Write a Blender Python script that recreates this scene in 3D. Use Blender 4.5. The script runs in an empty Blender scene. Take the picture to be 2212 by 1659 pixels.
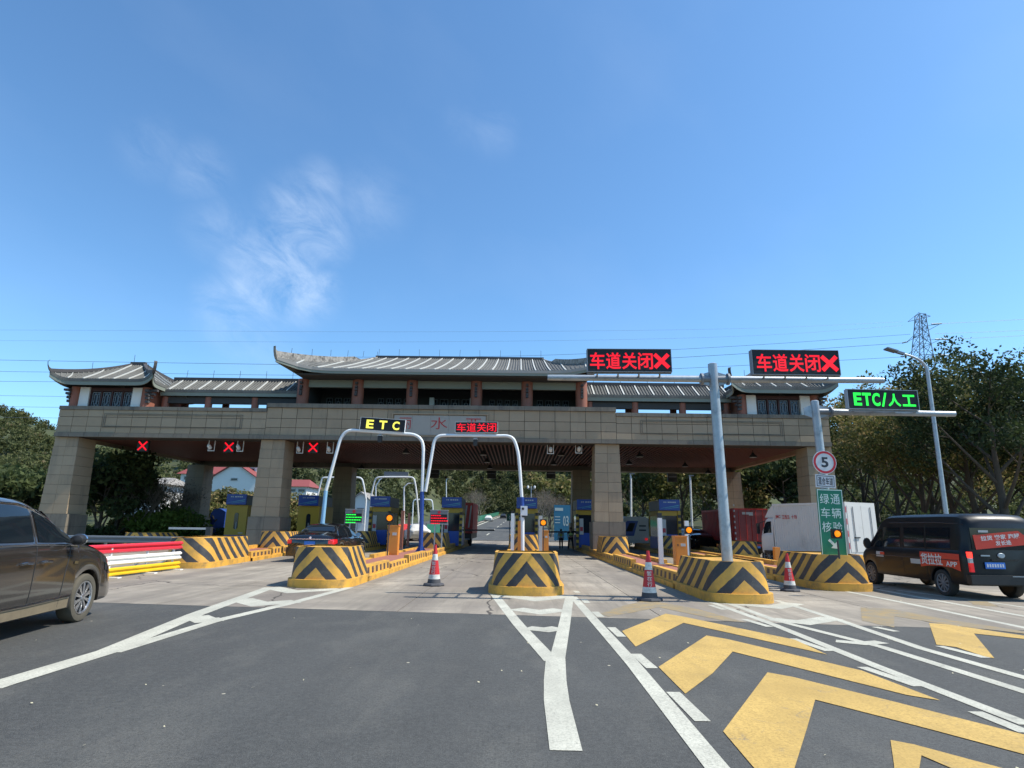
import bpy, bmesh, math, random
import numpy as np
from mathutils import Vector, Matrix, Euler
random.seed(7); rng = np.random.default_rng(7)
C = bpy.context.scene.collection
SC = bpy.context.scene
R = math.radians
# ---------------------------------------------------------------- camera
HC = 1.5                      # eye height of the photographer in metres
FP = 1280.0                   # focal length in units of a 2212 wide picture
PITCH, YAW, ROLL = R(13.42), R(0.76), R(0.86)
cam = bpy.data.cameras.new('camera'); camo = bpy.data.objects.new('camera', cam); C.objects.link(camo)
cam.sensor_width = 36; cam.lens = 36*FP/2212; cam.clip_start = .1; cam.clip_end = 3000
CM = Matrix.Rotation(YAW, 3, 'Z') @ Matrix.Rotation(R(90)+PITCH, 3, 'X') @ Matrix.Rotation(ROLL, 3, 'Z')
camo.matrix_world = Matrix.Translation((0, 0, HC)) @ CM.to_4x4()
SC.camera = camo
# ---------------------------------------------------------------- world, sun, exposure
SUN_EL, SUN_AZ = R(54), math.atan2(1, -.09)
world = bpy.data.worlds.new('World'); SC.world = world; world.use_nodes = True
wn = world.node_tree; bg = wn.nodes['Background']
sky = wn.nodes.new('ShaderNodeTexSky'); sky.sky_type = 'NISHITA'; sky.sun_disc = False
sky.sun_elevation = SUN_EL; sky.sun_rotation = SUN_AZ
sky.air_density = 1.0; sky.dust_density = .5; sky.ozone_density = 4.0; sky.altitude = 50
bg.inputs['Strength'].default_value = .156
sun = bpy.data.lights.new('sun', 'SUN'); sun.energy = 4.9; sun.angle = R(.53); sun.color = (1, .94, .84)
suno = bpy.data.objects.new('sun', sun); C.objects.link(suno)
sdir = Vector((math.sin(SUN_AZ)*math.cos(SUN_EL), math.cos(SUN_AZ)*math.cos(SUN_EL), math.sin(SUN_EL)))
suno.rotation_euler = sdir.to_track_quat('Z', 'Y').to_euler()
SC.view_settings.view_transform = 'Standard'; SC.view_settings.look = 'None'
SC.view_settings.exposure = .42; SC.view_settings.gamma = 1
try: SC.view_settings.use_curve_mapping = False
except Exception: pass
SC.render.engine = 'CYCLES'

# ---------------------------------------------------------------- surveying helpers: sight line -> place in the world
def ray(px, py): return CM @ Vector(((px-1106)/FP, (829.5-py)/FP, -1))
def V(px, py, Y):
    d = ray(px, py); return Vector((0, 0, HC)) + d*(Y/d.y)
def G(px, py, z=0.0):
    d = ray(px, py); t = (z-HC)/d.z; return Vector((0, 0, HC)) + d*t

# clouds: thin cirrus wisps as part of the sky
def sky_clouds():
    N, L = wn.nodes, wn.links
    tc = N.new('ShaderNodeTexCoord')
    def blob(px, py, rad, soft):
        d = ray(px, py).normalized()
        dot = N.new('ShaderNodeVectorMath'); dot.operation = 'DISTANCE'
        L.new(tc.outputs['Generated'], dot.inputs[0]); dot.inputs[1].default_value = d
        mr = N.new('ShaderNodeMapRange'); mr.interpolation_type = 'SMOOTHSTEP'
        L.new(dot.outputs['Value'], mr.inputs['Value'])
        mr.inputs['From Min'].default_value = rad; mr.inputs['From Max'].default_value = rad*soft
        mr.inputs['To Min'].default_value = 1; mr.inputs['To Max'].default_value = 0
        return mr.outputs[0]
    def add(a, b, op='MAXIMUM'):
        m = N.new('ShaderNodeMath'); m.operation = op
        for i, v in enumerate((a, b)):
            if isinstance(v, float): m.inputs[i].default_value = v
            else: L.new(v, m.inputs[i])
        return m.outputs[0]
    acc = None
    for (px, py, r, w) in [(690, 400, .045, .5), (660, 470, .075, .85), (700, 520, .05, .7), (600, 570, .085, .9), (530, 560, .05, .7), (650, 630, .065, 1.), (560, 620, .07, .8), (500, 680, .06, .5), (700, 612, .03, .9), (470, 640, .04, .5),
                        (430, 370, .05, .35), (330, 320, .05, .25), (480, 500, .06, .35), (800, 440, .07, .3), (1065, 285, .045, .22), (560, 730, .08, .25), (1000, 270, .04, .12)]:
        b = add(blob(px, py, r*.05, 24), float(w), 'MULTIPLY'); acc = b if acc is None else add(acc, b)
    mp = N.new('ShaderNodeMapping'); mp.vector_type = 'TEXTURE'
    mp.inputs['Rotation'].default_value = (R(20), R(35), R(10)); mp.inputs['Scale'].default_value = (.36, 1, .22)
    L.new(tc.outputs['Generated'], mp.inputs[0])
    nz = N.new('ShaderNodeTexNoise'); nz.inputs['Scale'].default_value = 4.2; nz.inputs['Detail'].default_value = 12
    nz.inputs['Roughness'].default_value = .66; nz.inputs['Distortion'].default_value = .45
    L.new(mp.outputs[0], nz.inputs['Vector'])
    r = N.new('ShaderNodeMapRange'); L.new(nz.outputs['Fac'], r.inputs[0]); r.inputs[1].default_value = .34; r.inputs[2].default_value = .82
    m = add(acc, r.outputs[0], 'MULTIPLY')
    # very thin veil everywhere
    nz2 = N.new('ShaderNodeTexNoise'); nz2.inputs['Scale'].default_value = 1.1; nz2.inputs['Detail'].default_value = 6
    L.new(mp.outputs[0], nz2.inputs['Vector'])
    r2 = N.new('ShaderNodeMapRange'); L.new(nz2.outputs['Fac'], r2.inputs[0]); r2.inputs[1].default_value = .5; r2.inputs[2].default_value = .9; r2.inputs[4].default_value = .05
    m = add(add(m, .55, 'MULTIPLY'), r2.outputs[0], 'ADD')
    mx = N.new('ShaderNodeMix'); mx.data_type = 'RGBA'
    L.new(m, mx.inputs['Factor']); mx.inputs['B'].default_value = (5.6, 6.2, 6.9, 1)
    tint = N.new('ShaderNodeMix'); tint.data_type = 'RGBA'; tint.blend_type = 'MULTIPLY'; tint.inputs['Factor'].default_value = 1
    L.new(sky.outputs[0], tint.inputs['A']); tint.inputs['B'].default_value = (.75, 1.0, 1.085, 1)
    L.new(tint.outputs['Result'], mx.inputs['A']); L.new(mx.outputs['Result'], bg.inputs['Color'])
sky_clouds()

# ---------------------------------------------------------------- materials
def mat(name, col, rough=.6, metal=0., var=.0, vs=3., bump=0., bs=60., emit=None, es=1., spec=None, coat=0., dirt=None, ds=1.5, dlo=.5, dhi=.75, alpha=None, trans=0.):
    m = bpy.data.materials.new(name); m.use_nodes = True; nt = m.node_tree; N, L = nt.nodes, nt.links
    p = N['Principled BSDF']
    c = tuple(col)+(1,) if len(col) == 3 else col
    p.inputs['Base Color'].default_value = c; p.inputs['Roughness'].default_value = rough; p.inputs['Metallic'].default_value = metal
    if spec is not None: p.inputs['Specular IOR Level'].default_value = spec
    if coat: p.inputs['Coat Weight'].default_value = coat; p.inputs['Coat Roughness'].default_value = .06
    if trans: p.inputs['Transmission Weight'].default_value = trans
    tc = N.new('ShaderNodeTexCoord'); co = tc.outputs['Object']; cd = co
    if name.startswith('granite') or name.startswith('concrete') or name == 'plaque_stone':
        ge = N.new('ShaderNodeNewGeometry'); co = ge.outputs['Position']; mpg = N.new('ShaderNodeMapping'); mpg.inputs['Scale'].default_value = (1.6, 1.6, .28); L.new(co, mpg.inputs[0]); cd = mpg.outputs[0]
    src = None
    if var:
        nz = N.new('ShaderNodeTexNoise'); nz.inputs['Scale'].default_value = vs; nz.inputs['Detail'].default_value = 7; nz.inputs['Roughness'].default_value = .65
        L.new(co, nz.inputs['Vector'])
        mx = N.new('ShaderNodeMix'); mx.data_type = 'RGBA'; L.new(nz.outputs['Fac'], mx.inputs['Factor'])
        mx.inputs['A'].default_value = tuple(x*(1-var) for x in c[:3])+(1,); mx.inputs['B'].default_value = tuple(min(1, x*(1+var)) for x in c[:3])+(1,)
        src = mx.outputs['Result']
    if dirt:
        nz = N.new('ShaderNodeTexNoise'); nz.inputs['Scale'].default_value = ds; nz.inputs['Detail'].default_value = 9; nz.inputs['Roughness'].default_value = .7
        L.new(cd, nz.inputs['Vector'])
        r = N.new('ShaderNodeMapRange'); L.new(nz.outputs['Fac'], r.inputs[0]); r.inputs[1].default_value = dlo; r.inputs[2].default_value = dhi
        mx = N.new('ShaderNodeMix'); mx.data_type = 'RGBA'; L.new(r.outputs[0], mx.inputs['Factor'])
        if src: L.new(src, mx.inputs['A'])
        else: mx.inputs['A'].default_value = c
        mx.inputs['B'].default_value = tuple(dirt)+(1,); src = mx.outputs['Result']
    if src: L.new(src, p.inputs['Base Color'])
    if bump:
        nz = N.new('ShaderNodeTexNoise'); nz.inputs['Scale'].default_value = bs; nz.inputs['Detail'].default_value = 5
        L.new(co, nz.inputs['Vector'])
        b = N.new('ShaderNodeBump'); b.inputs['Strength'].default_value = bump; b.inputs['Distance'].default_value = .01
        L.new(nz.outputs['Fac'], b.inputs['Height']); L.new(b.outputs[0], p.inputs['Normal'])
    if emit: p.inputs['Emission Color'].default_value = tuple(emit)+(1,); p.inputs['Emission Strength'].default_value = es
    m['base'] = c
    return m
def nodes(m): return m.node_tree.nodes, m.node_tree.links, m.node_tree.nodes['Principled BSDF']
M = {}
M['stone'] = mat('granite_tan', (.325, .245, .16), .75, var=.16, vs=1.3, bump=.12, bs=90, dirt=(.12, .105, .085), ds=.9, dlo=.55, dhi=.95)
M['stone2'] = mat('granite_grey', (.175, .15, .115), .75, var=.2, vs=2, dirt=(.06, .055, .05), ds=1.2, dlo=.5, dhi=.8)
M['joint'] = mat('joint_mortar', (.05, .045, .038), .9)
M['plaque'] = mat('plaque_stone', (.34, .31, .27), .7, var=.08, vs=2)
M['redletter'] = mat('letter_red', (.42, .03, .03), .5)
M['tile'] = mat('roof_tile_grey', (.115, .115, .105), .75, var=.4, vs=7, dirt=(.05, .05, .045), ds=1.3, dlo=.45, dhi=.8)
M['tilelight'] = mat('roof_strip_white', (.5, .5, .46), .6, var=.1, vs=6)
M['ridge'] = mat('ridge_render', (.3, .28, .25), .8, var=.3, vs=4, dirt=(.05, .045, .04), ds=3, dlo=.45, dhi=.65)
M['ridgedark'] = mat('ridge_dark', (.055, .05, .05), .7, var=.3, vs=4)
M['fascia'] = mat('fascia_green_grey', (.2, .22, .18), .6, var=.12, vs=2)
M['gutter'] = mat('gutter_grey', (.3, .28, .25), .5, var=.1)
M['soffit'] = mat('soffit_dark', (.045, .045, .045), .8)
M['column'] = mat('column_redbrown', (.26, .095, .06), .65, var=.15, vs=2)
M['whitewall'] = mat('white_render', (.72, .71, .67), .8, var=.06, vs=1.5)
M['lattice'] = mat('lattice_darkred', (.06, .022, .02), .6)
M['latticeb'] = mat('lattice_bluegrey', (.15, .17, .19), .6)
M['glassdark'] = mat('window_dark', (.015, .02, .028), .08, spec=.6)
M['slat'] = mat('ceiling_slat_redbrown', (.24, .10, .075), .6, var=.15, vs=.6)
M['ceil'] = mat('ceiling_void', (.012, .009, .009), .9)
M['galv'] = mat('galvanised_steel', (.36, .40, .43), .45, .45, var=.18, vs=9, dirt=(.25, .28, .3), ds=4, dlo=.5, dhi=.7)
M['galvd'] = mat('galvanised_dark', (.2, .22, .24), .5, .4, var=.18, vs=9)
M['whitepole'] = mat('pole_white', (.68, .71, .72), .35, var=.06, vs=2)
M['bluepole'] = mat('pole_blue', (.015, .05, .24), .4, var=.1)
M['lightblue'] = mat('pole_lightblue', (.22, .42, .6), .4, var=.08)
M['black'] = mat('black_plastic', (.015, .015, .016), .5)
M['dark'] = mat('dark_metal', (.04, .042, .045), .5, .3)
M['led_red'] = mat('led_red', (.1, 0, 0), .5, emit=(1, .004, .02), es=.86)
M['led_yel'] = mat('led_yellow', (.1, .1, 0), .5, emit=(.93, .88, .12), es=1.0)
M['led_grn'] = mat('led_green', (0, .1, 0), .5, emit=(.02, .95, .07), es=1.1)
M['led_amb'] = mat('lamp_amber', (.4, .15, 0), .5, emit=(1, .24, .0), es=.95)
M['signred'] = mat('sign_red', (.5, .015, .03), .5)
M['signgreen'] = mat('sign_green', (.005, .17, .095), .45)
M['signwhite'] = mat('sign_white', (.62, .62, .64), .45)
M['signtext'] = mat('sign_text_pale', (.55, .66, .62), .45)
M['ink'] = mat('sign_black', (.02, .025, .04), .5)
M['orange'] = mat('cabinet_orange', (.62, .23, .035), .5, var=.1, vs=3, dirt=(.3, .15, .05), ds=3, dlo=.62, dhi=.85)
M['yellow'] = mat('kerb_yellow', (.68, .355, .05), .6, var=.14, vs=5, bump=.2, bs=35, dirt=(.2, .14, .06), ds=2.6, dlo=.46, dhi=.74)
M['deck'] = mat('deck_redbrown', (.29, .115, .085), .8, var=.15, vs=6, bump=.2, bs=50)
M['booth_y'] = mat('booth_yellow', (.42, .26, .015), .45, var=.08)
M['booth_b'] = mat('booth_blue', (.015, .06, .3), .4, var=.08)
M['booth_g'] = mat('booth_grey', (.17, .18, .19), .5)
M['booth_w'] = mat('booth_white', (.45, .45, .44), .5)
M['teal'] = mat('swoosh_teal', (.1, .4, .42), .5)
M['rubber'] = mat('tyre_rubber', (.03, .029, .027), .85, var=.3, vs=8)
M['tyredust'] = mat('tyre_dusty', (.085, .075, .055), .9, var=.4, vs=6)
M['alloy'] = mat('alloy_wheel', (.55, .56, .58), .28, .9)
M['alloyd'] = mat('alloy_dark', (.04, .04, .045), .4, .5)
M['chrome'] = mat('chrome_trim', (.75, .76, .78), .15, 1.)
M['carglass'] = mat('car_glass', (.008, .012, .016), .05, spec=.5, coat=.2)
M['carpaint'] = mat('mpv_grey_brown_paint', (.03, .025, .021), .2, .2, coat=1., dirt=(.17, .14, .1), ds=1.1, dlo=.62, dhi=1.1, var=.1, vs=1)
M['blackpaint'] = mat('black_paint', (.008, .009, .012), .15, coat=1.)
M['vanpaint'] = mat('van_black_paint', (.004, .005, .007), .42, coat=.12, spec=.3, dirt=(.016, .016, .016), ds=1.4, dlo=.6, dhi=1.2)
M['taillight'] = mat('tail_light', (.45, .01, .015), .15, coat=1, emit=(1, .02, .03), es=.25)
M['braklit'] = mat('brake_light_lit', (.5, .01, .01), .2, emit=(1, .03, .02), es=2.5)
M['plate'] = mat('plate_blue', (.03, .16, .55), .4)
M['adred'] = mat('advert_red', (.60, .05, .025), .5, var=.05)
M['adwhite'] = mat('advert_white', (.66, .65, .62), .5)
M['truckwhite'] = mat('truck_white', (.55, .54, .51), .55, var=.08, vs=1.2, dirt=(.3, .28, .25), ds=.8, dlo=.55, dhi=.9)
M['truckred'] = mat('container_red', (.5, .028, .02), .5, var=.12, dirt=(.16, .04, .03), ds=1.2)
M['truckred2'] = mat('container_door_red', (.24, .055, .055), .6, var=.15)
M['rail_r'] = mat('rail_red', (.62, .03, .05), .4); M['rail_w'] = mat('rail_white', (.74, .73, .68), .4); M['rail_y'] = mat('rail_yellow', (.72, .45, .015), .4)
M['rail_g'] = mat('rail_grey', (.13, .15, .17), .5, .3)
M['conered'] = mat('cone_red', (.5, .02, .025), .5, var=.1); M['conewhite'] = mat('cone_white', (.6, .6, .56), .5, var=.1, dirt=(.3, .3, .28), ds=9); M['conegrey'] = mat('cone_rubber', (.06, .062, .07), .8)
M['bark'] = mat('bark', (.075, .058, .042), .9, var=.4, vs=5)
M['barkpale'] = mat('bark_pale', (.2, .175, .14), .9, var=.3, vs=5)
M['lat_steel'] = mat('lattice_steel', (.16, .18, .22), .5, .4)
M['wire'] = mat('wire', (.1, .13, .18), .5)
M['greenfence'] = mat('median_green', (.02, .16, .1), .5)
M['houseroof'] = mat('house_roof_red', (.22, .05, .045), .7, var=.2, vs=2)
M['boardblue'] = mat('board_blue', (.035, .2, .33), .5)
M['dust'] = mat('sill_dust', (.17, .135, .085), .8, var=.35, vs=7)
M['litter'] = mat('dry_litter', (.55, .5, .33), .8, var=.3)
M['skin'] = mat('skin', (.42, .25, .17), .6); M['hair'] = mat('hair_black', (.01, .01, .01), .6)
M['vest'] = mat('vest_green', (.5, .62, .2), .7); M['shirt'] = mat('shirt_pale', (.45, .5, .55), .8); M['trous'] = mat('trousers_black', (.012, .012, .016), .8)
M['white'] = mat('plain_white', (.7, .7, .7), .5)
M['poster'] = mat('poster_red', (.4, .03, .04), .5)

def stripe_mat(name, kind):
    m = mat(name, (.62, .35, .04), .6, bump=.25, bs=35); N, L, p = nodes(m)
    uv = N.new('ShaderNodeUVMap'); uv.uv_map = 'UVMap'
    sep = N.new('ShaderNodeSeparateXYZ'); L.new(uv.outputs[0], sep.inputs[0])
    def mth(op, a, b=None, c=None):
        n = N.new('ShaderNodeMath'); n.operation = op
        for i, v in enumerate((a, b, c)):
            if v is None: continue
            if isinstance(v, (int, float)): n.inputs[i].default_value = v
            else: L.new(v, n.inputs[i])
        return n.outputs[0]
    nz = N.new('ShaderNodeTexNoise'); nz.inputs['Scale'].default_value = 9; nz.inputs['Detail'].default_value = 4
    tc = N.new('ShaderNodeTexCoord'); L.new(tc.outputs['Object'], nz.inputs['Vector'])
    wob = mth('MULTIPLY', mth('SUBTRACT', nz.outputs['Fac'], .5), .03)
    au = mth('ABSOLUTE', mth('ADD', sep.outputs[0], wob)); v = sep.outputs[1]
    if kind == 'chevron':
        # stripes lean outwards: phase along the wall plus height
        ph = mth('ADD', mth('MULTIPLY', au, 1.12), mth('MULTIPLY', v, .98))
        f = mth('FRACT', mth('DIVIDE', mth('ADD', ph, .0), .53))
        msk = mth('GREATER_THAN', f, .5)
        inr = mth('LESS_THAN', v, 3.0)
        msk = mth('MULTIPLY', msk, inr)
    else:
        f = mth('FRACT', mth('DIVIDE', au, .46))
        msk = mth('MULTIPLY', mth('GREATER_THAN', f, .52), mth('MULTIPLY', mth('GREATER_THAN', v, .06), mth('LESS_THAN', v, .30)))
    def col(a, b, sc, lo, hi):
        n = N.new('ShaderNodeTexNoise'); n.inputs['Scale'].default_value = sc; n.inputs['Detail'].default_value = 9; n.inputs['Roughness'].default_value = .7
        L.new(tc.outputs['Object'], n.inputs['Vector'])
        r = N.new('ShaderNodeMapRange'); L.new(n.outputs['Fac'], r.inputs[0]); r.inputs[1].default_value = lo; r.inputs[2].default_value = hi
        x = N.new('ShaderNodeMix'); x.data_type = 'RGBA'; L.new(r.outputs[0], x.inputs['Factor']); x.inputs['A'].default_value = a; x.inputs['B'].default_value = b
        return x.outputs['Result']
    ye = col((.68, .36, .05, 1), (.33, .2, .07, 1), 2.4, .38, .74)
    bl = col((.035, .036, .04, 1), (.085, .08, .07, 1), 3.5, .45, .75)
    if kind == 'kerb': bl = col((.07, .04, .035, 1), (.12, .08, .06, 1), 3.5, .45, .75)
    x = N.new('ShaderNodeMix'); x.data_type = 'RGBA'; L.new(msk, x.inputs['Factor']); L.new(ye, x.inputs['A']); L.new(bl, x.inputs['B'])
    # scuffs
    sc = N.new('ShaderNodeTexNoise'); sc.inputs['Scale'].default_value = 6; sc.inputs['Detail'].default_value = 12; sc.inputs['Roughness'].default_value = .8; L.new(tc.outputs['Object'], sc.inputs['Vector'])
    r = N.new('ShaderNodeMapRange'); L.new(sc.outputs['Fac'], r.inputs[0]); r.inputs[1].default_value = .61; r.inputs[2].default_value = .66; r.inputs[4].default_value = .75
    y = N.new('ShaderNodeMix'); y.data_type = 'RGBA'; L.new(r.outputs[0], y.inputs['Factor']); L.new(x.outputs['Result'], y.inputs['A']); y.inputs['B'].default_value = (.22, .19, .15, 1)
    L.new(y.outputs['Result'], p.inputs['Base Color'])
    return m
M['chev'] = stripe_mat('paint_chevrons', 'chevron'); M['kerbs'] = stripe_mat('paint_kerb_blocks', 'kerb')

def ground_mat(name, base, kind):
    m = mat(name, base, .85); N, L, p = nodes(m)
    g = N.new('ShaderNodeNewGeometry')
    def noise(sc, det, rough=.6, scale=(1, 1, 1), dist=0):
        mp = N.new('ShaderNodeMapping'); mp.inputs['Scale'].default_value = scale; L.new(g.outputs['Position'], mp.inputs[0])
        n = N.new('ShaderNodeTexNoise'); n.inputs['Scale'].default_value = sc; n.inputs['Detail'].default_value = det; n.inputs['Roughness'].default_value = rough; n.inputs['Distortion'].default_value = dist
        L.new(mp.outputs[0], n.inputs['Vector']); return n.outputs['Fac']
    def rng_(s, lo, hi, a=0., b=1.):
        r = N.new('ShaderNodeMapRange'); L.new(s, r.inputs[0]); r.inputs[1].default_value = lo; r.inputs[2].default_value = hi; r.inputs[3].default_value = a; r.inputs[4].default_value = b; return r.outputs[0]
    def mix(f, a, b, bt='MIX'):
        x = N.new('ShaderNodeMix'); x.data_type = 'RGBA'; x.blend_type = bt
        for s, v in (('Factor', f), ('A', a), ('B', b)):
            if isinstance(v, (int, float)): x.inputs[s].default_value = v
            elif isinstance(v, tuple): x.inputs[s].default_value = v
            else: L.new(v, x.inputs[s])
        return x.outputs['Result']
    b4 = tuple(base)+(1,)
    def sc(k): return tuple(min(1, x*k) for x in base)+(1,)
    if kind == 'asphalt':
        c = mix(rng_(noise(.45, 6), .38, .64), sc(.68), sc(1.25))
        c = mix(rng_(noise(.13, 4, .6, (1, .4, 1)), .42, .6, 0, .85), c, sc(.5))
        c = mix(rng_(noise(.9, 7, .7, (1, .45, 1)), .48, .76, 0, .8), c, (.19, .18, .15, 1))          # dusty patches
        c = mix(rng_(noise(1.3, 3, .5, (1, .04, 1)), .48, .68, 0, .55), c, sc(.5))
        c = mix(rng_(noise(3.5, 8, .75), .60, .72, 0, .5), c, (.17, .16, .14, 1))           # tyre lanes
        c = mix(rng_(noise(130, 2, .5), .42, .66, 0, .75), c, sc(1.95))                          # aggregate
        c = mix(rng_(noise(55, 4, .6), .4, .62, 0, .6), c, sc(.45))
        vo = N.new('ShaderNodeTexVoronoi'); vo.inputs['Scale'].default_value = 1.3; L.new(g.outputs['Position'], vo.inputs['Vector'])
        c = mix(rng_(vo.outputs['Distance'], .026, .02), c, (.5, .46, .34, 1))
        c = mix(rng_(noise(16, 5, .7), .45, .7, 0, .6), c, sc(1.5)); c = mix(rng_(noise(28, 5, .7), .5, .7, 0, .6), c, sc(.5))               # specks of litter
        bsc, bst = 160, .7
    elif kind == 'concrete':
        c = mix(rng_(noise(.35, 5), .38, .64), sc(.62), sc(1.15))
        c = mix(rng_(noise(.8, 4, .6, (.18, 1, 1)), .5, .72, 0, .55), c, (.16, .14, .125, 1))
        c = mix(rng_(noise(1.1, 8, .7, (1, .12, 1)), .46, .72), c, sc(.38))           # long rubber marks
        c = mix(rng_(noise(4.5, 6, .7, (1, .07, 1)), .5, .66, 0, .7), c, sc(.42))
        c = mix(rng_(noise(2.4, 6, .7, (.3, 1, 1)), .5, .75, 0, .8), c, sc(.5))
        c = mix(rng_(noise(.5, 3, .5, (1, .03, 1)), .5, .62, 0, .6), c, (.13, .11, .095, 1))
        c = mix(rng_(noise(14, 8, .75), .42, .7, 0, .7), c, sc(.66))
        c = mix(rng_(noise(1.2, 9, .8), .62, .8, 0, .7), c, (.44, .40, .33, 1))
        vc = N.new('ShaderNodeTexVoronoi'); vc.feature = 'DISTANCE_TO_EDGE'; vc.inputs['Scale'].default_value = .16
        nzz = N.new('ShaderNodeTexNoise'); nzz.inputs['Scale'].default_value = .9; nzz.inputs['Detail'].default_value = 8; L.new(g.outputs['Position'], nzz.inputs['Vector'])
        va = N.new('ShaderNodeVectorMath'); va.operation = 'ADD'; L.new(g.outputs['Position'], va.inputs[0]); L.new(nzz.outputs['Color'], va.inputs[1]); L.new(va.outputs[0], vc.inputs['Vector'])
        c = mix(rng_(vc.outputs['Distance'], .0045, .002), c, (.06, .05, .04, 1))
        bsc, bst = 60, .45
    elif kind == 'grass':
        c = mix(rng_(noise(.12, 6), .35, .65), (.03, .042, .014, 1), (.06, .075, .02, 1))
        c = mix(rng_(noise(.09, 4), .56, .66), c, (.045, .07, .018, 1)); c = mix(rng_(noise(.7, 6), .5, .75), c, (.08, .07, .035, 1)); bsc, bst = 8, 1.
    else:   # paint
        c = mix(rng_(noise(1.5, 5), .4, .7), b4, sc(.78))
        c = mix(rng_(noise(45, 8, .75), .46, .7), c, sc(.42)); c = mix(rng_(noise(.5, 5, .6), .45, .65, 0, .6), c, sc(.62))
        c = mix(rng_(noise(1.2, 4, .6, (3, .3, 1)), .45, .75, 0, .45), c, sc(.5))
        c = mix(rng_(noise(3, 12, .85, (1, 1, 1), .8), .56, .66, 0, .75), c, (.13, .125, .115, 1))
        bsc, bst = 140, .35
        if kind == 'faded': c = mix(rng_(noise(3.5, 9, .75), .3, .62, .1, .95), c, (.2, .18, .14, 1))
    L.new(c, p.inputs['Base Color'])
    n = N.new('ShaderNodeTexNoise'); n.inputs['Scale'].default_value = bsc; n.inputs['Detail'].default_value = 4; L.new(g.outputs['Position'], n.inputs['Vector'])
    b = N.new('ShaderNodeBump'); b.inputs['Strength'].default_value = bst; b.inputs['Distance'].default_value = .01; L.new(n.outputs['Fac'], b.inputs['Height']); L.new(b.outputs[0], p.inputs['Normal'])
    return m
M['asphalt'] = ground_mat('asphalt', (.064, .065, .061), 'asphalt')
M['concrete'] = ground_mat('concrete_worn', (.355, .31, .245), 'concrete')
M['grass'] = ground_mat('grass', (.07, .1, .03), 'grass')
M['pwhite'] = ground_mat('paint_white', (.54, .53, .44), 'paint')
M['pyellow'] = ground_mat('paint_yellow', (.58, .385, .11), 'paint')
M['pyfaded'] = ground_mat('paint_yellow_faded', (.42, .28, .09), 'faded')

def leaf_mat(name, a, b, warm=None, wamt=.3):
    m = bpy.data.materials.new(name); m.use_nodes = True; N, L = m.node_tree.nodes, m.node_tree.links
    p = N['Principled BSDF']; out = N['Material Output']; p.inputs['Roughness'].default_value = .75; p.inputs['Specular IOR Level'].default_value = .25
    at = N.new('ShaderNodeAttribute'); at.attribute_name = 'tint'
    x = N.new('ShaderNodeMix'); x.data_type = 'RGBA'; L.new(at.outputs['Fac'], x.inputs['Factor']); x.inputs['A'].default_value = tuple(a)+(1,); x.inputs['B'].default_value = tuple(b)+(1,)
    col = x.outputs['Result']
    if warm:
        r = N.new('ShaderNodeMapRange'); L.new(at.outputs['Fac'], r.inputs[0]); r.inputs[1].default_value = 1-wamt; r.inputs[2].default_value = 1
        y = N.new('ShaderNodeMix'); y.data_type = 'RGBA'; L.new(r.outputs[0], y.inputs['Factor']); L.new(col, y.inputs['A']); y.inputs['B'].default_value = tuple(warm)+(1,); col = y.outputs['Result']
    L.new(col, p.inputs['Base Color'])
    tr = N.new('ShaderNodeBsdfTranslucent'); L.new(col, tr.inputs['Color'])
    ms = N.new('ShaderNodeMixShader'); ms.inputs[0].default_value = .36
    L.new(p.outputs[0], ms.inputs[1]); L.new(tr.outputs[0], ms.inputs[2]); L.new(ms.outputs[0], out.inputs['Surface'])
    return m
M['leaf_camphor'] = leaf_mat('leaf_olive', (.05, .065, .018), (.2, .2, .055), (.36, .25, .12), .45)
M['leaf_dark'] = leaf_mat('leaf_dark', (.024, .04, .016), (.085, .11, .036))
M['leaf_hill'] = leaf_mat('leaf_hill', (.035, .05, .022), (.12, .13, .045), (.19, .145, .085), .16)
M['leaf_light'] = leaf_mat('leaf_light', (.07, .12, .02), (.18, .25, .05))
M['leaf_pink'] = leaf_mat('leaf_blossom', (.2, .1, .1), (.36, .2, .21))
M['leaf_brown'] = leaf_mat('twig_brown', (.12, .095, .07), (.22, .17, .12))
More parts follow.
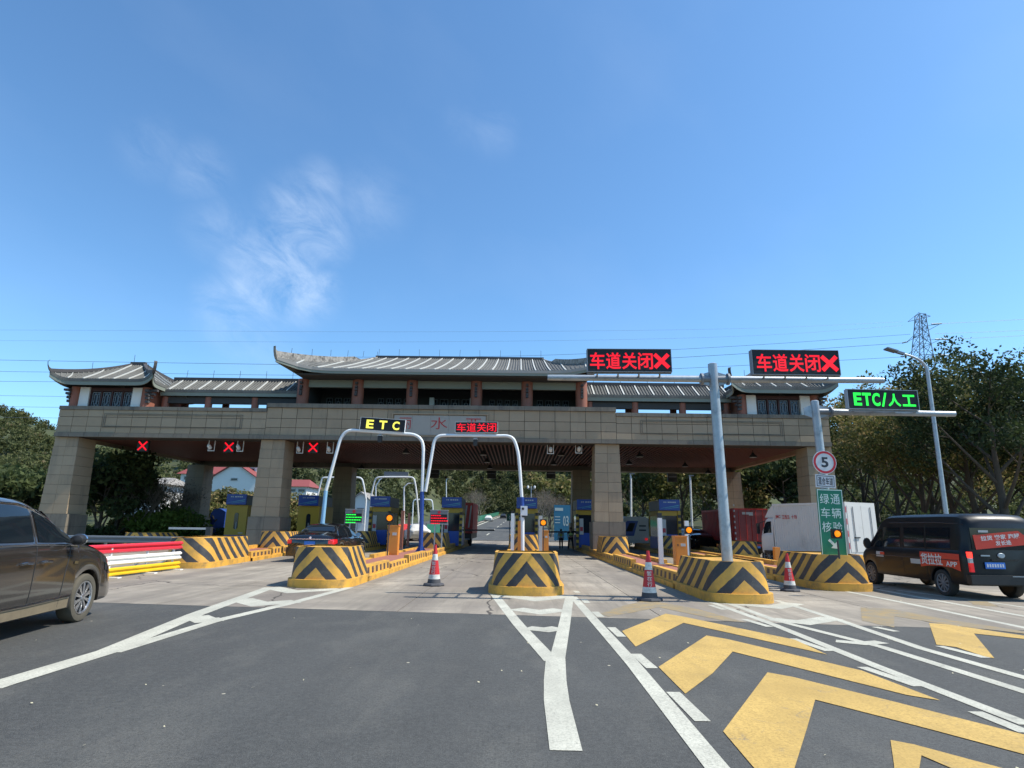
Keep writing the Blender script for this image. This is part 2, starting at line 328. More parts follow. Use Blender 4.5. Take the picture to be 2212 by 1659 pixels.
# ---------------------------------------------------------------- mesh helpers
class MB:
    def __init__(s): s.v = []; s.f = []; s.uv = None
    def add(s, vs, fs):
        o = len(s.v); s.v += [tuple(v) for v in vs]; s.f += [tuple(i+o for i in f) for f in fs]; return o
    def box(s, x0, x1, y0, y1, z0, z1, m=None):
        vs = [Vector((x, y, z)) for x in (x0, x1) for y in (y0, y1) for z in (z0, z1)]
        if m is not None: vs = [m @ v for v in vs]
        s.add(vs, [(0, 1, 3, 2), (4, 6, 7, 5), (0, 4, 5, 1), (2, 3, 7, 6), (0, 2, 6, 4), (1, 5, 7, 3)]); return s
    def bar(s, a, b, w, h=None):
        a, b = Vector(a), Vector(b); h = h or w; d = b-a; q = d.to_track_quat('Y', 'Z').to_matrix().to_4x4()
        s.box(-w/2, w/2, 0, d.length, -h/2, h/2, Matrix.Translation(a) @ q); return s
    def tube(s, pts, rad, n=10, cap=True):
        pts = [Vector(p) for p in pts]; k = len(pts); rad = rad if isinstance(rad, (list, tuple)) else [rad]*k
        ref = None; vs = []
        for i, p in enumerate(pts):
            t = (pts[min(i+1, k-1)]-pts[max(i-1, 0)]).normalized()
            if ref is None: ref = t.orthogonal().normalized()
            else: ref = (ref - t*ref.dot(t)).normalized()
            b = t.cross(ref)
            for j in range(n):
                a = 2*math.pi*j/n; vs.append(p + (ref*math.cos(a)+b*math.sin(a))*rad[i])
        fs = [(i*n+j, i*n+(j+1) % n, (i+1)*n+(j+1) % n, (i+1)*n+j) for i in range(k-1) for j in range(n)]
        if cap: fs += [tuple(range(n))[::-1], tuple((k-1)*n+j for j in range(n))]
        s.add(vs, fs); return s
    def lathe(s, prof, n=20, m=None, cap=True):
        vs = [Vector((r*math.cos(2*math.pi*j/n), r*math.sin(2*math.pi*j/n), z)) for r, z in prof for j in range(n)]
        if m is not None: vs = [m @ v for v in vs]
        k = len(prof); fs = [(i*n+j, i*n+(j+1) % n, (i+1)*n+(j+1) % n, (i+1)*n+j) for i in range(k-1) for j in range(n)]
        if cap: fs += [tuple(range(n))[::-1], tuple((k-1)*n+j for j in range(n))]
        s.add(vs, fs); return s
    def prism(s, pts, d, m=None):      # polygon in the xz plane extruded from y=0 to y=d
        n = len(pts); vs = [Vector((x, 0, z)) for x, z in pts]+[Vector((x, d, z)) for x, z in pts]
        if m is not None: vs = [m @ v for v in vs]
        s.add(vs, [tuple(range(n)), tuple(range(2*n-1, n-1, -1))]+[(i, i+n, (i+1) % n+n, (i+1) % n) for i in range(n)]); return s
    def poly(s, pts): s.add(pts, [tuple(range(len(pts)))]); return s
    def build(s, name, m, parent=None, smooth=False, loc=None, fix=True):
        me = bpy.data.meshes.new(name); me.from_pydata(s.v, [], s.f)
        if fix:
            bm = bmesh.new(); bm.from_mesh(me); bmesh.ops.recalc_face_normals(bm, faces=bm.faces); bm.to_mesh(me); bm.free()
        if smooth:
            for p in me.polygons: p.use_smooth = True
            try: me.set_sharp_from_angle(angle=R(40))
            except Exception: pass
        if m is not None: me.materials.append(m)
        o = bpy.data.objects.new(name, me); C.objects.link(o)
        if parent is not None: o.parent = parent
        if loc is not None: o.location = loc
        return o
def tag(o, label=None, cat=None, group=None, kind=None):
    if label: o['label'] = label
    if cat: o['category'] = cat
    if group: o['group'] = group
    if kind: o['kind'] = kind
    return o
def empty(name, loc=(0, 0, 0), rz=0, label=None, cat=None, group=None):
    o = bpy.data.objects.new(name, None); C.objects.link(o); o.location = loc; o.rotation_euler = (0, 0, rz); o.empty_display_size = .2
    return tag(o, label, cat, group)
def kids(o): return [c for c in bpy.data.objects if c.parent == o]
def dup(o, loc=None, rz=None, label=None, parent=None, top=True):
    c = o.copy(); C.objects.link(c)
    if parent is not None: c.parent = parent
    for ch in o.children: dup(ch, parent=c, top=False)
    if top:
        if loc is not None: c.location = loc
        if rz is not None: c.rotation_euler = (0, 0, rz)
        if label: c['label'] = label
    return c
_tc = {}
def text_mesh(s, bold=0.0):
    k = (s, bold)
    if k not in _tc:
        c = bpy.data.curves.new('txt', 'FONT'); c.body = s; c.resolution_u = 3; c.offset = bold
        o = bpy.data.objects.new('txt', c); C.objects.link(o); bpy.context.view_layer.update()
        dg = bpy.context.evaluated_depsgraph_get(); me = bpy.data.meshes.new_from_object(o.evaluated_get(dg))
        bpy.data.objects.remove(o)
        a = np.array([v.co[:] for v in me.vertices]); _tc[k] = (me, a.min(0), a.max(0))
    return _tc[k]
def text(s, m, parent, x0, x1, z0, z1, y, name='lettering', bold=.012, mtx=None, depth=.006):
    """text filling the box x0..x1, z0..z1 on the plane y, facing -y"""
    me0, lo, hi = text_mesh(s, bold); mb = MB(); w, h = hi[0]-lo[0], hi[1]-lo[1]
    vs = []
    for v in me0.vertices:
        vs.append(Vector((x0+(v.co.x-lo[0])/w*(x1-x0), y, z0+(v.co.y-lo[1])/h*(z1-z0))))
    fs = [tuple(p.vertices) for p in me0.polygons]
    if mtx is not None: vs = [mtx @ v for v in vs]
    mb.add(vs, fs)
    return mb.build(name, m, parent, fix=False)
def basis(o, xdir, zdir=Vector((0, 0, 1))):
    """frame at o with x along xdir (horizontal or not), z near zdir, -y towards the viewer side"""
    x = Vector(xdir).normalized(); z = (zdir-x*zdir.dot(x)).normalized(); y = z.cross(x)
    m = Matrix((x, y, z)).transposed().to_4x4(); m.translation = Vector(o); return m
def lerp(a, b, t): return a+(b-a)*t
def rail(pts, w=.3, name='rail', m=None, parent=None):     # W-beam profile swept along pts (horizontal)
    prof = [(-.0, .15), (.05, .11), (.05, .06), (0, .02), (0, -.02), (.05, -.06), (.05, -.11), (0, -.15)]
    prof = prof+[(x-.012, z) for x, z in reversed(prof)]; mb = MB(); n = len(prof); vs = []
    pts = [Vector(p) for p in pts]
    for i, p in enumerate(pts):
        t = (pts[min(i+1, len(pts)-1)]-pts[max(i-1, 0)]).normalized(); s_ = t.cross(Vector((0, 0, 1))).normalized()
        vs += [p+s_*x+Vector((0, 0, z*w/.3)) for x, z in prof]
    fs = [(i*n+j, i*n+(j+1) % n, (i+1)*n+(j+1) % n, (i+1)*n+j) for i in range(len(pts)-1) for j in range(n)]
    fs += [tuple(range(n)), tuple((len(pts)-1)*n+j for j in range(n))[::-1]]
    mb.add(vs, fs); return mb.build(name, m, parent)

# ---------------------------------------------------------------- terrain
def sstep(a, b, x): t = np.clip((x-a)/(b-a), 0, 1); return t*t*(3-2*t)
def elev(px): return np.interp(px, [-900, -200, 0, 60, 110, 300, 560, 1123, 1800, 2600], [.24, .205, .172, .152, .134, .150, .15, .15, .14, .13])
def d0(px): return np.interp(px, [-300, 0, 150, 500, 1000, 1200, 1400, 1700, 2300], [84, 92, 62, 62, 150, 120, 66, 52, 46])
def terr(x, y):
    x = np.asarray(x, float); y = np.asarray(y, float); yy = np.maximum(y, 8)
    px = 1123+1280*x/yy; road = .03*np.clip(y-72, 0, None)
    near = np.exp(-((x+8-.0*y)/24.)**2)         # the motorway cutting
    a, b = d0(px), 330.
    h = elev(px)*b*sstep(a, b, y)**1.0
    h = h*.72+.28*elev(px)*b*np.clip((y-a)/(b-a), 0, 1.15)
    cut = (1-sstep(16, 46, np.abs(x+2+.0*y)))*(1-sstep(238, 285, y))
    hr = road
    z = np.where(y < a, 0, h)
    z = z*(1-cut)+cut*hr
    z = z + (np.sin(x*.045+1.3)*np.cos(y*.05)*3.*sstep(90, 200, y))*(1-cut)
    # back face and flat far land
    z = np.where(y > 360, z*np.clip(1-(y-360)/260, 0, 1), z)
    z = np.where(y < 10, 0, z)
    return z
def grid_mesh(name, xs, ys, zf, m, off=0.0):
    X, Y = np.meshgrid(xs, ys); Z = zf(X, Y)+off; nx, ny = len(xs), len(ys)
    vs = np.stack([X, Y, Z], -1).reshape(-1, 3).tolist(); mb = MB()
    mb.add(vs, [(j*nx+i, j*nx+i+1, (j+1)*nx+i+1, (j+1)*nx+i) for j in range(ny-1) for i in range(nx-1)])
    return mb.build(name, m, smooth=True)
xs = np.unique(np.concatenate([np.linspace(-900, -200, 24), np.linspace(-200, 260, 93), np.linspace(260, 900, 22)]))
ys = np.unique(np.concatenate([np.linspace(-200, 30, 8), np.linspace(30, 420, 98), np.linspace(420, 1500, 24)]))
tag(grid_mesh('ground', xs, ys, terr, M['grass'], -.06), kind='structure')
bp = [G(x, y) for x, y in [(-60, 1298), (218, 1300.4), (1096, 1326.6), (1346, 1331.5), (1609, 1345), (1862, 1355.7), (2300, 1367)]]
BY = float(np.polyfit([p.x for p in bp], [p.y for p in bp], 1)[1]); BS = float(np.polyfit([p.x for p in bp], [p.y for p in bp], 1)[0])
def by(x): return BY+BS*x
mb = MB(); mb.poly([(-60, -40, 0), (60, -40, 0), (60, by(60)+.02, 0), (-60, by(-60)+.02, 0)]); tag(mb.build('asphalt_road', M['asphalt']), kind='structure')
# concrete apron: slabs with open joints
ap = tag(empty('concrete_apron'), kind='structure')
mb = MB(); mb.poly([(-60, by(-60)+.02, -.03), (60, by(60)+.02, -.03), (60, 69, -.03), (-60, 69, -.03)]); tag(mb.build('joint_bed', M['joint'], ap), kind='structure')
xg = [-34, -29.4, -24.9, -20.3, -15.7, -11.2, -6.6, -2.1, 2.5, 7.0, 11.6, 16.2, 20.7, 25.3, 30]; yg0 = [0, 3.4, 8.2, 13.0, 17.8, 22.6, 27.4, 32.2, 37, 42, 47, 52, 57, 62]
for i in range(len(xg)-1):
    for j in range(len(yg0)-1):
        g = .009
        def yy(x, k): t = min(1, yg0[k]/14.); return by(x)*(1-t)+by(0)*t+yg0[k]
        x0, x1 = xg[i]+g, xg[i+1]-g
        top = [(x0, yy(x0, j)+(g if j else .022), .003), (x1, yy(x1, j)+(g if j else .022), .003), (x1, yy(x1, j+1)-g, .003), (x0, yy(x0, j+1)-g, .003)]
        mb = MB(); mb.add(top+[(a, b, -.028) for a, b, c in top], [(0, 1, 2, 3), (0, 4, 5, 1), (1, 5, 6, 2), (2, 6, 7, 3), (3, 7, 4, 0)])
        mb.build('concrete_slab', M['concrete'], ap)
# the motorway beyond
def road_strip(name, m, xa, xb, y0, y1, dz, n=40):
    mb = MB(); vs = []
    for k in range(n+1):
        y = lerp(y0, y1, k/n); z = .03*max(0, y-72)+dz; vs += [(xa(y), y, z), (xb(y), y, z)]
    mb.add(vs, [(2*k, 2*k+1, 2*k+3, 2*k+2) for k in range(n)]); return tag(mb.build(name, m), kind='structure')
def le(y): return -7.9+(y-95)*.0105
road_strip('motorway', M['asphalt'], lambda y: le(y)-.6, lambda y: le(y)+13+max(0, 95-y)*.25, 60, 262, .03)
road_strip('oncoming_motorway', M['asphalt'], lambda y: le(y)-14-max(0, 100-y)*.3, lambda y: le(y)-2.2, 60, 262, .03)
road_strip('median_strip', M['concrete'], lambda y: le(y)-2.2, lambda y: le(y)-.6, 60, 262, .12)
road_strip('lane_marking', M['pwhite'], lambda y: le(y)-.25, lambda y: le(y)+.15, 72, 262, .06)
road_strip('lane_marking', M['pwhite'], lambda y: le(y)-2.9, lambda y: le(y)-2.6, 72, 262, .06)
for k in range(12):
    y = 78+k*15; road_strip('lane_marking', M['pwhite'], lambda q: le(q)+4.0, lambda q: le(q)+4.2, y, y+6, .06, 2)
mf = empty('median_barrier', (0, 0, 0), label='long green median barrier dividing the motorway beyond the toll gate', cat='barrier')
for k in range(16):
    y0, y1 = 64+k*12, 64+k*12+11.6; z0, z1 = [.03*max(0, y-72) for y in (y0, y1)]
    m_ = MB(); a, b = le(y0)-1.4, le(y1)-1.4
    m_.add([(a-.04, y0, z0+.35), (a+.04, y0, z0+.35), (b+.04, y1, z1+.35), (b-.04, y1, z1+.35), (a-.04, y0, z0+1.5), (a+.04, y0, z0+1.5), (b+.04, y1, z1+1.5), (b-.04, y1, z1+1.5)], [(0, 1, 2, 3), (4, 5, 6, 7), (0, 1, 5, 4), (1, 2, 6, 5), (2, 3, 7, 6), (3, 0, 4, 7)])
    m_.build('panel', M['greenfence'], mf)
    MB().box(a-.05, a+.05, y0-.1, y0+.02, z0, z0+1.6).build('post', M['galvd'], mf)

# ---------------------------------------------------------------- painted markings
def z7(x, y): return (x*.4960, 1170.4+y*.4960)
def z8(x, y): return (1024.1+x*.5371, 1170.4+y*.5371)
ZP = [.0046]
def paint_poly(pts, m, name='road_marking'):
    ZP[0] += .00003
    mb = MB(); ws = [G(*p) for p in pts]; mb.poly([(w.x, w.y, ZP[0]) for w in ws]); 
    o = mb.build(name, m); return tag(o, kind='structure')
def stroke(pts, w, m, name='road_marking'):
    ZP[0] += .00003
    ws = [G(*p).to_2d() for p in pts]; L_, R_ = [], []
    for i, p in enumerate(ws):
        a = (p-ws[i-1]).normalized() if i else None; b = (ws[i+1]-p).normalized() if i < len(ws)-1 else None
        t = (a+b).normalized() if (a and b) else (a or b); n = Vector((-t.y, t.x)); k = 1/max(.5, n.dot(Vector((-(b or a).y, (b or a).x))))
        L_.append(p+n*w/2*k); R_.append(p-n*w/2*k)
    vs = [(p.x, p.y, ZP[0]) for p in L_]+[(p.x, p.y, ZP[0]) for p in R_]; n = len(ws)
    mb = MB(); mb.add(vs, [(i, i+1, n+i+1, n+i) for i in range(n-1)]); return tag(mb.build(name, m), kind='structure')
W_ = M['pwhite']
for pts, w in [([(-60, 640), (0, 620), (470, 478), (850, 318), (1178, 199)], .27), ([(490, 482), (930, 347), (1250, 272), (1525, 199)], .2),
               ([(1178, 199), (1275, 218), (1480, 206)], .45), ([(1045, 250), (1130, 272), (1290, 260)], .5), ([(850, 325), (895, 343), (965, 338)], .4)]:
    stroke([z7(*p) for p in pts], w, W_)
for pts, w in [([(75, 205), (180, 335), (312, 480)], .18), ([(385, 215), (362, 340), (335, 470)], .18), ([(328, 470), (326, 560), (332, 640), (370, 842)], .225),
               ([(108, 213), (245, 232), (382, 219)], .5), ([(168, 270), (265, 284), (352, 273)], .42), ([(212, 347), (290, 355), (345, 347)], .34),
               ([(398, 222), (500, 335), (640, 492), (800, 690), (985, 920), (1080, 1040)], .165),
               ([(945, 240), (1200, 332), (1620, 502), (2230, 738)], .15), ([(1010, 243), (1210, 316), (1640, 424), (2240, 612)], .15),
               ([(1215, 236), (1450, 310), (1800, 430), (2240, 555)], .15), ([(1470, 195), (1700, 240), (2240, 352)], .15), ([(1620, 192), (1850, 235), (2240, 305)], .15), ([(1700, 195), (1990, 232), (2240, 268)], .12),
               ([(1010, 246), (1210, 264), (1290, 248)], .4), ([(1200, 312), (1325, 326), (1440, 308)], .4), ([(1455, 400), (1560, 410), (1640, 404)], .22)]:
    stroke([z8(*p) for p in pts], w, W_)
for a, b in [((408, 198), (418, 206)), ((440, 231), (456, 247)), ((486, 282), (510, 303)), ((552, 345), (594, 383)), ((650, 452), (716, 510)), ((800, 606), (920, 724)),
             ((1280, 390), (1430, 441)), ((1560, 505), (1790, 583)), ((2015, 685), (2225, 770)), ((950, 255), (1008, 274)), ((1085, 312), (1190, 343)), ((1610, 343), (1700, 362)), ((1870, 420), (2060, 468))]:
    stroke([z8(*a), z8(*b)], .13, W_)
Y_ = M['pyellow']
def yp(pts, m=Y_): paint_poly([z8(*p) for p in pts], m)
yp([(595, 360), (770, 290), (842, 302), (842, 327), (650, 423)]); yp([(842, 302), (1290, 395), (1420, 455), (1340, 437), (842, 327)])
yp([(742, 505), (935, 378), (1020, 393), (1040, 443), (960, 530), (850, 613)]); yp([(1020, 393), (1560, 520), (1875, 640), (1740, 618), (1040, 443)])
yp([(1002, 765), (1180, 527), (1280, 545), (1372, 637), (1340, 750), (1290, 910), (1270, 990), (1200, 990), (1120, 905)]); yp([(1280, 545), (1700, 648), (2260, 790), (2260, 870), (1780, 742), (1372, 637)])
yp([(1675, 800), (1770, 818), (1800, 860), (1770, 1040), (1690, 1000), (1690, 905)]); yp([(1770, 818), (2260, 950), (2260, 1060), (1800, 862)])
F_ = M['pyfaded']
yp([(508, 290), (600, 258), (690, 236), (760, 246), (740, 264), (640, 285), (540, 302)], F_); yp([(760, 246), (900, 272), (1095, 326), (1000, 318), (740, 264)], F_)
yp([(1555, 265), (1690, 272), (1690, 346), (1560, 318)], F_); yp([(1690, 274), (1900, 312), (2240, 366), (2240, 374), (1900, 334), (1690, 300)], F_); yp([(1985, 238), (2060, 240), (2110, 262), (2010, 254)], F_)
yp([(1830, 328), (1900, 333), (1995, 347), (2010, 370), (2093, 470), (2050, 462), (1940, 425), (1860, 415)]); yp([(1995, 347), (2240, 383), (2240, 395), (2010, 370)])

# leaves, paint flakes and grit lying about
mb = MB(); rl = random.Random(21)
for k in range(95):
    x, y = rl.uniform(-9, 9), rl.uniform(2.2, 10.5) if k < 70 else rl.uniform(10, 20); a = rl.uniform(0, 3.1); l_, w_ = rl.uniform(.008, .022), rl.uniform(.005, .011); z = .012
    c_, s_ = math.cos(a), math.sin(a)
    mb.add([(x+c_*l_, y+s_*l_, z+.004), (x-s_*w_, y+c_*w_, z), (x-c_*l_, y-s_*l_, z), (x+s_*w_, y-c_*w_, z+.005)], [(0, 1, 2, 3)])
tag(mb.build('road_litter', M['litter']), kind='stuff')
# ---------------------------------------------------------------- toll gate building
F = 32.0; XC = V(950, 950, F).x
def zf(py, px=950, Y=F): return V(px, py, Y).z
ZB = zf(953.6); TR = ZB+.23; FT = TR+.42+.51+.60; CT = FT+.23          # raised centre: trim, field, coping
FO = TR+.36+.52+.40; CO = FO+.20                                         # outer wings
HW, HR_ = 21.15, 9.6; DEP = 14.6
tg = empty('toll_gate', (XC, F, 0), 0, 'long stone-clad toll gate with grey tiled pavilion roofs and upturned eaves', 'toll gate')
unit = MB().box(-.5, .5, -.5, .5, -.5, .5)
def unit_mesh(m):
    me = bpy.data.meshes.new('block'); me.from_pydata(unit.v, [], unit.f)
    bm = bmesh.new(); bm.from_mesh(me); bmesh.ops.recalc_face_normals(bm, faces=bm.faces); bm.to_mesh(me); bm.free()
    me.materials.append(m); return me
_um = {}
def blk(name, m, parent, x0, x1, y0, y1, z0, z1):
    if m.name not in _um: _um[m.name] = unit_mesh(m)
    o = bpy.data.objects.new(name, _um[m.name]); C.objects.link(o); o.parent = parent
    o.location = ((x0+x1)/2, (y0+y1)/2, (z0+z1)/2); o.scale = (x1-x0, y1-y0, z1-z0); return o
# tiles get slightly different tones: three mats
M['stoneb'] = mat('granite_tan_dark', (.305, .232, .152), .75, var=.16, vs=1.3, bump=.12, bs=90, dirt=(.11, .095, .075), ds=.9, dlo=.5, dhi=.9)
M['stonec'] = mat('granite_tan_pale', (.34, .26, .172), .75, var=.14, vs=1.3, bump=.12, bs=90, dirt=(.13, .115, .09), ds=.9, dlo=.55, dhi=.95)
def stn(): return random.choice([M['stone'], M['stone'], M['stoneb'], M['stonec']])
MB().box(-HW+.05, HW-.05, .04, 1.3, ZB+.02, CO-.02).box(-HR_+.05, HR_-.05, .05, 1.28, CO-.02, CT-.02).build('front_beam', M['joint'], tg)
jx = .012
def cols(a, b, n): return [lerp(a, b, k/n) for k in range(n+1)]
PLX0, PLX1 = V(846, 920, F).x-XC, V(1054, 920, F).x-XC
PLZ0, PLZ1 = zf(944), zf(893.5)
def wall(a, b, n, rows, z0, ztop, zcop):
    cs = cols(a, b, n)
    for i in range(n):
        z = z0
        for r in rows:
            skip = (cs[i]+cs[i+1])/2 > PLX0+.1 and (cs[i]+cs[i+1])/2 < PLX1-.1 and z+r/2 < PLZ1 and z+r/2 > PLZ0 and False
            if not skip: blk('stone_tile', stn(), tg, cs[i]+jx, cs[i+1]-jx, random.uniform(-.004, .003), .05, z+jx, z+r-jx)
            z += r
        blk('trim_stone', M['stone2'], tg, cs[i]+.006, cs[i+1]-.006, -.07, .06, ZB, TR-.005)
        blk('coping_stone', M['stone2'], tg, cs[i]+.006, cs[i+1]-.006, -.10 if zcop == CT else -.06, .8, ztop, zcop)
wall(-HW, -HR_, 14, (.36, .52, .40), TR, FO, CO); wall(-HR_+.0, HR_, 23, (.42, .51, .60), TR, FT, CT); wall(HR_, HW, 14, (.36, .52, .40), TR, FO, CO)
for s in (-1, 1):       # ends of the raised parapet and the moulded frames on the wings
    a, b = (-18.6, -10.9) if s < 0 else (10.9, 18.6)
    for k, (ox, oz) in enumerate(((0, 0), (.1, .07))):
        z0, z1 = TR+.30+oz, FO-.20-oz; x0, x1 = a+ox, b-ox
        mb = MB(); w = .022
        mb.box(x0, x1, -.03, -.004, z0, z0+w).box(x0, x1, -.03, -.004, z1-w, z1).box(x0, x0+w, -.03, -.004, z0+w, z1-w).box(x1-w, x1, -.03, -.004, z0+w, z1-w)
        mb.build('frame_moulding', M['stone2'], tg)
# plaque with the name of the gate
for k in range(5):
    a, b = lerp(PLX0+.12, PLX1-.12, k/5), lerp(PLX0+.12, PLX1-.12, (k+1)/5)
    blk('plaque_panel', M['plaque'], tg, a+.005, b-.005, -.05, -.006, PLZ0+.1, PLZ1-.12)
mb = MB(); x0, x1, z0, z1 = PLX0, PLX1, PLZ0, PLZ1
mb.box(x0, x1, -.09, -.006, z1-.07, z1).box(x0, x1, -.09, -.006, z0, z0+.07).box(x0, x0+.07, -.09, -.006, z0+.07, z1-.07).box(x1-.07, x1, -.09, -.006, z0+.07, z1-.07); mb.build('plaque_frame', M['stone'], tg)
for ch, (pa, pb, qa, qb) in {'丽': (863, 889, 926.5, 902.5), '水': (931, 967, 927.5, 902), '西': (1007, 1039, 930, 904.5)}.items():
    a, b = V(pa, 915, F).x-XC, V(pb, 915, F).x-XC
    text(ch, M['redletter'], tg, a, b, V((pa+pb)/2, qa, F).z, V((pa+pb)/2, qb, F).z, -.062, bold=-.004)
# soffit and side/back beams
DZ = .17
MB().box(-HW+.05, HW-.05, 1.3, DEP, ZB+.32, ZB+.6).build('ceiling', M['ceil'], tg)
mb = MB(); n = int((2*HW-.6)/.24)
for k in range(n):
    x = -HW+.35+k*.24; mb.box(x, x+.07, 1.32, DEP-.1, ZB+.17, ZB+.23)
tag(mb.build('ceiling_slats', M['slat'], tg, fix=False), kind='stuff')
for s in (-1, 1):
    blk('side_beam', M['stone'], tg, s*HW-.35*(s > 0)-.0, s*HW+.35*(s < 0), 1.3, DEP, ZB-.0, CO-.02)
MB().box(-HW, HW, DEP, DEP+.9, ZB-DZ, CO).build('back_beam', M['stone2'], tg)
MB().box(-HW+.4, HW-.4, .8, DEP, CO-.55, CO-.35).build('roof_slab', M['stone2'], tg)
# pillars: battered, faced with stone slabs
clad = MB()
def pillar(cx, y0, back=False):
    wt, wb, wp, dpt = 1.30, 1.52, 1.72, 1.45
    top = ZB-.004 if not back else ZB-DZ-.004
    plz = 1.75; n = 8
    p = blk('pillar_core', M['joint'], tg, cx-.55, cx+.55, y0+.12, y0+dpt-.12, 0, top)
    def rowbox(z0, z1, w, yo, mm):
        h = w/2; tw = .05
        specs = [(cx-h, cx-jx/2, y0+yo, y0+yo+tw), (cx+jx/2, cx+h, y0+yo, y0+yo+tw),
                 (cx-h, cx-h+tw, y0+yo+tw+.002, y0+dpt-yo), (cx+h-tw, cx+h, y0+yo+tw+.002, y0+dpt-yo)]
        for i, (a, b, c, d) in enumerate(specs):
            if back: clad.box(a, b, c, d, z0+jx/2, z1-jx/2)
            elif i < 2 or (cx < 0) == (i == 3): blk('stone_tile' if i < 2 else 'side_tile', mm or stn(), tg, a, b, c, d, z0+jx/2, z1-jx/2)
            else: clad.box(a, b, c, d, z0+jx/2, z1-jx/2)
        clad.box(cx-h, cx+h, y0+dpt-yo+.002, y0+dpt-yo+.04, z0+jx/2, z1-jx/2)
    rowbox(.0, plz*.62, wp, -.05, M['stone2']); rowbox(plz*.62, plz, wp, -.05, M['stone2'])
    for k in range(n):
        z0, z1 = lerp(plz, top, k/n), lerp(plz, top, (k+1)/n); t = (k+.5)/n
        rowbox(z0, z1, lerp(wb, wt, t), lerp(0, .06, t), None)
for cx in (-20.55, -9.15, 9.1, 20.55): pillar(cx, .1); pillar(cx, DEP-1.0, True)
tag(clad.build('stone_cladding', M['stoneb'], tg), kind='stuff')

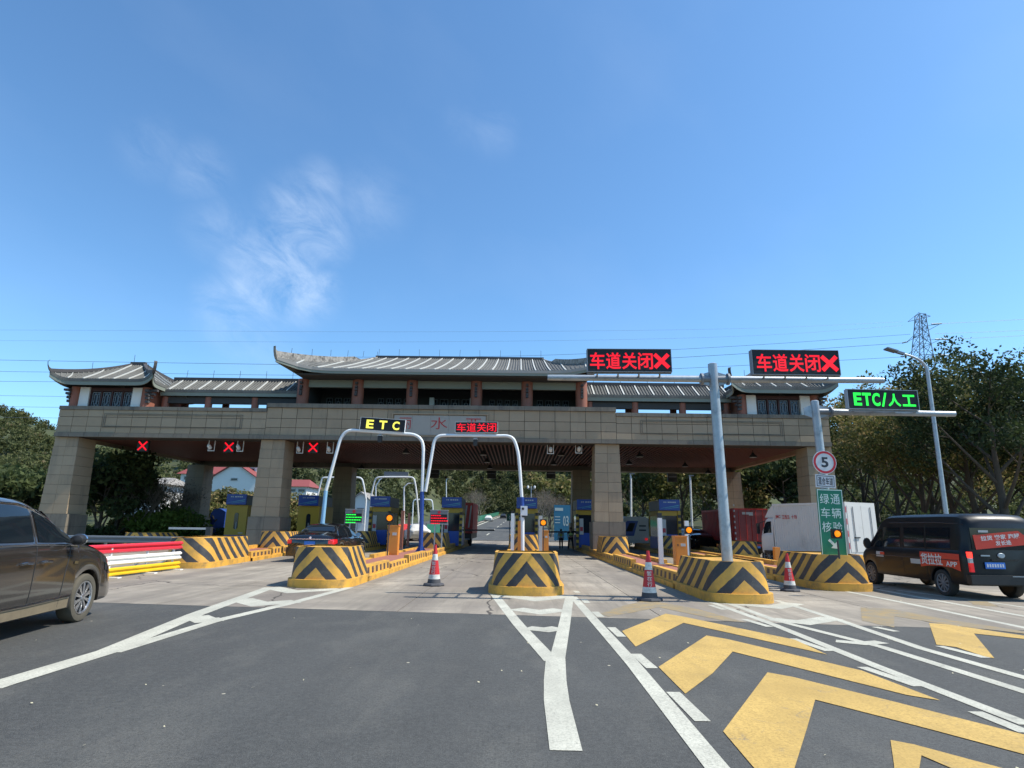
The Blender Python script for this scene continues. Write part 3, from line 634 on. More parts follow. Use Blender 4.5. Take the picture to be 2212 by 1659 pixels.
# ---------------------------------------------------------------- roofs
def roof(cx, y0, y1, hw, rh, ze, zr, up, ext, tag_name, sp, strip, sides=(1, 1), hipcurl=.6, conc=.35):
    """hipped Chinese roof; local coords of the gate. y0/y1 eave front/back"""
    yc, hd = (y0+y1)/2, (y1-y0)/2
    def prof(t): return zr-(zr-ze)*(t*(1-conc)+conc*(1-(1-t)**2))
    pw = 16 if tag_name == 'main' else 13
    def lift(c): return up*abs(c)**pw
    def P(side, u, t):    # u -1..1 along eave, t 0 ridge .. 1 eave
        e = ext*abs(u)**pw*t**2
        if side in (0, 2):
            sg = -1 if side == 0 else 1
            x = lerp(u*rh, u*hw, t)+math.copysign(e, u)*1.0; y = yc+sg*(hd*t+e*.9)
        else:
            sg = -1 if side == 1 else 1
            x = sg*(lerp(rh, hw, t)+e); y = yc+u*hd*t+math.copysign(e*.9, u)
        return Vector((cx+x, y, prof(t)+up*abs(u)**pw*t**2.2))
    mb = MB(); under = MB(); nu, nt = 24, 8
    for side in range(4):
        if side == 1 and not sides[0]: continue
        if side == 3 and not sides[1]: continue
        vs = [P(side, -1+2*i/nu, j/nt) for j in range(nt+1) for i in range(nu+1)]
        fs = [(j*(nu+1)+i, j*(nu+1)+i+1, (j+1)*(nu+1)+i+1, (j+1)*(nu+1)+i) for j in range(nt) for i in range(nu)]
        mb.add(vs, fs); under.add([v-Vector((0, 0, .22)) for v in vs], fs)
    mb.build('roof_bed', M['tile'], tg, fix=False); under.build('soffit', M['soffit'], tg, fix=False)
    # rows of tiles running down the slopes
    rows = MB(); nrow = 0
    def row(side, off, wid, rad, target, flat=False, lift_=.0, ta=None):
        full = hw if side in (0, 2) else hd; r0 = rh if side in (0, 2) else 0
        t0 = max(0., (abs(off)-r0)/max(1e-6, full-r0))
        if t0 > .96: return
        pts = []; K = 7
        for k in range(K+1):
            t = lerp(t0, 1.0, k/K); w_ = (rh+(hw-rh)*t) if side in (0, 2) else hd*t
            u = max(-1, min(1, off/max(w_, 1e-6))); pts.append(P(side, u, t)+Vector((0, 0, .02+lift_)))
        if flat:
            d = Vector((wid/2, 0, 0)) if side in (0, 2) else Vector((0, wid/2, 0))
            vs = [];
            for p in pts: vs += [p-d, p+d, p-d+Vector((0, 0, .06)), p+d+Vector((0, 0, .06))]
            fs = []
            for k in range(K): a = 4*k; b = a+4; fs += [(a, a+1, b+1, b), (a+2, b+2, b+3, a+3), (a, b, b+2, a+2), (a+1, a+3, b+3, b+1)]
            fs += [(0, 2, 3, 1), (4*K, 4*K+1, 4*K+3, 4*K+2)]
            m_ = MB(); m_.add(vs, fs); m_.build('pale_tile_strip', M['tilelight'], tg)
        else: target.tube(pts, rad, 5)
    for side in range(4):
        if side == 1 and not sides[0]: continue
        if side == 3 and not sides[1]: continue
        full = hw if side in (0, 2) else hd; k = 0; off = -full+sp*.7
        while off < full:
            if side != 2 and strip and k % strip == strip//2: row(side, off, sp*.42, 0, None, True)
            else: row(side, off, sp, sp*.27, rows)
            off += sp; k += 1
    tag(rows.build('tile_rows', M['tile'], tg, fix=False), kind='stuff')
    # fascia under the eave, following its curve
    for side in range(4):
        if side == 1 and not sides[0]: continue
        if side == 3 and not sides[1]: continue
        for nm, mm, za, zb, th in (('gutter', M['gutter'] if tag_name == 'main' else M['tile'], .03, -.13, .09), ('fascia', M['soffit'] if tag_name == 'main' and 0 else M['fascia'], -.131, -.27 if tag_name == 'main' else -.33, .05)):
            if tag_name == 'gal' and side == 2: continue
            vs = []; n = 32
            out = Vector((0, -1 if side == 0 else 1, 0)) if side in (0, 2) else Vector((-1 if side == 1 else 1, 0, 0))
            for i in range(n+1):
                p = P(side, -1+2*i/n, 1)
                vs += [p+Vector((0, 0, za))+out*th*.5, p+Vector((0, 0, zb))+out*th*.5, p+Vector((0, 0, za))-out*th*.5, p+Vector((0, 0, zb))-out*th*.5]
            fs = []
            for i in range(n): a = 4*i; b = a+4; fs += [(a, b, b+1, a+1), (a+2, a+3, b+3, b+2), (a, a+2, b+2, b), (a+1, b+1, b+3, a+3)]
            m_ = MB(); m_.add(vs, fs); m_.build(nm, mm, tg)
    # ridges
    mm = M['ridge'] if tag_name == 'main' else M['ridgedark']
    if rh > .2: MB().box(cx-rh-.1, cx+rh+.1, yc-.1, yc+.1, zr-.05, zr+.18).build('main_ridge', M['ridgedark'], tg)
    hh = .34 if tag_name == 'main' else .14
    for sx in (-1, 1):
        if (sx < 0 and not sides[0]) or (sx > 0 and not sides[1]): continue
        for fr in (0, 2):
            pts = [P(fr, sx, lerp(.0 if tag_name != 'main' else .0, 1, k/12)) for k in range(13)]
            e = pts[-1]; d = (pts[-1]-pts[-3]).normalized(); dh = Vector((d.x, d.y, 0)).normalized()
            tip = [e+dh*.18*hipcurl+Vector((0, 0, .22*hipcurl)), e+dh*.30*hipcurl+Vector((0, 0, .55*hipcurl)), e+dh*.34*hipcurl+Vector((0, 0, .9*hipcurl))]
            if tag_name != 'main': tip.append(e+dh*.22*hipcurl+Vector((0, 0, 1.05*hipcurl)))
            allp = pts+tip; vs = []
            hs = [hh*.35 if (tag_name == 'main' and k < 4) else hh for k in range(13)]+[hh*.6, hh*.25, .02]+([.02] if tag_name != 'main' else [])
            for p, h in zip(allp, hs):
                nrm = Vector((-dh.y, dh.x, 0))*.08
                vs += [p-nrm-Vector((0, 0, h*.35)), p+nrm-Vector((0, 0, h*.35)), p+nrm+Vector((0, 0, h)), p-nrm+Vector((0, 0, h))]
            n = len(allp); fs = [(4*i+j, 4*i+(j+1) % 4, 4*i+4+(j+1) % 4, 4*i+4+j) for i in range(n-1) for j in range(4)]+[(0, 1, 2, 3), (4*n-4, 4*n-1, 4*n-2, 4*n-3)]
            m_ = MB(); m_.add(vs, fs); m_.build('hip_ridge', mm, tg)
    return P
def rod(x, y, z, h=.55): MB().tube([(x, y, z), (x+random.uniform(-.03, .03), y, z+h)], .012, 5).build('lightning_rod', M['dark'], tg)
def loc(px, py, Y): v = V(px, py, Y); return Vector((v.x-XC, v.y-F, v.z))
# main pavilion
YE = -.45; yr = 8.7
zr_ = V(988, 776, F+yr).z; ze_ = V(950, 799.5, F+YE).z
PM = roof(0, YE, 2*yr-YE, 8.05, 5.9, ze_, zr_, .42, .85, 'main', .16, 5, hipcurl=.62, conc=.12)
for k in range(9): rod(lerp(-5.8, 5.8, k/8), yr, zr_+.15)
for k in range(6): rod(lerp(-8.6, -5.9, k/5), lerp(0, yr, k/5), lerp(ze_+.9, zr_+.1, k/5), .4)
xcs = [loc(px, 850, F+.9).x for px in (654, 772.6, 890, 1029, 1138.5, 1256)]
for x in xcs:
    MB().lathe([(.33, CT-.5), (.33, ze_-.30)], 20, Matrix.Translation((x, .95, 0))).build('column', M['column'], tg, smooth=True)
    mb = MB()
    for k, (a, h) in enumerate(((.13, .0), (.10, .2), (.13, .36), (.09, .52), (.11, .66))): mb.box(x-.07, x+.07, .62-a-.05, .64, ze_-.62-h, ze_-.50-h)
    mb.build('carved_bracket', M['ridgedark'], tg)
for a, b in zip(xcs[:-1], xcs[1:]):
    blk('lintel', M['fascia'], tg, a+.32, b-.32, .85, 1.1, ze_-.74, ze_-.30)
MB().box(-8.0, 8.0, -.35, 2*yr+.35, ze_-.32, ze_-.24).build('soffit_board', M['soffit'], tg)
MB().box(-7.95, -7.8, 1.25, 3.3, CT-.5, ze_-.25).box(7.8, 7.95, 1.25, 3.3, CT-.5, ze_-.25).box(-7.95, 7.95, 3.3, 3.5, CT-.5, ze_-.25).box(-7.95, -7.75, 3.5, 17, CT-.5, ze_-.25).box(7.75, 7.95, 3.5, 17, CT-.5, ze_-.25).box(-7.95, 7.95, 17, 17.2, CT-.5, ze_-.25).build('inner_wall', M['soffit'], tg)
def lattice_win(x0, x1, y, z0, z1, mf, mp, my=.04, nest=True):
    MB().box(x0, x1, y-.02, y, z0, z1).build('pane', M['glassdark'], tg)
    w = .035; mb = MB()
    def rect(a, b, c, d): mb.box(a, b, y-my-.03, y-my, c, c+w).box(a, b, y-my-.03, y-my, d-w, d).box(a, a+w, y-my-.03, y-my, c+w, d-w).box(b-w, b, y-my-.03, y-my, c+w, d-w)
    rect(x0+.02, x1-.02, z0+.02, z1-.02)
    ww, hh = x1-x0, z1-z0
    if nest:
        rect(x0+ww*.28, x1-ww*.28, z0+hh*.18, z1-hh*.18)
        for q in (.36, .64): mb.box(x0+.05, x0+ww*.28, y-my-.025, y-my, z0+hh*q, z0+hh*q+.025).box(x1-ww*.28, x1-.05, y-my-.025, y-my, z0+hh*q, z0+hh*q+.025)
        mb.box((x0+x1)/2-.012, (x0+x1)/2+.012, y-my-.025, y-my, z0+.05, z0+hh*.18).box((x0+x1)/2-.012, (x0+x1)/2+.012, y-my-.025, y-my, z1-hh*.18, z1-.05)
    mb.build('lattice', mf, tg)
for a, b in zip(xcs[:-1], xcs[1:]):
    n = 4; c0, c1 = a+.55, b-.45
    for k in range(n):
        x0, x1 = lerp(c0, c1, k/n)+.06, lerp(c0, c1, (k+1)/n)-.06
        lattice_win(x0, x1, 3.26, CT-.3, CT+1.05, M['latticeb'], None)
for x in (xcs[2]+.75, xcs[3]-.5): blk('white_pilaster', M['whitewall'], tg, x, x+.28, 2.6, 2.8, CT-.4, CT+1.0)
# side galleries
GE = 1.0; gy = 2.35
zge = V(500, 844, F+GE).z; zgr = V(500, 823.5, F+gy).z
for s in (-1, 1):
    cxg = s*12.2; hwg = 4.1
    P_ = roof(cxg, GE, 2*gy-GE, hwg, hwg, zge, zgr, 0, 0, 'gal', .17, 5, sides=(0, 0), conc=.08)
    for x in (8.3, 10.9, 13.6, 16.1):
        for yy_, nm in ((1.3, 'gallery_column'), (3.3, 'gallery_column')):
            MB().lathe([(.2, CO-.5), (.2, zge-.36)], 14, Matrix.Translation((s*x, yy_, 0))).build(nm, M['column'], tg, smooth=True)
    for yy_ in (1.3,): blk('gallery_lintel', M['soffit'], tg, cxg-hwg, cxg+hwg, yy_-.1, yy_+.1, zge-.72 if yy_ < 3 else zge-.55, zge-.37)
    blk('gallery_rail', M['fascia'], tg, cxg-hwg, cxg+hwg, 3.35, 3.4, zge-.34, zge-.30)
    for k in range(5): rod(cxg-hwg+.6+k*1.6, gy, zgr+.15, .5)
# corner pavilions
TE, TYC = -.5, 2.15
zte = V(240, 824, F+TE).z+.12; ztr = V(291, 789, F+TYC).z
for s in (-1, 1):
    cxt = s*18.6
    roof(cxt, TE, 2*TYC-TE, 2.55, .35, zte, ztr, .36, .30, 'tower', .14, 6, hipcurl=.58, conc=.12)
    zb_, zt_ = CO-.4, zte-.3; h = 2.0
    for x in (-h, h):
        for yy_ in (.25, 3.9): MB().lathe([(.24, zb_), (.24, zt_)], 16, Matrix.Translation((cxt+x, yy_, 0))).build('tower_column', M['column'], tg, smooth=True)
    for x in (-1, 1):
        a, b = sorted((x*(h-.25), x*(h-.78))); blk('white_pilaster', M['whitewall'], tg, cxt+a, cxt+b, .2, .45, zb_, zt_)
        xx = cxt+x*h; blk('side_wall', M['column'], tg, xx-.06, xx+.06, .5, 3.7, zb_, zt_)
        mb = MB()
        for k in range(4): mb.box(cxt+x*(h+.2)-.09, cxt+x*(h+.2)+.09+(.0), .02-.05*k, .2, zt_-.15-.2*(3-k)-.14, zt_-.15-.2*(3-k)); 
        for k in range(4): mb.box(min(xx, xx+x*(.25+.13*k)), max(xx, xx+x*(.25+.13*k)), .12, .3, zt_-.1-.2*(3-k)-.12, zt_-.1-.2*(3-k))
        mb.build('corbel_bracket', M['ridgedark'], tg)
    blk('back_wall', M['soffit'], tg, cxt-h, cxt+h, 3.8, 3.95, zb_, zt_)
    blk('window_head', M['lattice'], tg, cxt-h+.78, cxt+h-.78, .3, .42, zt_-.2, zt_)
    blk('window_sill', M['lattice'], tg, cxt-h+.78, cxt+h-.78, .26, .42, CO-.3, CO-.02)
    w0, w1 = cxt-h+.8, cxt+h-.8
    for k in range(4):
        a, b = lerp(w0, w1, k/4), lerp(w0, w1, (k+1)/4)
        blk('window_frame', M['lattice'], tg, a, a+.07, .27, .4, CO-.02, zt_-.2)
        lattice_win(a+.09, b-.04, .38, CO+.02, zt_-.24, M['latticeb'], None)
    rod(cxt-.3, TYC, ztr+.1); rod(cxt-1.6, .6, zte+.7); rod(cxt+1.6, .6, zte+.7)
# hanging things under the ceiling
zc = ZB+.17
def at_z(px, py, z): return G(px, py, z)
LAMPL = ['pendant lamp hanging above the right side of the ETC board arch', 'black bell lamp right of the second front pillar, seen against the trees', 'black bell lamp right of the dark rear pillar, seen against the trees', 'pendant lamp nearest the camera in the row below the small red board', 'middle pendant lamp of the row below the small red board', 'farthest pendant lamp of the row below the small red board', 'nearer pendant lamp between the two cameras left of the third pillar', 'farther pendant lamp left of the third pillar', 'nearer pendant lamp just right of the third pillar', 'farther pendant lamp just right of the third pillar', 'pendant lamp in the right bay, left of the steel pole', 'pendant lamp at the rear edge of the right bay', 'pendant lamp right of the steel pole']
SHORT = ['nearest the centre', '', '']
lamps = [(877, 979), (660, 1017), (798, 1018), (1044, 983), (1052, 999), (1058, 1012), (1212, 984), (1196, 1004), (1382, 987), (1359, 1003), (1480, 1008), (1509, 1028), (1627, 988)]
for i, (px, py) in enumerate(lamps):
    p = at_z(px, py, zc-.42)
    if p.y > F+DEP-.4: p = Vector((XC+(p.x-XC), F+DEP-.5, p.z))
    t = empty('pendant_lamp', (p.x, p.y, zc-.42), 0, LAMPL[i], 'lamp', 'pendant lamps under the toll gate ceiling')
    MB().tube([(0, 0, .42), (0, 0, .26)], .02, 6).build('cable', M['black'], t)
    MB().lathe([(.24, 0), (.2, .1), (.09, .2), (.07, .28)], 16).build('shade', M['dark'], t, smooth=True)
    MB().lathe([(.2, -.015), (.2, .01)], 16).build('diffuser', M['booth_w'], t)
for i, (px, py, w_) in enumerate([(308, 963, 'leftmost'), (494.5, 965.5, 'middle'), (676.5, 966.5, 'rightmost')]):
    p = V(px, py, F+1.2)
    t = empty('lane_signal', p, 0, 'red cross lane signal under the toll gate beam, %s of the three crosses' % w_, 'lane signal', 'red cross lane signals')
    MB().box(-.31, .31, 0, .16, -.31, .31).build('housing', M['black'], t)
    MB().box(-.03, .03, .04, .1, .34, zc-p.z+.1).build('hanger', M['dark'], t)
    for a in (45, -45): MB().box(-.34, .34, -.02 if a > 0 else -.024, 0, -.038, .038, Matrix.Rotation(R(a), 4, 'Y')).build('cross_bar', M['led_red'], t)
for i, (px, py, d) in enumerate([(457, 966, 'left of the middle red cross'), (519, 967, 'right of the middle red cross'), (648, 971, 'left of the rightmost red cross'), (713, 971, 'right of the rightmost red cross'), (1189, 972, 'at the left in the middle bay'), (1250, 971, 'beside the right front pillar')]):
    p = V(px, py, F+1.0)
    t = empty('lane_camera', p, 0, 'white lane camera hanging on a bracket, %s' % d, 'camera', 'cameras hanging below the toll gate beam')
    for sx in (-.17, .17): MB().box(sx-.018, sx+.018, -.02, .02, -.18, zc-p.z+.1).build('hanger', M['whitepole'], t)
    MB().box(-.19, .19, -.02, .02, -.22, -.18).build('crossbar', M['whitepole'], t)
    MB().lathe([(.03, 0), (.1, .03), (.1, .25), (.07, .3)], 14, Matrix.Translation((0, -.1, -.08)) @ Matrix.Rotation(R(60), 4, 'X')).build('housing', M['whitepole'], t, smooth=True)
    MB().lathe([(.06, 0), (.07, .03)], 12, Matrix.Translation((0, -.12, -.1)) @ Matrix.Rotation(R(60), 4, 'X')).build('lens', M['black'], t)
for px, py, wh in [(1062, 1024, 'left of the right arch leg'), (1190, 1024, 'left of the third pillar'), (939, 1023, 'right of the blue arch leg'), (1452, 1031, 'in the right bay')]:
    p = V(px, py, F+DEP+1.3)
    t = empty('signal_box', p, 0, 'dark square signal box hanging behind the gate, %s' % wh, 'signal box', 'dark signal boxes behind the gate')
    MB().box(-.36, .36, -.1, .1, -.36, .3).build('housing', M['black'], t); MB().box(-.3, .3, -.13, -.1, .0, .04).build('bracket', M['galvd'], t)
    MB().bar((0, 0, .3), (0, -.5, .75), .05).build('hanger', M['dark'], t)
for px, py, wh in [(1040, 1029, 'just left of the middle signal box'), (1080, 1029, 'just right of the middle signal box'), (963, 1028, 'right of the signal box by the blue arch leg')]:
    p = V(px, py, F+DEP+1.2); t = empty('rear_camera', p, 0, 'small hanging camera, %s' % wh, 'camera', 'small cameras behind the gate')
    for sx in (-.16, .16): MB().box(sx-.015, sx+.015, -.02, .02, -.1, .62).build('hanger', M['dark'], t)
    MB().box(-.1, .1, -.12, .1, -.22, -.04).build('housing', M['black'], t); MB().box(-.16, .16, -.02, .02, -.06, -.03).build('crossbar', M['dark'], t)
    MB().bar((0, 0, .62), (0, -.4, .66), .04).build('bracket', M['dark'], t)
# ---------------------------------------------------------------- toll islands
def wall_uv(mb_pts_bot, mb_pts_top, name, m, parent, us, z0, z1, close=False):
    """a wall strip with UV (arc length from the front, height)"""
    n = len(mb_pts_bot); K = 4; vs = []; uvs = []
    for i in range(n):
        for k in range(K+1):
            t = k/K; vs.append(mb_pts_bot[i].lerp(mb_pts_top[i], t)); uvs.append((us[i], lerp(z0, z1, t)))
    fs = [(i*(K+1)+k, (i+1)*(K+1)+k, (i+1)*(K+1)+k+1, i*(K+1)+k+1) for i in range(n-1) for k in range(K)]
    me = bpy.data.meshes.new(name); me.from_pydata([tuple(v) for v in vs], [], fs); uv = me.uv_layers.new(name='UVMap')
    for li, l in enumerate(me.loops): uv.data[li].uv = uvs[l.vertex_index]
    me.materials.append(m)
    for p in me.polygons: p.use_smooth = True
    try: me.set_sharp_from_angle(angle=R(35))
    except Exception: pass
    o = bpy.data.objects.new(name, me); C.objects.link(o); o.parent = parent; return o
def outline(w, L, p=2.6, n=22):
    """half-round nose seen in plan: from (−w, L) round the front (0,0) to (w, L), with arc length from the tip"""
    pts = [Vector((-w, L, 0)), Vector((-w, lerp(L, w*.95, .33), 0)), Vector((-w, lerp(L, w*.95, .66), 0))]; r = w*.95
    for k in range(n+1):
        a = math.pi*k/n; c, s = math.cos(a), math.sin(a)
        pts.append(Vector((-w*math.copysign(abs(c)**(2/p), c), r-r*abs(s)**(2/p), 0)))
    pts += [Vector((w, lerp(w*.95, L, .33), 0)), Vector((w, lerp(w*.95, L, .66), 0)), Vector((w, L, 0))]
    d = [0]
    for a, b in zip(pts[:-1], pts[1:]): d.append(d[-1]+(b-a).length)
    mid = d[len(d)//2]; return pts, [x-mid for x in d]
def nose(parent, w, L, h, zb=.0, plinth=.19, slope=.45, x=0, y=0, name='nose', apex=0.0, pw=.07, uk=1.):
    pts, us = outline(w, L); off = Vector((x, y, 0)); us = [(u-apex)*uk for u in us]
    batter = .07
    top = [];
    for p in pts:
        q = Vector((p.x*(1-batter/w), p.y*(1-(slope)/L) + batter if p.y > .05 else p.y+batter, 0)); top.append(q)
    bot = [p+off+Vector((0, 0, zb+plinth)) for p in pts]; tp = [p+off+Vector((0, 0, zb+h)) for p in top]
    wall_uv(bot, tp, name, M['chev'], parent, us, 0, h-plinth)
    # closing back slope and cap, yellow rim
    rim = [Vector((p.x*.9, p.y*.94+.05, 0))+off+Vector((0, 0, zb+h)) for p in top]
    mb = MB(); n = len(tp)
    mb.add([v+Vector((0, 0, .0)) for v in tp]+rim, [(i, i+1, n+i+1, n+i) for i in range(n-1)])
    mb.build('rim', M['yellow'], parent)
    mb = MB(); mb.poly([v-Vector((0, 0, .03)) for v in rim]); mb.build('top', M['yellow'], parent)
    mb = MB(); mb.add([bot[0], bot[-1], tp[-1], tp[0]], [(0, 1, 2, 3)]); mb.build('back', M['yellow'], parent)
    if plinth:
        po, _ = outline(w+pw, L+pw*.5); po = [p+off+Vector((0, -pw, zb)) for p in po]; n = len(po)
        pt = [p+Vector((0, 0, plinth)) for p in po]; mb = MB()
        mb.add(po+pt+bot, [(i, i+1, n+i+1, n+i) for i in range(n-1)]+[(n+i, n+i+1, 2*n+i+1, 2*n+i) for i in range(n-1)]+[(0, n, 2*n-1, n-1)])
        mb.build('plinth', M['yellow'], parent, smooth=True)
def kerb_run(parent, x0, y0, x1, y1, side, hs, th=.2, inner=None):
    """kerb with painted blocks from (x0,y0) to (x1,y1); hs = list of (t0,t1,height)"""
    a, b = Vector((x0, y0, 0)), Vector((x1, y1, 0)); d = (b-a).normalized(); nrm = Vector((d.y, -d.x, 0))*side; Lh = (b-a).length
    for t0, t1, h in hs:
        p, q = a.lerp(b, t0), a.lerp(b, t1); up = Vector((0, 0, h)); z0 = Vector((0, 0, .13))
        n = max(2, int((q-p).length/.5)); bot = [p.lerp(q, k/n)+z0 for k in range(n+1)]; top = [p.lerp(q, k/n)+up-nrm*.02 for k in range(n+1)]
        wall_uv(bot, top, 'kerb_face', M['kerbs'], parent, [Lh*lerp(t0, t1, k/n) for k in range(n+1)], 0, .38 if h < .5 else .38)
        mb = MB(); mb.add([p+up-nrm*.02, q+up-nrm*.02, q+up-nrm*th, p+up-nrm*th, p-nrm*th, q-nrm*th], [(0, 1, 2, 3), (3, 2, 5, 4)])
        mb.add([p+z0*0, p+up-nrm*.02, p+up-nrm*th, p-nrm*th], [(0, 1, 2, 3)]); mb.add([q, q+up-nrm*.02, q+up-nrm*th, q-nrm*th], [(0, 1, 2, 3)])
        mb.build('kerb_top', M['yellow'], parent)
    mb = MB(); p, q = a+nrm*.07, b+nrm*.07; z = Vector((0, 0, .13))
    mb.add([p, q, q+z, p+z, a+z, b+z], [(0, 1, 2, 3), (3, 2, 5, 4)]); mb.build('kerb_foot', M['yellow'], parent)
def island(label, nx, ny, ex, ey, w, L=2.1, h=.92, ws=None, heights=None, bumper=True, bx=None, apex=0., deck_z=.27, rz=0., wend=None, grp='striped toll islands', uk=1.):
    """nose tip at (nx,ny); body runs to (ex,ey)"""
    d = Vector((ex-nx, ey-ny, 0)); ang = math.atan2(-d.x, d.y); Lb = d.length
    t = empty('toll_island', (nx, ny, 0), ang, label, 'traffic island', grp)
    nose(t, w, L, h, apex=apex, uk=uk)
    wb = ws or w; we = wend or wb
    hs = heights or [(0, .12, .36), (.13, .3, .42), (.31, .62, .36), (.63, 1, .42)]
    for s in (-1, 1): kerb_run(t, s*wb, L-.25, s*we, Lb, s, hs)
    mb = MB(); y0 = L-.4; mb.poly([(-wb+.1, y0, deck_z), (wb-.1, y0, deck_z), (we-.1, Lb, deck_z), (-we+.1, Lb, deck_z)]); mb.build('deck', M['deck'], t)
    mb = MB(); mb.add([(-we, Lb, 0), (we, Lb, 0), (we, Lb, .36), (-we, Lb, .36)], [(0, 1, 2, 3)]); mb.build('end_wall', M['yellow'], t)
    if bumper:
        b0 = bx if bx else Lb*.66
        nose(t, min(wb, .78), 2.2, .78, zb=deck_z, plinth=.02, x=0, y=b0, name='booth_bumper')
    return t
H5 = [(0, .10, .40), (.105, .2, .30), (.21, .34, .40), (.345, .6, .34), (.605, 1, .42)]
island('striped toll island left of the sedan lane, carrying the second stone pillar', -10.75, 19.75, -13.3, 44, .74, 4.2, .95, ws=.85, wend=1.15, apex=-.25, bx=9.6, uk=.66)
island('striped toll island with the orange cabinet and the foot of the two lane arches', -4.78, 14.6, -4.35, 45, .74, 2.0, .93, heights=H5, bx=17.5, uk=.9)
island('striped toll island in the middle, white camera post behind its nose', .20, 13.7, .38, 45, .80, 1.9, .90, bx=16.6)
island('striped toll island carrying the tall grey steel pole of the two big red boards', 4.72, 12.95, 4.45, 45, .66, 3.0, .83, heights=H5, bx=15.5, uk=.78)
island('striped toll island at the foot of the green panel, beside the black van', 8.42, 15.85, 9.25, 45, .70, 3.0, .88, bx=19.5, uk=.78)
island('short striped island in shade behind the sedan, under the second yellow booth', -9.05, 31, -8.95, 45, .75, 1.6, .95, bx=3)
island('far striped island in shade left of the second pillar', -19.9, 31.5, -18.2, 45, 1.0, 2.4, .85, bumper=False)
island('far striped island in shade in front of the red container truck', 11.9, 32.5, 13.6, 45, .9, 2.2, .85, bumper=False)

# ---------------------------------------------------------------- booths
def booth(x, y, label, glazed=True, side=1):
    t = empty('toll_booth', (x, y, .27), 0, label, 'toll booth', 'yellow and blue toll booths')
    w, dp, h = .58, 2.6, 2.2
    roof_z = h+.02
    # sign box on the roof, at the camera end, and the grey roof box behind
    MB().box(-w-.02, w+.02, -.45, -.33, roof_z, roof_z+.62).build('sign_panel', M['booth_b'], t)
    MB().box(-w, w, -.33, dp*.95, roof_z+.003, roof_z+.58).build('roof_box', M['booth_g'], t)
    mb = MB(); mb.add([(-w+.05, -.455, roof_z+.10), (w-.05, -.455, roof_z+.27), (w-.05, -.455, roof_z+.31), (-w+.05, -.455, roof_z+.11)], [(0, 1, 2, 3)]); mb.add([(-w+.3, -.455, roof_z+.07), (w-.05, -.455, roof_z+.18), (w-.05, -.455, roof_z+.21), (-w+.3, -.455, roof_z+.08)], [(0, 1, 2, 3)]); mb.build('swoosh', M['teal'], t)
    mb = MB()
    for k, (a, b) in enumerate([(-.35, -.27), (-.24, -.18), (-.10, .02), (.05, .14), (.17, .26), (.29, .38)]): mb.box(a, b, -.458, -.452, roof_z+.43, roof_z+.50)
    mb.build('lettering', M['galv'], t)
    if glazed:
        mb = MB(); mb.box(-w, w, -.25, -.1, h-.28, h).box(-w, -w+.1, -.25, 0, 0, h-.28).box(w-.1, w, -.25, 0, 0, h-.28).box(-w, w, dp-.1, dp, 0, h).box(-w, -w+.05, 0, dp, h-.3, h).box(w-.05, w, 0, dp, h-.3, h)
        mb.build('frame', M['booth_y'], t)
        MB().box(-w+.1, w-.1, -.2, -.12, .0, .85).build('lower_panel', M['booth_b'], t)
        MB().box(-w+.01, w-.01, 0, dp-.1, .0, .7).build('side_panel', M['booth_b'], t)
        MB().box(-w+.1, w-.1, -.18, -.15, .85, h-.28).build('window', M['glassdark'], t)
        for s in (-1, 1): MB().box(s*(w-.04)-.01, s*(w-.04)+.01, 0, dp-.1, .7, h-.3).build('side_window', M['glassdark'], t)
        for s in (-1, 1):
            for k in range(6): MB().box(s*(w-.0)-.08, s*(w-.0)+.08, -.34, -.255, .1+k*.34, .27+k*.34+.0).build('post_band', M['black'], t)
            MB().box(s*w-.075, s*w+.075, -.335, -.26, 0, h).build('post', M['booth_y'], t)
        MB().box(-w+.14, -w+.38, -.24, -.21, .75, 1.7).build('notice', M['booth_w'], t); MB().box(-w+.17, -w+.35, -.245, -.241, .95, 1.2).build('notice_mark', M['poster'], t)
        MB().box(.1, .38, -.145, -.125, 1.0, 1.35).build('lit_window_item', M['galv'], t); MB().tube([(w+.12, -.5, 0), (w+.12, -.5, 1.1)], .02, 6).build('handrail', M['galv'], t); MB().tube([(w+.12, -.5, 1.05), (w+.12, .3, 1.05)], .02, 6).build('handrail', M['galv'], t)
        MB().box(-.2, .15, -.12, -.10, .75, 1.2).build('screen', M['galvd'], t)
    else:
        MB().box(-w-.06, w+.06, -.2, dp, 0, h).build('body', M['booth_y'], t)
        mb = MB(); mb.prism([(.13*math.cos(a)+.02, 1.25+(.36 if math.sin(a) > 0 else -.36)+.13*math.sin(a)) for a in [2*math.pi*k/16 for k in range(16)]], .02, Matrix.Translation((0, -.225, 0))); mb.build('door_window', M['glassdark'], t)
        mb = MB(); mb.box(.02, .09, -.24, -.23, .75, 1.2); mb.build('reflection_strip', M['galvd'], t)
        MB().box(-w-.05, w+.05, -.215, -.202, 0, .42).build('lower_panel', M['booth_b'] if side > 0 else M['column'], t)
        MB().box(.22, .5, -.23, -.21, .52, .57).build('door_handle', M['booth_w'], t)
    return t
YB = 37.0
def bx_(px): return V(px, 1130, YB).x
booth(bx_(512), YB, 'leftmost yellow toll booth with a blue roof sign, half behind the second pillar', False)
booth(bx_(667), YB, 'closed yellow toll booth with an oval door window just right of the second pillar', False, -1)
booth(bx_(822), YB, 'yellow toll booth with white notices, right of the green message board')
booth(bx_(976), YB, 'yellow toll booth behind the red message board, red lorry beside it')
booth(bx_(1137), YB-1, 'yellow toll booth behind the white camera post in the middle island')
booth(bx_(1268), YB+.4, 'toll booth half hidden behind the third front pillar')
booth(bx_(1435), YB-1, 'toll booth on the right between two tall white posts')

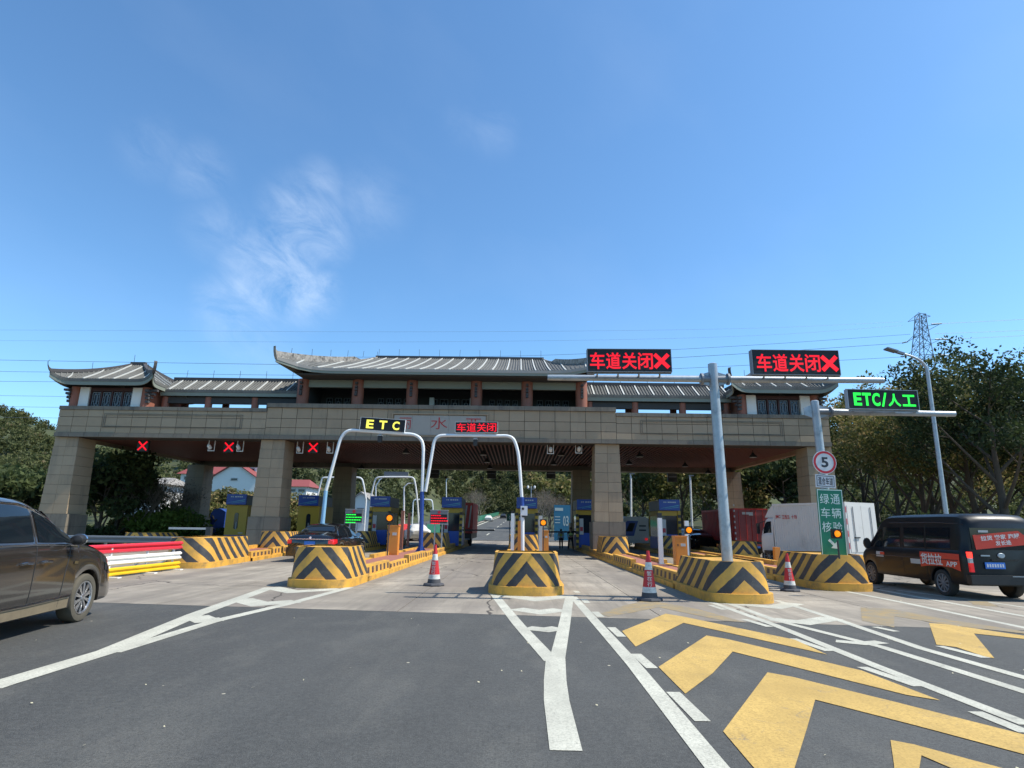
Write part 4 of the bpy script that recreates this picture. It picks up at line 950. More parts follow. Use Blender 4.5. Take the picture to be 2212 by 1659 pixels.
# ---------------------------------------------------------------- things on the islands
def cabinet(px, py, zb_, w, h, label, d=.36, notice=True):
    p = G(px, py, zb_); t = empty('barrier_cabinet', p, 0, label, 'barrier machine', 'orange barrier machines')
    MB().box(-w/2, w/2, 0, d, 0, h).build('body', M['orange'], t); MB().box(-w/2-.02, w/2+.02, -.02, d+.02, h, h+.04).build('lid', M['orange'], t)
    MB().box(-w/2+.04, w/2-.04, -.008, -.001, .06, h-.1).build('door', M['orange'], t)
    if notice: MB().box(-.02, w/2-.06, -.013, -.009, h*.68, h*.78).build('notice', M['booth_w'], t); MB().box(-w/2+.07, -w/2+.10, -.02, -.009, h*.68, h*.76).build('lock', M['dark'], t)
    MB().box(-w/2-.03, w/2+.03, -.03, d+.03, -.04, 0).build('foot', M['dark'], t)
    return p
cabinet(846, 1199, .27, .43, 1.13, 'orange barrier cabinet on the striped island left of the nearest traffic cone')
cabinet(1178, 1193, .27, .32, .98, 'narrow orange barrier cabinet on the middle island')
cabinet(1474, 1223, .27, .40, .93, 'orange barrier cabinet with a small white notice, beside the third amber lamp')
cabinet(415, 1160, .27, .40, .5, 'small orange barrier cabinet beside the left rear pillar')
p = G(1122, 1196, .27)
def amber(px, py, pyb, zb_, label, r=.115):
    q = G(px, pyb, zb_); c = V(px, py, q.y); t = empty('warning_light', (c.x, q.y, zb_), 0, label, 'warning light', 'round amber warning lights'); z = c.z-zb_
    MB().tube([(0, 0, 0), (0, 0, z-.15)], .022, 8).build('pole', M['dark'], t)
    MB().box(-r-.035, r+.035, -.02, .07, z-r-.035, z+r+.035).build('housing', M['black'], t)
    MB().lathe([(r, 0), (r*.9, .03), (r*.5, .045)], 20, Matrix.Translation((0, -.02, z)) @ Matrix.Rotation(R(90), 4, 'X')).build('lens', M['led_amb'], t, smooth=True)
    MB().lathe([(r+.015, 0), (r+.015, .05)], 20, Matrix.Translation((0, -.02, z)) @ Matrix.Rotation(R(90), 4, 'X'), cap=False).build('hood', M['dark'], t)
amber(841.6, 1119, 1200, .27, 'round amber warning light in front of the orange cabinet left of the nearest traffic cone')
amber(1173.6, 1129, 1196, .27, 'round amber warning light on the middle island')
amber(1488, 1145, 1225, .27, 'round amber warning light right of the cabinet with the white notice', .092)
amber(1807.5, 1153, 1207, .85, 'round amber warning light in front of the green panel', .075)
amber(467.3, 1110.8, 1160, .27, 'round amber warning light in front of the dark blue shelter', .15)
def post(px0, px1, pyt, pyb, zb_, m, label, name='post', cat='post', cap=None, grp=None):
    q = G((px0+px1)/2, pyb, zb_); w = (px1-px0)*q.y/FP; h = V((px0+px1)/2, pyt, q.y).z-zb_
    t = empty(name, (q.x, q.y, zb_), 0, label, cat, grp)
    MB().box(-w/2, w/2, -w/2, w/2, 0, h).build('shaft', M[m], t); MB().box(-w/2-.05, w/2+.05, -w/2-.05, w/2+.05, 0, .02).build('base_plate', M['galvd'], t)
    if cap: MB().box(-w/2, w/2, -w/2, w/2, h, h+cap).build('antenna_head', M['black'], t)
    return t
post(1103, 1110, 1109, 1192, .27, 'whitepole', 'white square post at the left on the middle island', cap=.12)
post(1164, 1171, 1114, 1194, .27, 'booth_w', 'white square post behind the amber light on the middle island')
post(1424.5, 1433, 1119, 1219, .27, 'whitepole', 'tall white square post with a black head, left of the notice cabinet', cap=.17)
post(1483, 1491, 1125, 1210, .27, 'whitepole', 'tall white square post behind the cabinet with the white notice')
post(1747, 1757, 1131, 1200, .27, 'galv', 'grey square post in front of the white box truck')
post(1674.5, 1685.5, 1182, 1219, .2, 'orange', 'short yellow-orange post at the front of the white box truck')
post(863, 869, 1103, 1187, .27, 'column', 'dark brown square post behind the left orange cabinet')
post(878, 883, 1108, 1182, .27, 'column', 'thin brown post left of the blue arch foot')
post(855, 860, 1104, 1140, .27, 'booth_w', 'white square post rising behind the left orange cabinet', cap=.1)
post(1118, 1128, 1125, 1196, .27, 'orange', 'short dull orange post under the white camera box')
post(598, 602, 1103, 1170, .27, 'booth_w', 'thin white post right of the second pillar')
post(1686, 1702, 1196, 1226, .0, 'booth_w', 'short white and red reflective post by the front of the white truck')
# camera box on post (middle island)
q = G(1131, 1196, .27); c = V(1127, 1103, q.y); t = empty('camera_box', (q.x, q.y, .27), 0, 'white camera box on a short post on the middle island', 'camera')
z = c.z-.27; MB().box(-.155, .155, -.25, .12, z-.22, z+.20).build('housing', M['whitepole'], t); MB().tube([(0, 0, 0), (0, 0, z-.16)], .035, 10).build('pole', M['booth_w'], t)
MB().lathe([(.06, 0), (.045, .06)], 14, Matrix.Translation((-.05, -.25, z+.08)) @ Matrix.Rotation(R(90), 4, 'X')).build('lens', M['black'], t, smooth=True)
MB().box(-.10, .09, -.22, .05, z-.30, z-.225).build('flash_unit', M['dark'], t)

# lane arches -----------------------------------------------------------
YA = 27.6
def path(pts, Y): return [V(x, y, Y) for x, y in pts]
def smooth(pts, it=2):
    for _ in range(it):
        q = [pts[0]]
        for a, b in zip(pts[:-1], pts[1:]): q += [a.lerp(b, .25), a.lerp(b, .75)]
        q.append(pts[-1]); pts = q
    return pts
def arch(ptsL, label, foot1=None, Y=YA, r=.075):
    base = V(*ptsL[0], Y); t = empty('lane_arch', (base.x, Y, .27), 0, label, 'arch pole', 'white bent pipe arches over the lanes'); o = Vector((base.x, Y, .27))
    p = [v-o for v in smooth(path(ptsL, Y))]; MB().tube(p, r, 14).build('pipe', M['whitepole'], t, smooth=True); return t, o
t, o = arch([(704, 1060), (728, 975), (736, 945), (751, 929), (776, 930), (869, 937), (893, 938), (908, 946), (915, 962), (914, 1000), (912, 1062)], 'white pipe arch over the sedan lane, carrying the yellow ETC board')
fp = V(697, 1127, YA); gz = .0
MB().tube([V(704, 1060, YA)-o, Vector((fp.x, YA, fp.z))-o, Vector((fp.x-.12, YA, .27))-o], [.085, .095, .1], 14).build('lower_leg', M['lightblue'], t, smooth=True)
fb = V(910, 1165, YA); MB().tube([V(912, 1062, YA)-o, Vector((fb.x, YA, .27))-o], [.095, .1], 14).build('lower_leg', M['bluepole'], t, smooth=True)
for x in (fp.x-.12, fb.x): MB().box(x-o.x-.24, x-o.x+.24, -.24, .24, 0, .03).build('base_plate', M['galvd'], t)
for a in (0, 90, 180, 270): MB().prism([(.09, .03), (.24, .03), (.09, .28)], .02, Matrix.Translation((fb.x-o.x, -.01, 0)) @ Matrix.Rotation(R(a), 4, 'Z')).build('gusset', M['bluepole'], t)
t, o = arch([(919, 1062), (928, 1010), (935, 970), (938, 952), (946, 942), (962, 940), (1074, 942), (1095, 941), (1108, 946), (1114, 958), (1121, 985), (1127, 1074)], 'white pipe arch over the empty lane, carrying the small red board')
MB().tube([V(1127, 1074, YA)-o, V(1128, 1100, YA)-o], .095, 14).build('blue_sleeve', M['bluepole'], t, smooth=True)
e = V(1129, 1180, YA); MB().tube([V(1128, 1100, YA)-o, Vector((e.x, YA, .27))-o], .085, 14).build('lower_leg', M['whitepole'], t, smooth=True)
MB().box(e.x-o.x-.24, e.x-o.x+.24, -.24, .24, 0, .03).build('base_plate', M['galvd'], t)

# LED boards --------------------------------------------------------------
M['ledpanel'] = mat('led_panel_black', (.006, .006, .008), .6)
M['pixgrid'] = M['ledpanel']
def led_board(corners, Y, label, parts, frame='black', depth=.14, yaw=0.0, group=None, side=None):
    """corners TL, TR, BR, BL in picture units"""
    tl, tr, br, bl = [V(x, y, Y+0) for x, y in corners]
    o = bl; xd = (br-bl); w = ((br-bl).length+(tr-tl).length)/2; h = ((tl-bl).length+(tr-br).length)/2
    t = empty('led_board', (0, 0, 0), 0, label, 'electronic sign', group)
    m = basis(o, xd, (tl-bl)+(tr-br)) @ Matrix.Rotation(yaw, 4, 'Z'); t.matrix_world = m
    MB().box(0, w, 0, depth, 0, h).build('cabinet', M[frame], t); MB().box(.02, w-.02, -.004, -.001, .02, h-.02).build('screen', M['ledpanel'], t)
    mb = MB(); mb.box(-.012, 0, -.02, depth, -.01, h+.01).box(w, w+.012, -.02, depth, -.01, h+.01).box(0, w, -.02, depth, h, h+.012).box(0, w, -.02, depth, -.012, 0); mb.build('frame', M[side or frame], t)
    for s, mm, x0, x1, z0, z1, bd in parts:
        nm = 'lit_symbol' if s == '✕' else 'lit_text'
        if s == '✕':
            cx, cz = (x0+x1)/2*w, (z0+z1)/2*h; sx, sz = (x1-x0)*w/2, (z1-z0)*h/2; th = .17*h
            mb = MB()
            for k, sg in enumerate((1, -1)): L_ = math.hypot(sx, sz); mb.box(-L_, L_, -.012-.002*k, -.006, -th/2*1.0, th/2, Matrix.Translation((cx, 0, cz)) @ Matrix.Rotation(-sg*math.atan2(sz, sx), 4, 'Y'))
            mb.build(nm, M[mm], t)
        elif s == 'ETC':
            # blocky hand-set letters
            n = 3
            for i, ch in enumerate(s):
                a, b = lerp(x0, x1, (i*1.0)/n+.03), lerp(x0, x1, (i+1)/n-.03)
                text(ch, M[mm], t, a*w, b*w, z0*h, z1*h, -.008, 'lit_text', bd)
        else:
            n = len(s)
            for i, ch in enumerate(s):
                a, b = lerp(x0, x1, i/n+.01), lerp(x0, x1, (i+1)/n-.01)
                za, zb = z0, z1
                text(ch, M[mm], t, a*w, b*w, za*h, zb*h, -.008, 'lit_text', bd)
    return t, m, w, h
CHE = '车道关闭'
led_board([(1268, 755), (1447.5, 755), (1450, 803), (1270, 802)], 12.75, 'left one of the two big red LED boards on the tall steel pole', [(CHE, 'led_red', .02, .79, .10, .86, .016), ('✕', 'led_red', .805, .97, .18, .78, 0)], group='big red lane-closed boards', side='galvd')
led_board([(1624, 756), (1810.5, 758.8), (1814, 810), (1627.5, 808)], 12.75, 'right one of the two big red LED boards on the tall steel pole', [(CHE, 'led_red', .04, .79, .11, .85, .016), ('✕', 'led_red', .805, .975, .18, .76, 0)], group='big red lane-closed boards', side='galvd')
led_board([(1828.5, 841.5), (1979.5, 844.2), (1984.5, 885.5), (1833.7, 882)], 15.9, 'LED board with green characters on the shorter steel pole', [('E', 'led_grn', .08, .195, .16, .84, .035), ('T', 'led_grn', .205, .335, .16, .84, .035), ('C', 'led_grn', .345, .46, .15, .84, .035), ('/', 'led_grn', .475, .56, .13, .86, .02), ('人', 'led_grn', .57, .755, .15, .82, .03), ('工', 'led_grn', .775, .965, .17, .78, .03)], side='galv')
led_board([(780, 902), (877, 907), (872, 934), (777, 927.5)], YA-.1, 'black board with yellow ETC letters on the left white arch', [('E', 'led_yel', .13, .30, .14, .84, .03), ('T', 'led_yel', .42, .60, .14, .84, .03), ('C', 'led_yel', .72, .88, .14, .84, .03)], side='whitepole')
led_board([(983, 912.5), (1074, 911.5), (1074.5, 934.5), (983.5, 934.5)], YA-.1, 'small LED board with four red characters on the right white arch', [(CHE, 'led_red', .02, .98, .08, .92, .006)], side='whitepole')
for (px, py, lb) in [(821, 945, 'small dark camera hanging under the ETC board'), (1027, 953, 'small dark camera hanging under the small red board')]:
    c = V(px, py, YA); t = empty('arch_camera', c, 0, lb, 'camera'); MB().box(-.09, .09, -.1, .12, -.22, .08).build('housing', M['black'], t); MB().box(-.06, .06, -.02, .02, .08, .17).build('bracket', M['galvd'], t); MB().box(-.10, .10, -.13, .13, .08, .095).build('sunshield', M['whitepole'], t)

# tall steel pole with two arms ------------------------------------------
ip = G(1572, 1225, .27); YP = 12.9+1.2
YP = 13.6
def steel_pole(px_t, py_t, px_b, Y, label, arms, rp=.115):
    top = V(px_t, py_t, Y); xb = V(px_b, 1212, Y).x; t = empty('sign_pole', (top.x*.35+xb*.65, Y, .2), 0, label, 'pole'); o = Vector((top.x*.35+xb*.65, Y, .2))
    dx = top.x-xb
    MB().tube([Vector((-dx*.35, 0, 0)), Vector((top.x-o.x, 0, top.z-o.z))], [rp*1.05, rp*.93], 20).build('mast', M['galv'], t, smooth=True)
    MB().lathe([(rp*.96, 0), (rp*.7, .02)], 20, Matrix.Translation((top.x-o.x, 0, top.z-o.z))).build('cap', M['galv'], t)
    MB().box(-.28, .28, -.28, .28, 0, .03).build('base_plate', M['galvd'], t)
    return t, o, top
T, O, top = steel_pole(1539, 787, 1572, YP, 'tall grey steel pole carrying the two big red boards', None)
al, am, ar = V(1183, 816, 12.95), V(1541, 819, YP), V(1908, 822, 12.95)
yarm = YP-.02
al = V(1183, 815.5, YP); ar = V(1908, 822, YP)
for s, e in ((-1, al), (1, ar)):
    fl = am.lerp(e, .07 if s < 0 else .085)
    MB().tube([fl-O, e-O], [.082, .068], 16).build('arm', M['galv'], T, smooth=True)
    MB().tube([am-O, fl-O], [.075, .09], 16).build('arm_stub', M['galvd'], T, smooth=True)
    d = (e-am).normalized(); MB().tube([fl-d*.02-O, fl+d*.025-O], .14, 18).build('flange', M['galvd'], T)
    MB().prism([(0, -.2), (.30, -.11), (.30, .11), (0, .2)] if s > 0 else [(0, -.2), (-.30, -.11), (-.30, .11), (0, .2)], .02, Matrix.Translation(am-O+Vector((0, -.01, 0)))).build('gusset', M['galv'], T)
    for k in range(4):
        px = (1290+k*45) if s < 0 else (1650+k*46); q = V(px, 806+(px-1290)*.013, 12.85); q2 = V(px, 812+(px-1290)*.013, YP)
        MB().bar(q-O, q2-O, .035).build('bracket', M['galvd'], T)
    q = (V(1268, 806, 12.82), V(1450, 806.5, 12.82)) if s < 0 else (V(1626, 811, 12.82), V(1814, 813.5, 12.82)); MB().bar(q[0]-O, q[1]-O, .03).build('mount_rail', M['galvd'], T)
# shorter pole with one arm
YL = 16.7
T, O, top = steel_pole(1759.5, 867, 1800, YL, 'shorter grey steel pole carrying the green board and round 5 sign', None, .115)
am, ar = V(1761, 889, YL), V(2062, 894.5, YL); fl = am.lerp(ar, .11)
MB().tube([fl-O, ar-O], [.092, .078], 16).build('arm', M['galv'], T, smooth=True); MB().tube([am-O, fl-O], .085, 16).build('arm_stub', M['galvd'], T, smooth=True)
d = (ar-am).normalized(); MB().tube([fl-d*.02-O, fl+d*.02-O], .15, 18).build('flange', M['galvd'], T)
for pr in ([(0, -.22), (.36, -.12), (.36, .12), (0, .22)], [(0, -.22), (-.32, -.1), (-.32, .1), (0, .22)]): MB().prism(pr, .02, Matrix.Translation(am-O+Vector((0, -.01, 0)))).build('gusset', M['galv'], T)
for k in range(4):
    px = 1842+k*45; MB().bar(V(px, 884.5+(px-1842)*.02, 16.0)-O, V(px, 888+(px-1842)*.02, YL)-O, .04).build('bracket', M['galvd'], T)
MB().bar(V(1834, 886.5, 15.95)-O, V(1984, 889.5, 15.95)-O, .035).build('mount_rail', M['galvd'], T)
# signs on it
YS = YL-.2
def frame_from(bl, br, tl, Y): a, b, c = V(*bl, Y), V(*br, Y), V(*tl, Y); return basis(a, b-a, c-a), (b-a).length, (c-a).length
c = V(1780.7, 998.7, YS); rr = 24.8*YS/FP/math.cos(R(6)); t = empty('speed_limit_sign', (0, 0, 0), 0, 'round white sign with red ring and black number 5', 'traffic sign'); t.matrix_world = basis(c, V(1800, 999.3, YS)-c, V(1780, 970, YS)-c)
rot = Matrix.Rotation(R(90), 4, 'X')
MB().lathe([(rr, 0), (rr, .02)], 40, rot).build('plate', M['signwhite'], t)
mb = MB(); n = 48; vs = []
for k in range(n):
    a = 2*math.pi*k/n; vs += [Vector((math.cos(a)*rr*.95, -.024, math.sin(a)*rr*.95)), Vector((math.cos(a)*rr*.76, -.024, math.sin(a)*rr*.76))]
mb.add(vs, [(2*k, 2*((k+1) % n), 2*((k+1) % n)+1, 2*k+1) for k in range(n)]); mb.build('red_ring', M['signred'], t)
text('5', M['ink'], t, -rr*.30, rr*.30, -rr*.44, rr*.44, -.026, bold=.03)
m, w, h = frame_from((1762.5, 1052), (1805.5, 1055), (1760, 1024), YS); t = empty('lane_name_sign', (0, 0, 0), 0, 'white plate with four black characters under the round 5 sign', 'traffic sign'); t.matrix_world = m
MB().box(0, w, 0, .02, 0, h).build('plate', M['signwhite'], t)
mb = MB(); b_ = .03
mb.box(b_, w-b_, -.004, -.001, b_, b_+.015).box(b_, w-b_, -.004, -.001, h-b_-.015, h-b_).box(b_, b_+.015, -.004, -.001, b_+.015, h-b_-.015).box(w-b_-.015, w-b_, -.004, -.001, b_+.015, h-b_-.015); mb.build('border', M['ink'], t)
for i, ch in enumerate('混合车道'): text(ch, M['ink'], t, w*(.12+.19*i)+.004, w*(.12+.19*(i+1))-.004, h*.2, h*.8, -.005, bold=.014)
m, w, h = frame_from((1776, 1204.5), (1832.5, 1206.5), (1761, 1056), YS-.02); t = empty('green_lane_panel', (0, 0, 0), 0, 'tall green panel with six white characters and an arrow', 'traffic sign'); t.matrix_world = m
MB().box(0, w, 0, .03, 0, h).build('plate', M['signgreen'], t)
mb = MB(); mb.box(0.008, w-.008, -.005, -.001, 0.008, .03).box(.008, w-.008, -.005, -.001, h-.03, h-.008).box(.008, .026, -.005, -.001, .03, h-.03).box(w-.026, w-.008, -.005, -.001, .03, h-.03); mb.build('border', M['signtext'], t)
for r_, row in enumerate(('绿通', '车辆', '核验')):
    for i, ch in enumerate(row): text(ch, M['signtext'], t, w*(.10+.42*i), w*(.10+.42*i+.36), h*(.93-.205*r_-.15), h*(.93-.205*r_), -.006, bold=.004)
mb = MB(); mb.prism([(-.035, .18), (.035, .18), (.035, 0), (.12, 0), (0, -.15), (-.12, 0), (-.035, 0)], -.004, Matrix.Translation((w*.5, -.002, h*.19)) @ Matrix.Rotation(R(-45), 4, 'Y')); mb.build('arrow', M['signtext'], t)

# message boards at the lanes
def msg(cx, cy, w_px, h_px, Y, mm, label, red_x=True):
    c = V(cx, cy, Y); w, h = w_px*Y/FP, h_px*Y/FP; t = empty('message_board', (c.x, Y, .27), 0, label, 'electronic sign', 'small lane message boards'); z = c.z-.27
    MB().box(-w/2, w/2, 0, .15, z-h/2, z+h/2).build('cabinet', M['booth_g'], t)
    MB().box(-w/2-.02, w/2+.02, -.01, .16, z-h/2-.02, z-h/2).box(-w/2-.02, w/2+.02, -.01, .16, z+h/2, z+h/2+.02).build('frame', M['booth_w'], t)
    MB().box(-w/2+.04, w/2-.04, -.006, -.001, z-h/2+.06, z+h/2-.2).build('screen', M['ledpanel'], t)
    mb = MB(); rs = random.Random(3)
    for r_ in range(4):
        z0 = z+h/2-.29-r_*.13; xx = -w/2+.06; lim = w/2-.08 if r_ in (1, 2) else 0.05
        while xx < lim:
            k = rs.uniform(.05, .12); mb.box(xx, xx+k, -.012, -.007, z0, z0+.05); xx += k+.02
    tag(mb.build('lit_dots', M[mm], t), kind='stuff')
    if red_x: MB().lathe([(.075, 0), (.075, .02)], 14, Matrix.Translation((0, -.001, z+h/2-.1)) @ rot).build('red_lamp', M['signred'], t)
    for s in (-1, 1): MB().box(s*w*.2-.03, s*w*.2+.03, .04, .1, 0, z-h/2).build('leg', M['galv'], t)
msg(764, 1115, 37, 28, 31, 'led_grn', 'message board with green text above the black sedan')
msg(948, 1117, 38, 28, 31, 'led_red', 'message board with red text right of the blue arch foot')

# dark blue shelter, boom barriers
q = G(463, 1160, .27); t = empty('blue_shelter', (q.x, q.y, .27), 0, 'dark blue round-topped shelter left of the second pillar', 'shelter'); s_ = q.y/FP
prof = [(-18*s_, 0), (-17*s_, 34*s_), (-13*s_, 50*s_), (-6*s_, 58*s_), (3*s_, 59*s_), (12*s_, 55*s_), (17*s_, 52*s_), (17*s_, 0)]
MB().prism(prof, 1.2).build('shell', M['bluepole'], t); MB().box(-14*s_, -6*s_, -.05, -.01, 0, 17*s_).build('red_panel', M['poster'], t)
def boom(px0, py0, px1, py1, Y, m, label):
    a, b = V(px0, py0, Y), V(px1, py1, Y); t = empty('boom_barrier', a, 0, label, 'barrier arm', 'barrier arms')
    MB().bar((0, 0, 0), b-a, .07, .1).build('arm', M[m], t); s = (b-a)*.04; MB().box(-.12-.0, .12, -.1, .14, -a.z+.27, .08).build('hinge_box', M['dark'], t)
boom(1001, 1189-.5, 1059, 1189, 33, 'black', 'x') if 0 else None
boom(1000, 1145, 1068, 1145.5, 40, 'dark', 'dark barrier arm across the lane right of the red lorry')
boom(1173, 1149, 1245, 1149, 40, 'dark', 'dark barrier arm across the lane beside the two people')
boom(452, 1142, 365, 1141, 30.5, 'booth_w', 'white barrier arm left of the small orange cabinet')

# guard rails
G0, G1 = G(378, 1230), G(225, 1249)
t = empty('road_barrier', (G0.x, G0.y, 0), 0, 'movable barrier of red, white and yellow steel rails left of the striped islands', 'barrier')
for z, mm in ((.74, 'rail_r'), (.43, 'rail_w'), (.14, 'rail_y')):
    a = Vector((.10, .0, z)); d = Vector((-.15, -6.5, 0)); rail([a+d, a+d*.5, a], .235 if z > .3 else .22, 'rail', M[mm], t)
for k in (0.25, 1.6, 3.2, 5):
    MB().bar((.02, -k, 0), (.02, -k, .84), .05).build('upright', M['rail_w'], t); MB().bar((-.5, -k, .02), (0, -k, .5), .04).build('brace', M['rail_w'], t); MB().box(-.55, .35, -k-.08, -k+.08, 0, .03).build('foot', M['rail_w'], t)
t = empty('guard_rail', (-26, 29.5, 0), 0, 'grey steel guard rail behind the grey car, left of the toll islands', 'guard rail')
rail([(0, 0, .55), (3, .2, .55), (9.5, .6, .55)], .34, 'rail', M['rail_g'], t)
for k in range(6): MB().box(k*1.9-.05, k*1.9+.05, .1+k*.12, .2+k*.12, 0, .7).build('post', M['rail_g'], t)

# traffic cones --------------------------------------------------------
def cone(px, py, hpx, label):
    q = G(px, py); h = hpx*q.y/FP*1.02; t = empty('traffic_cone', (q.x, q.y+.18, .004), random.uniform(-.2, .2), label, 'traffic cone', 'red and white traffic cones')
    k = h/.9; prof = lambda z: .165-(.165-.032)*(z/.86)**.92
    def band(z0, z1, m, nm): MB().lathe([(prof(z0)*k, z0*k), (prof((z0+z1)/2)*k, (z0+z1)/2*k), (prof(z1)*k, z1*k)], 24).build(nm, M[m], t, smooth=True)
    MB().lathe([(.24*k, 0), (.25*k, .02*k), (.235*k, .05*k), (.17*k, .06*k)], 8).build('base', M['conegrey'], t)
    band(.055, .15, 'conegrey', 'grey_band'); band(.15, .25, 'conewhite', 'white_band'); band(.25, .56, 'conered', 'red_band'); band(.56, .70, 'conewhite', 'white_band'); band(.70, .88, 'conered', 'tip')
    MB().tube([(0, 0, .88*k), (0, 0, .91*k)], .03*k, 10).build('nub', M['conered'], t)
    for i, ch in enumerate('暂在行'):
        z0 = (.455-i*.095)*k; r = prof(z0/k)*k+.006; mtx = Matrix.Rotation(t.rotation_euler.z*-1-.1, 4, 'Z')
        text(ch, M['conewhite'], t, -.045*k, .045*k, z0, z0+.085*k, -r, 'lettering', .012, mtx)
cone(935, 1267, 80, 'smallest cone, standing in the lane left of the middle island')
cone(1407.5, 1300, 96, 'largest cone, standing by the yellow chevrons left of the tall steel pole')
cone(1714, 1279, 73, 'cone standing between the island with the tall steel pole and the green panel')
# loose barrier shadow casters are the real poles; street lamps -----------------
def street_lamp(px_b, py_b, px_t, py_t, Y, armpx, label, r=.085, head=True, zb_=0):
    b = V(px_b, py_b, Y); tp = V(px_t, py_t, Y); e = V(armpx[0], armpx[1], Y); t = empty('street_lamp', (b.x, Y, zb_), 0, label, 'street lamp', 'street lamps'); o = Vector((b.x, Y, zb_))
    p = [Vector((0, 0, 0)), (tp-o)*.6, tp-o]; cpt = V(px_t+(armpx[0]-px_t)*.12, armpx[1]+(py_t-armpx[1])*.30, Y)-o
    pts = [p[0], p[1], p[2]]+[(tp-o)*(1-k)**2+cpt*2*k*(1-k)+(e-o)*k*k for k in [.15, .3, .45, .6, .75, .9, 1]]
    MB().tube(pts, [r*1.1, r, r*.85]+[lerp(r*.75, r*.45, k/6) for k in range(7)], 12).build('pole', M['galv'] if head else M['whitepole'], t, smooth=True)
    if head:
        d = (pts[-1]-pts[-3]).normalized(); q = pts[-1]; mb = MB(); mm = basis(q, d, Vector((0, 0, 1)))
        mb.box(-.05, .28, -.07, .07, -.05, .05, mm).box(.28, .75, -.16, .16, -.03, .03, mm); mb.build('lamp_head', M['galvd'], t)
    return t
street_lamp(2042, 1114, 2003, 800, 25, (1950, 764), 'tall grey street lamp behind the black van with its head leaning left')
# ---------------------------------------------------------------- vehicles
def crom(xs, ys, x):
    """monotone-ish cubic through keys"""
    xs = np.array(xs, float); ys = np.array(ys, float)
    d = np.gradient(ys, xs); i = int(np.clip(np.searchsorted(xs, x)-1, 0, len(xs)-2)); h = xs[i+1]-xs[i]; t = (x-xs[i])/h
    s0 = (ys[i+1]-ys[i])/h
    a, b = d[i], d[i+1]
    if s0 == 0: a = b = 0
    else: a = max(-3*abs(s0), min(3*abs(s0), a)) if a*s0 > 0 else 0; b = max(-3*abs(s0), min(3*abs(s0), b)) if b*s0 > 0 else 0
    t2, t3 = t*t, t*t*t
    return float(ys[i]*(2*t3-3*t2+1)+h*a*(t3-2*t2+t)+ys[i+1]*(-2*t3+3*t2)+h*b*(t3-t2))
class Body:
    """keys rows: y, z bottom, z belt, z roof, half width bottom, belt, roof.  +y is forward"""
    def __init__(s, keys, bulge=.02, arches=()): s.k = np.array(keys, float); s.bulge = bulge; s.ar = arches
    def at(s, y):
        q = [crom(s.k[:, 0], s.k[:, i], y) for i in range(1, 7)]
        for yc, zc, r in s.ar:
            if abs(y-yc) < r: q[0] = max(q[0], zc+math.sqrt(r*r-(y-yc)**2))
        return q
    def half(s, y):
        zb, zl, zt, wb, wl, wt = s.at(y); m = (zb+zl)/2
        g = min(1, (zl-zb)*2.2); return [(0, zb), (wb*.85, zb), (wb*.985, zb+.012*g), (wb, zb+.06*g), (lerp(wb, wl, .4)+s.bulge, lerp(zb, zl, .4)), (lerp(wb, wl, .8)+s.bulge, lerp(zb, zl, .8)), (wl, zl), (wl-.02, zl+.02),
                (lerp(wl-.02, wt, .35)+.015, lerp(zl, zt, .33)), (lerp(wl-.02, wt, .7)+.012, lerp(zl, zt, .68)), (wt, zt-.07*min(1, (zt-zl)*3)), (wt-.09, zt-.015), (wt*.5, zt+.01), (0, zt+.015)]
    def sx(s, y, z):
        p = s.half(y)[3:12]
        for (x0, z0), (x1, z1) in zip(p[:-1], p[1:]):
            if z <= z1: return lerp(x0, x1, (z-z0)/max(1e-6, z1-z0))
        return p[-1][0]
    def mesh(s, n=46):
        ys = list(np.linspace(s.k[0, 0], s.k[-1, 0], n))
        for yc, zc, r in s.ar: ys = [y for y in ys if abs(y-yc) > r+.004]+[yc-r-.002, yc+r+.002]+[yc-r*.9999*math.cos(math.pi*k/16) for k in range(17)]
        ys = sorted(ys); n = len(ys); mb = MB(); vs = []; K = None
        for y in ys:
            h = s.half(y); ring = h+[(-x, z) for x, z in h[-2:0:-1]]; K = len(ring); vs += [(x, y, z) for x, z in ring]
        fs = [(i*K+j, i*K+(j+1) % K, (i+1)*K+(j+1) % K, (i+1)*K+j) for i in range(n-1) for j in range(K)]+[tuple(range(K)), tuple((n-1)*K+j for j in range(K))[::-1]]
        mb.add(vs, fs); return mb
    def patch(s, poly, side, off=.004, n=10):
        """surface patch bounded by top/bottom curves: poly = list of (y, z0, z1)"""
        mb = MB(); vs = []; ys = np.linspace(poly[0][0], poly[-1][0], n); P = np.array(poly, float); m = 6
        for y in ys:
            z0, z1 = np.interp(y, P[:, 0], P[:, 1]), np.interp(y, P[:, 0], P[:, 2])
            for k in range(m+1): z = lerp(z0, z1, k/m); vs.append((side*(s.sx(y, z)+off), y, z))
        mb.add(vs, [(i*(m+1)+k, i*(m+1)+k+1, (i+1)*(m+1)+k+1, (i+1)*(m+1)+k) for i in range(n-1) for k in range(m)]); return mb
    def line(s, pts, side, r=.006, off=.002, n=6):
        mb = MB(); q = []
        for (a, b) in zip(pts[:-1], pts[1:]):
            for k in range(n): t = k/n; y, z = lerp(a[0], b[0], t), lerp(a[1], b[1], t); q.append((side*(s.sx(y, z)+off), y, z))
        y, z = pts[-1]; q.append((side*(s.sx(y, z)+off), y, z)); return mb.tube(q, r, 6)
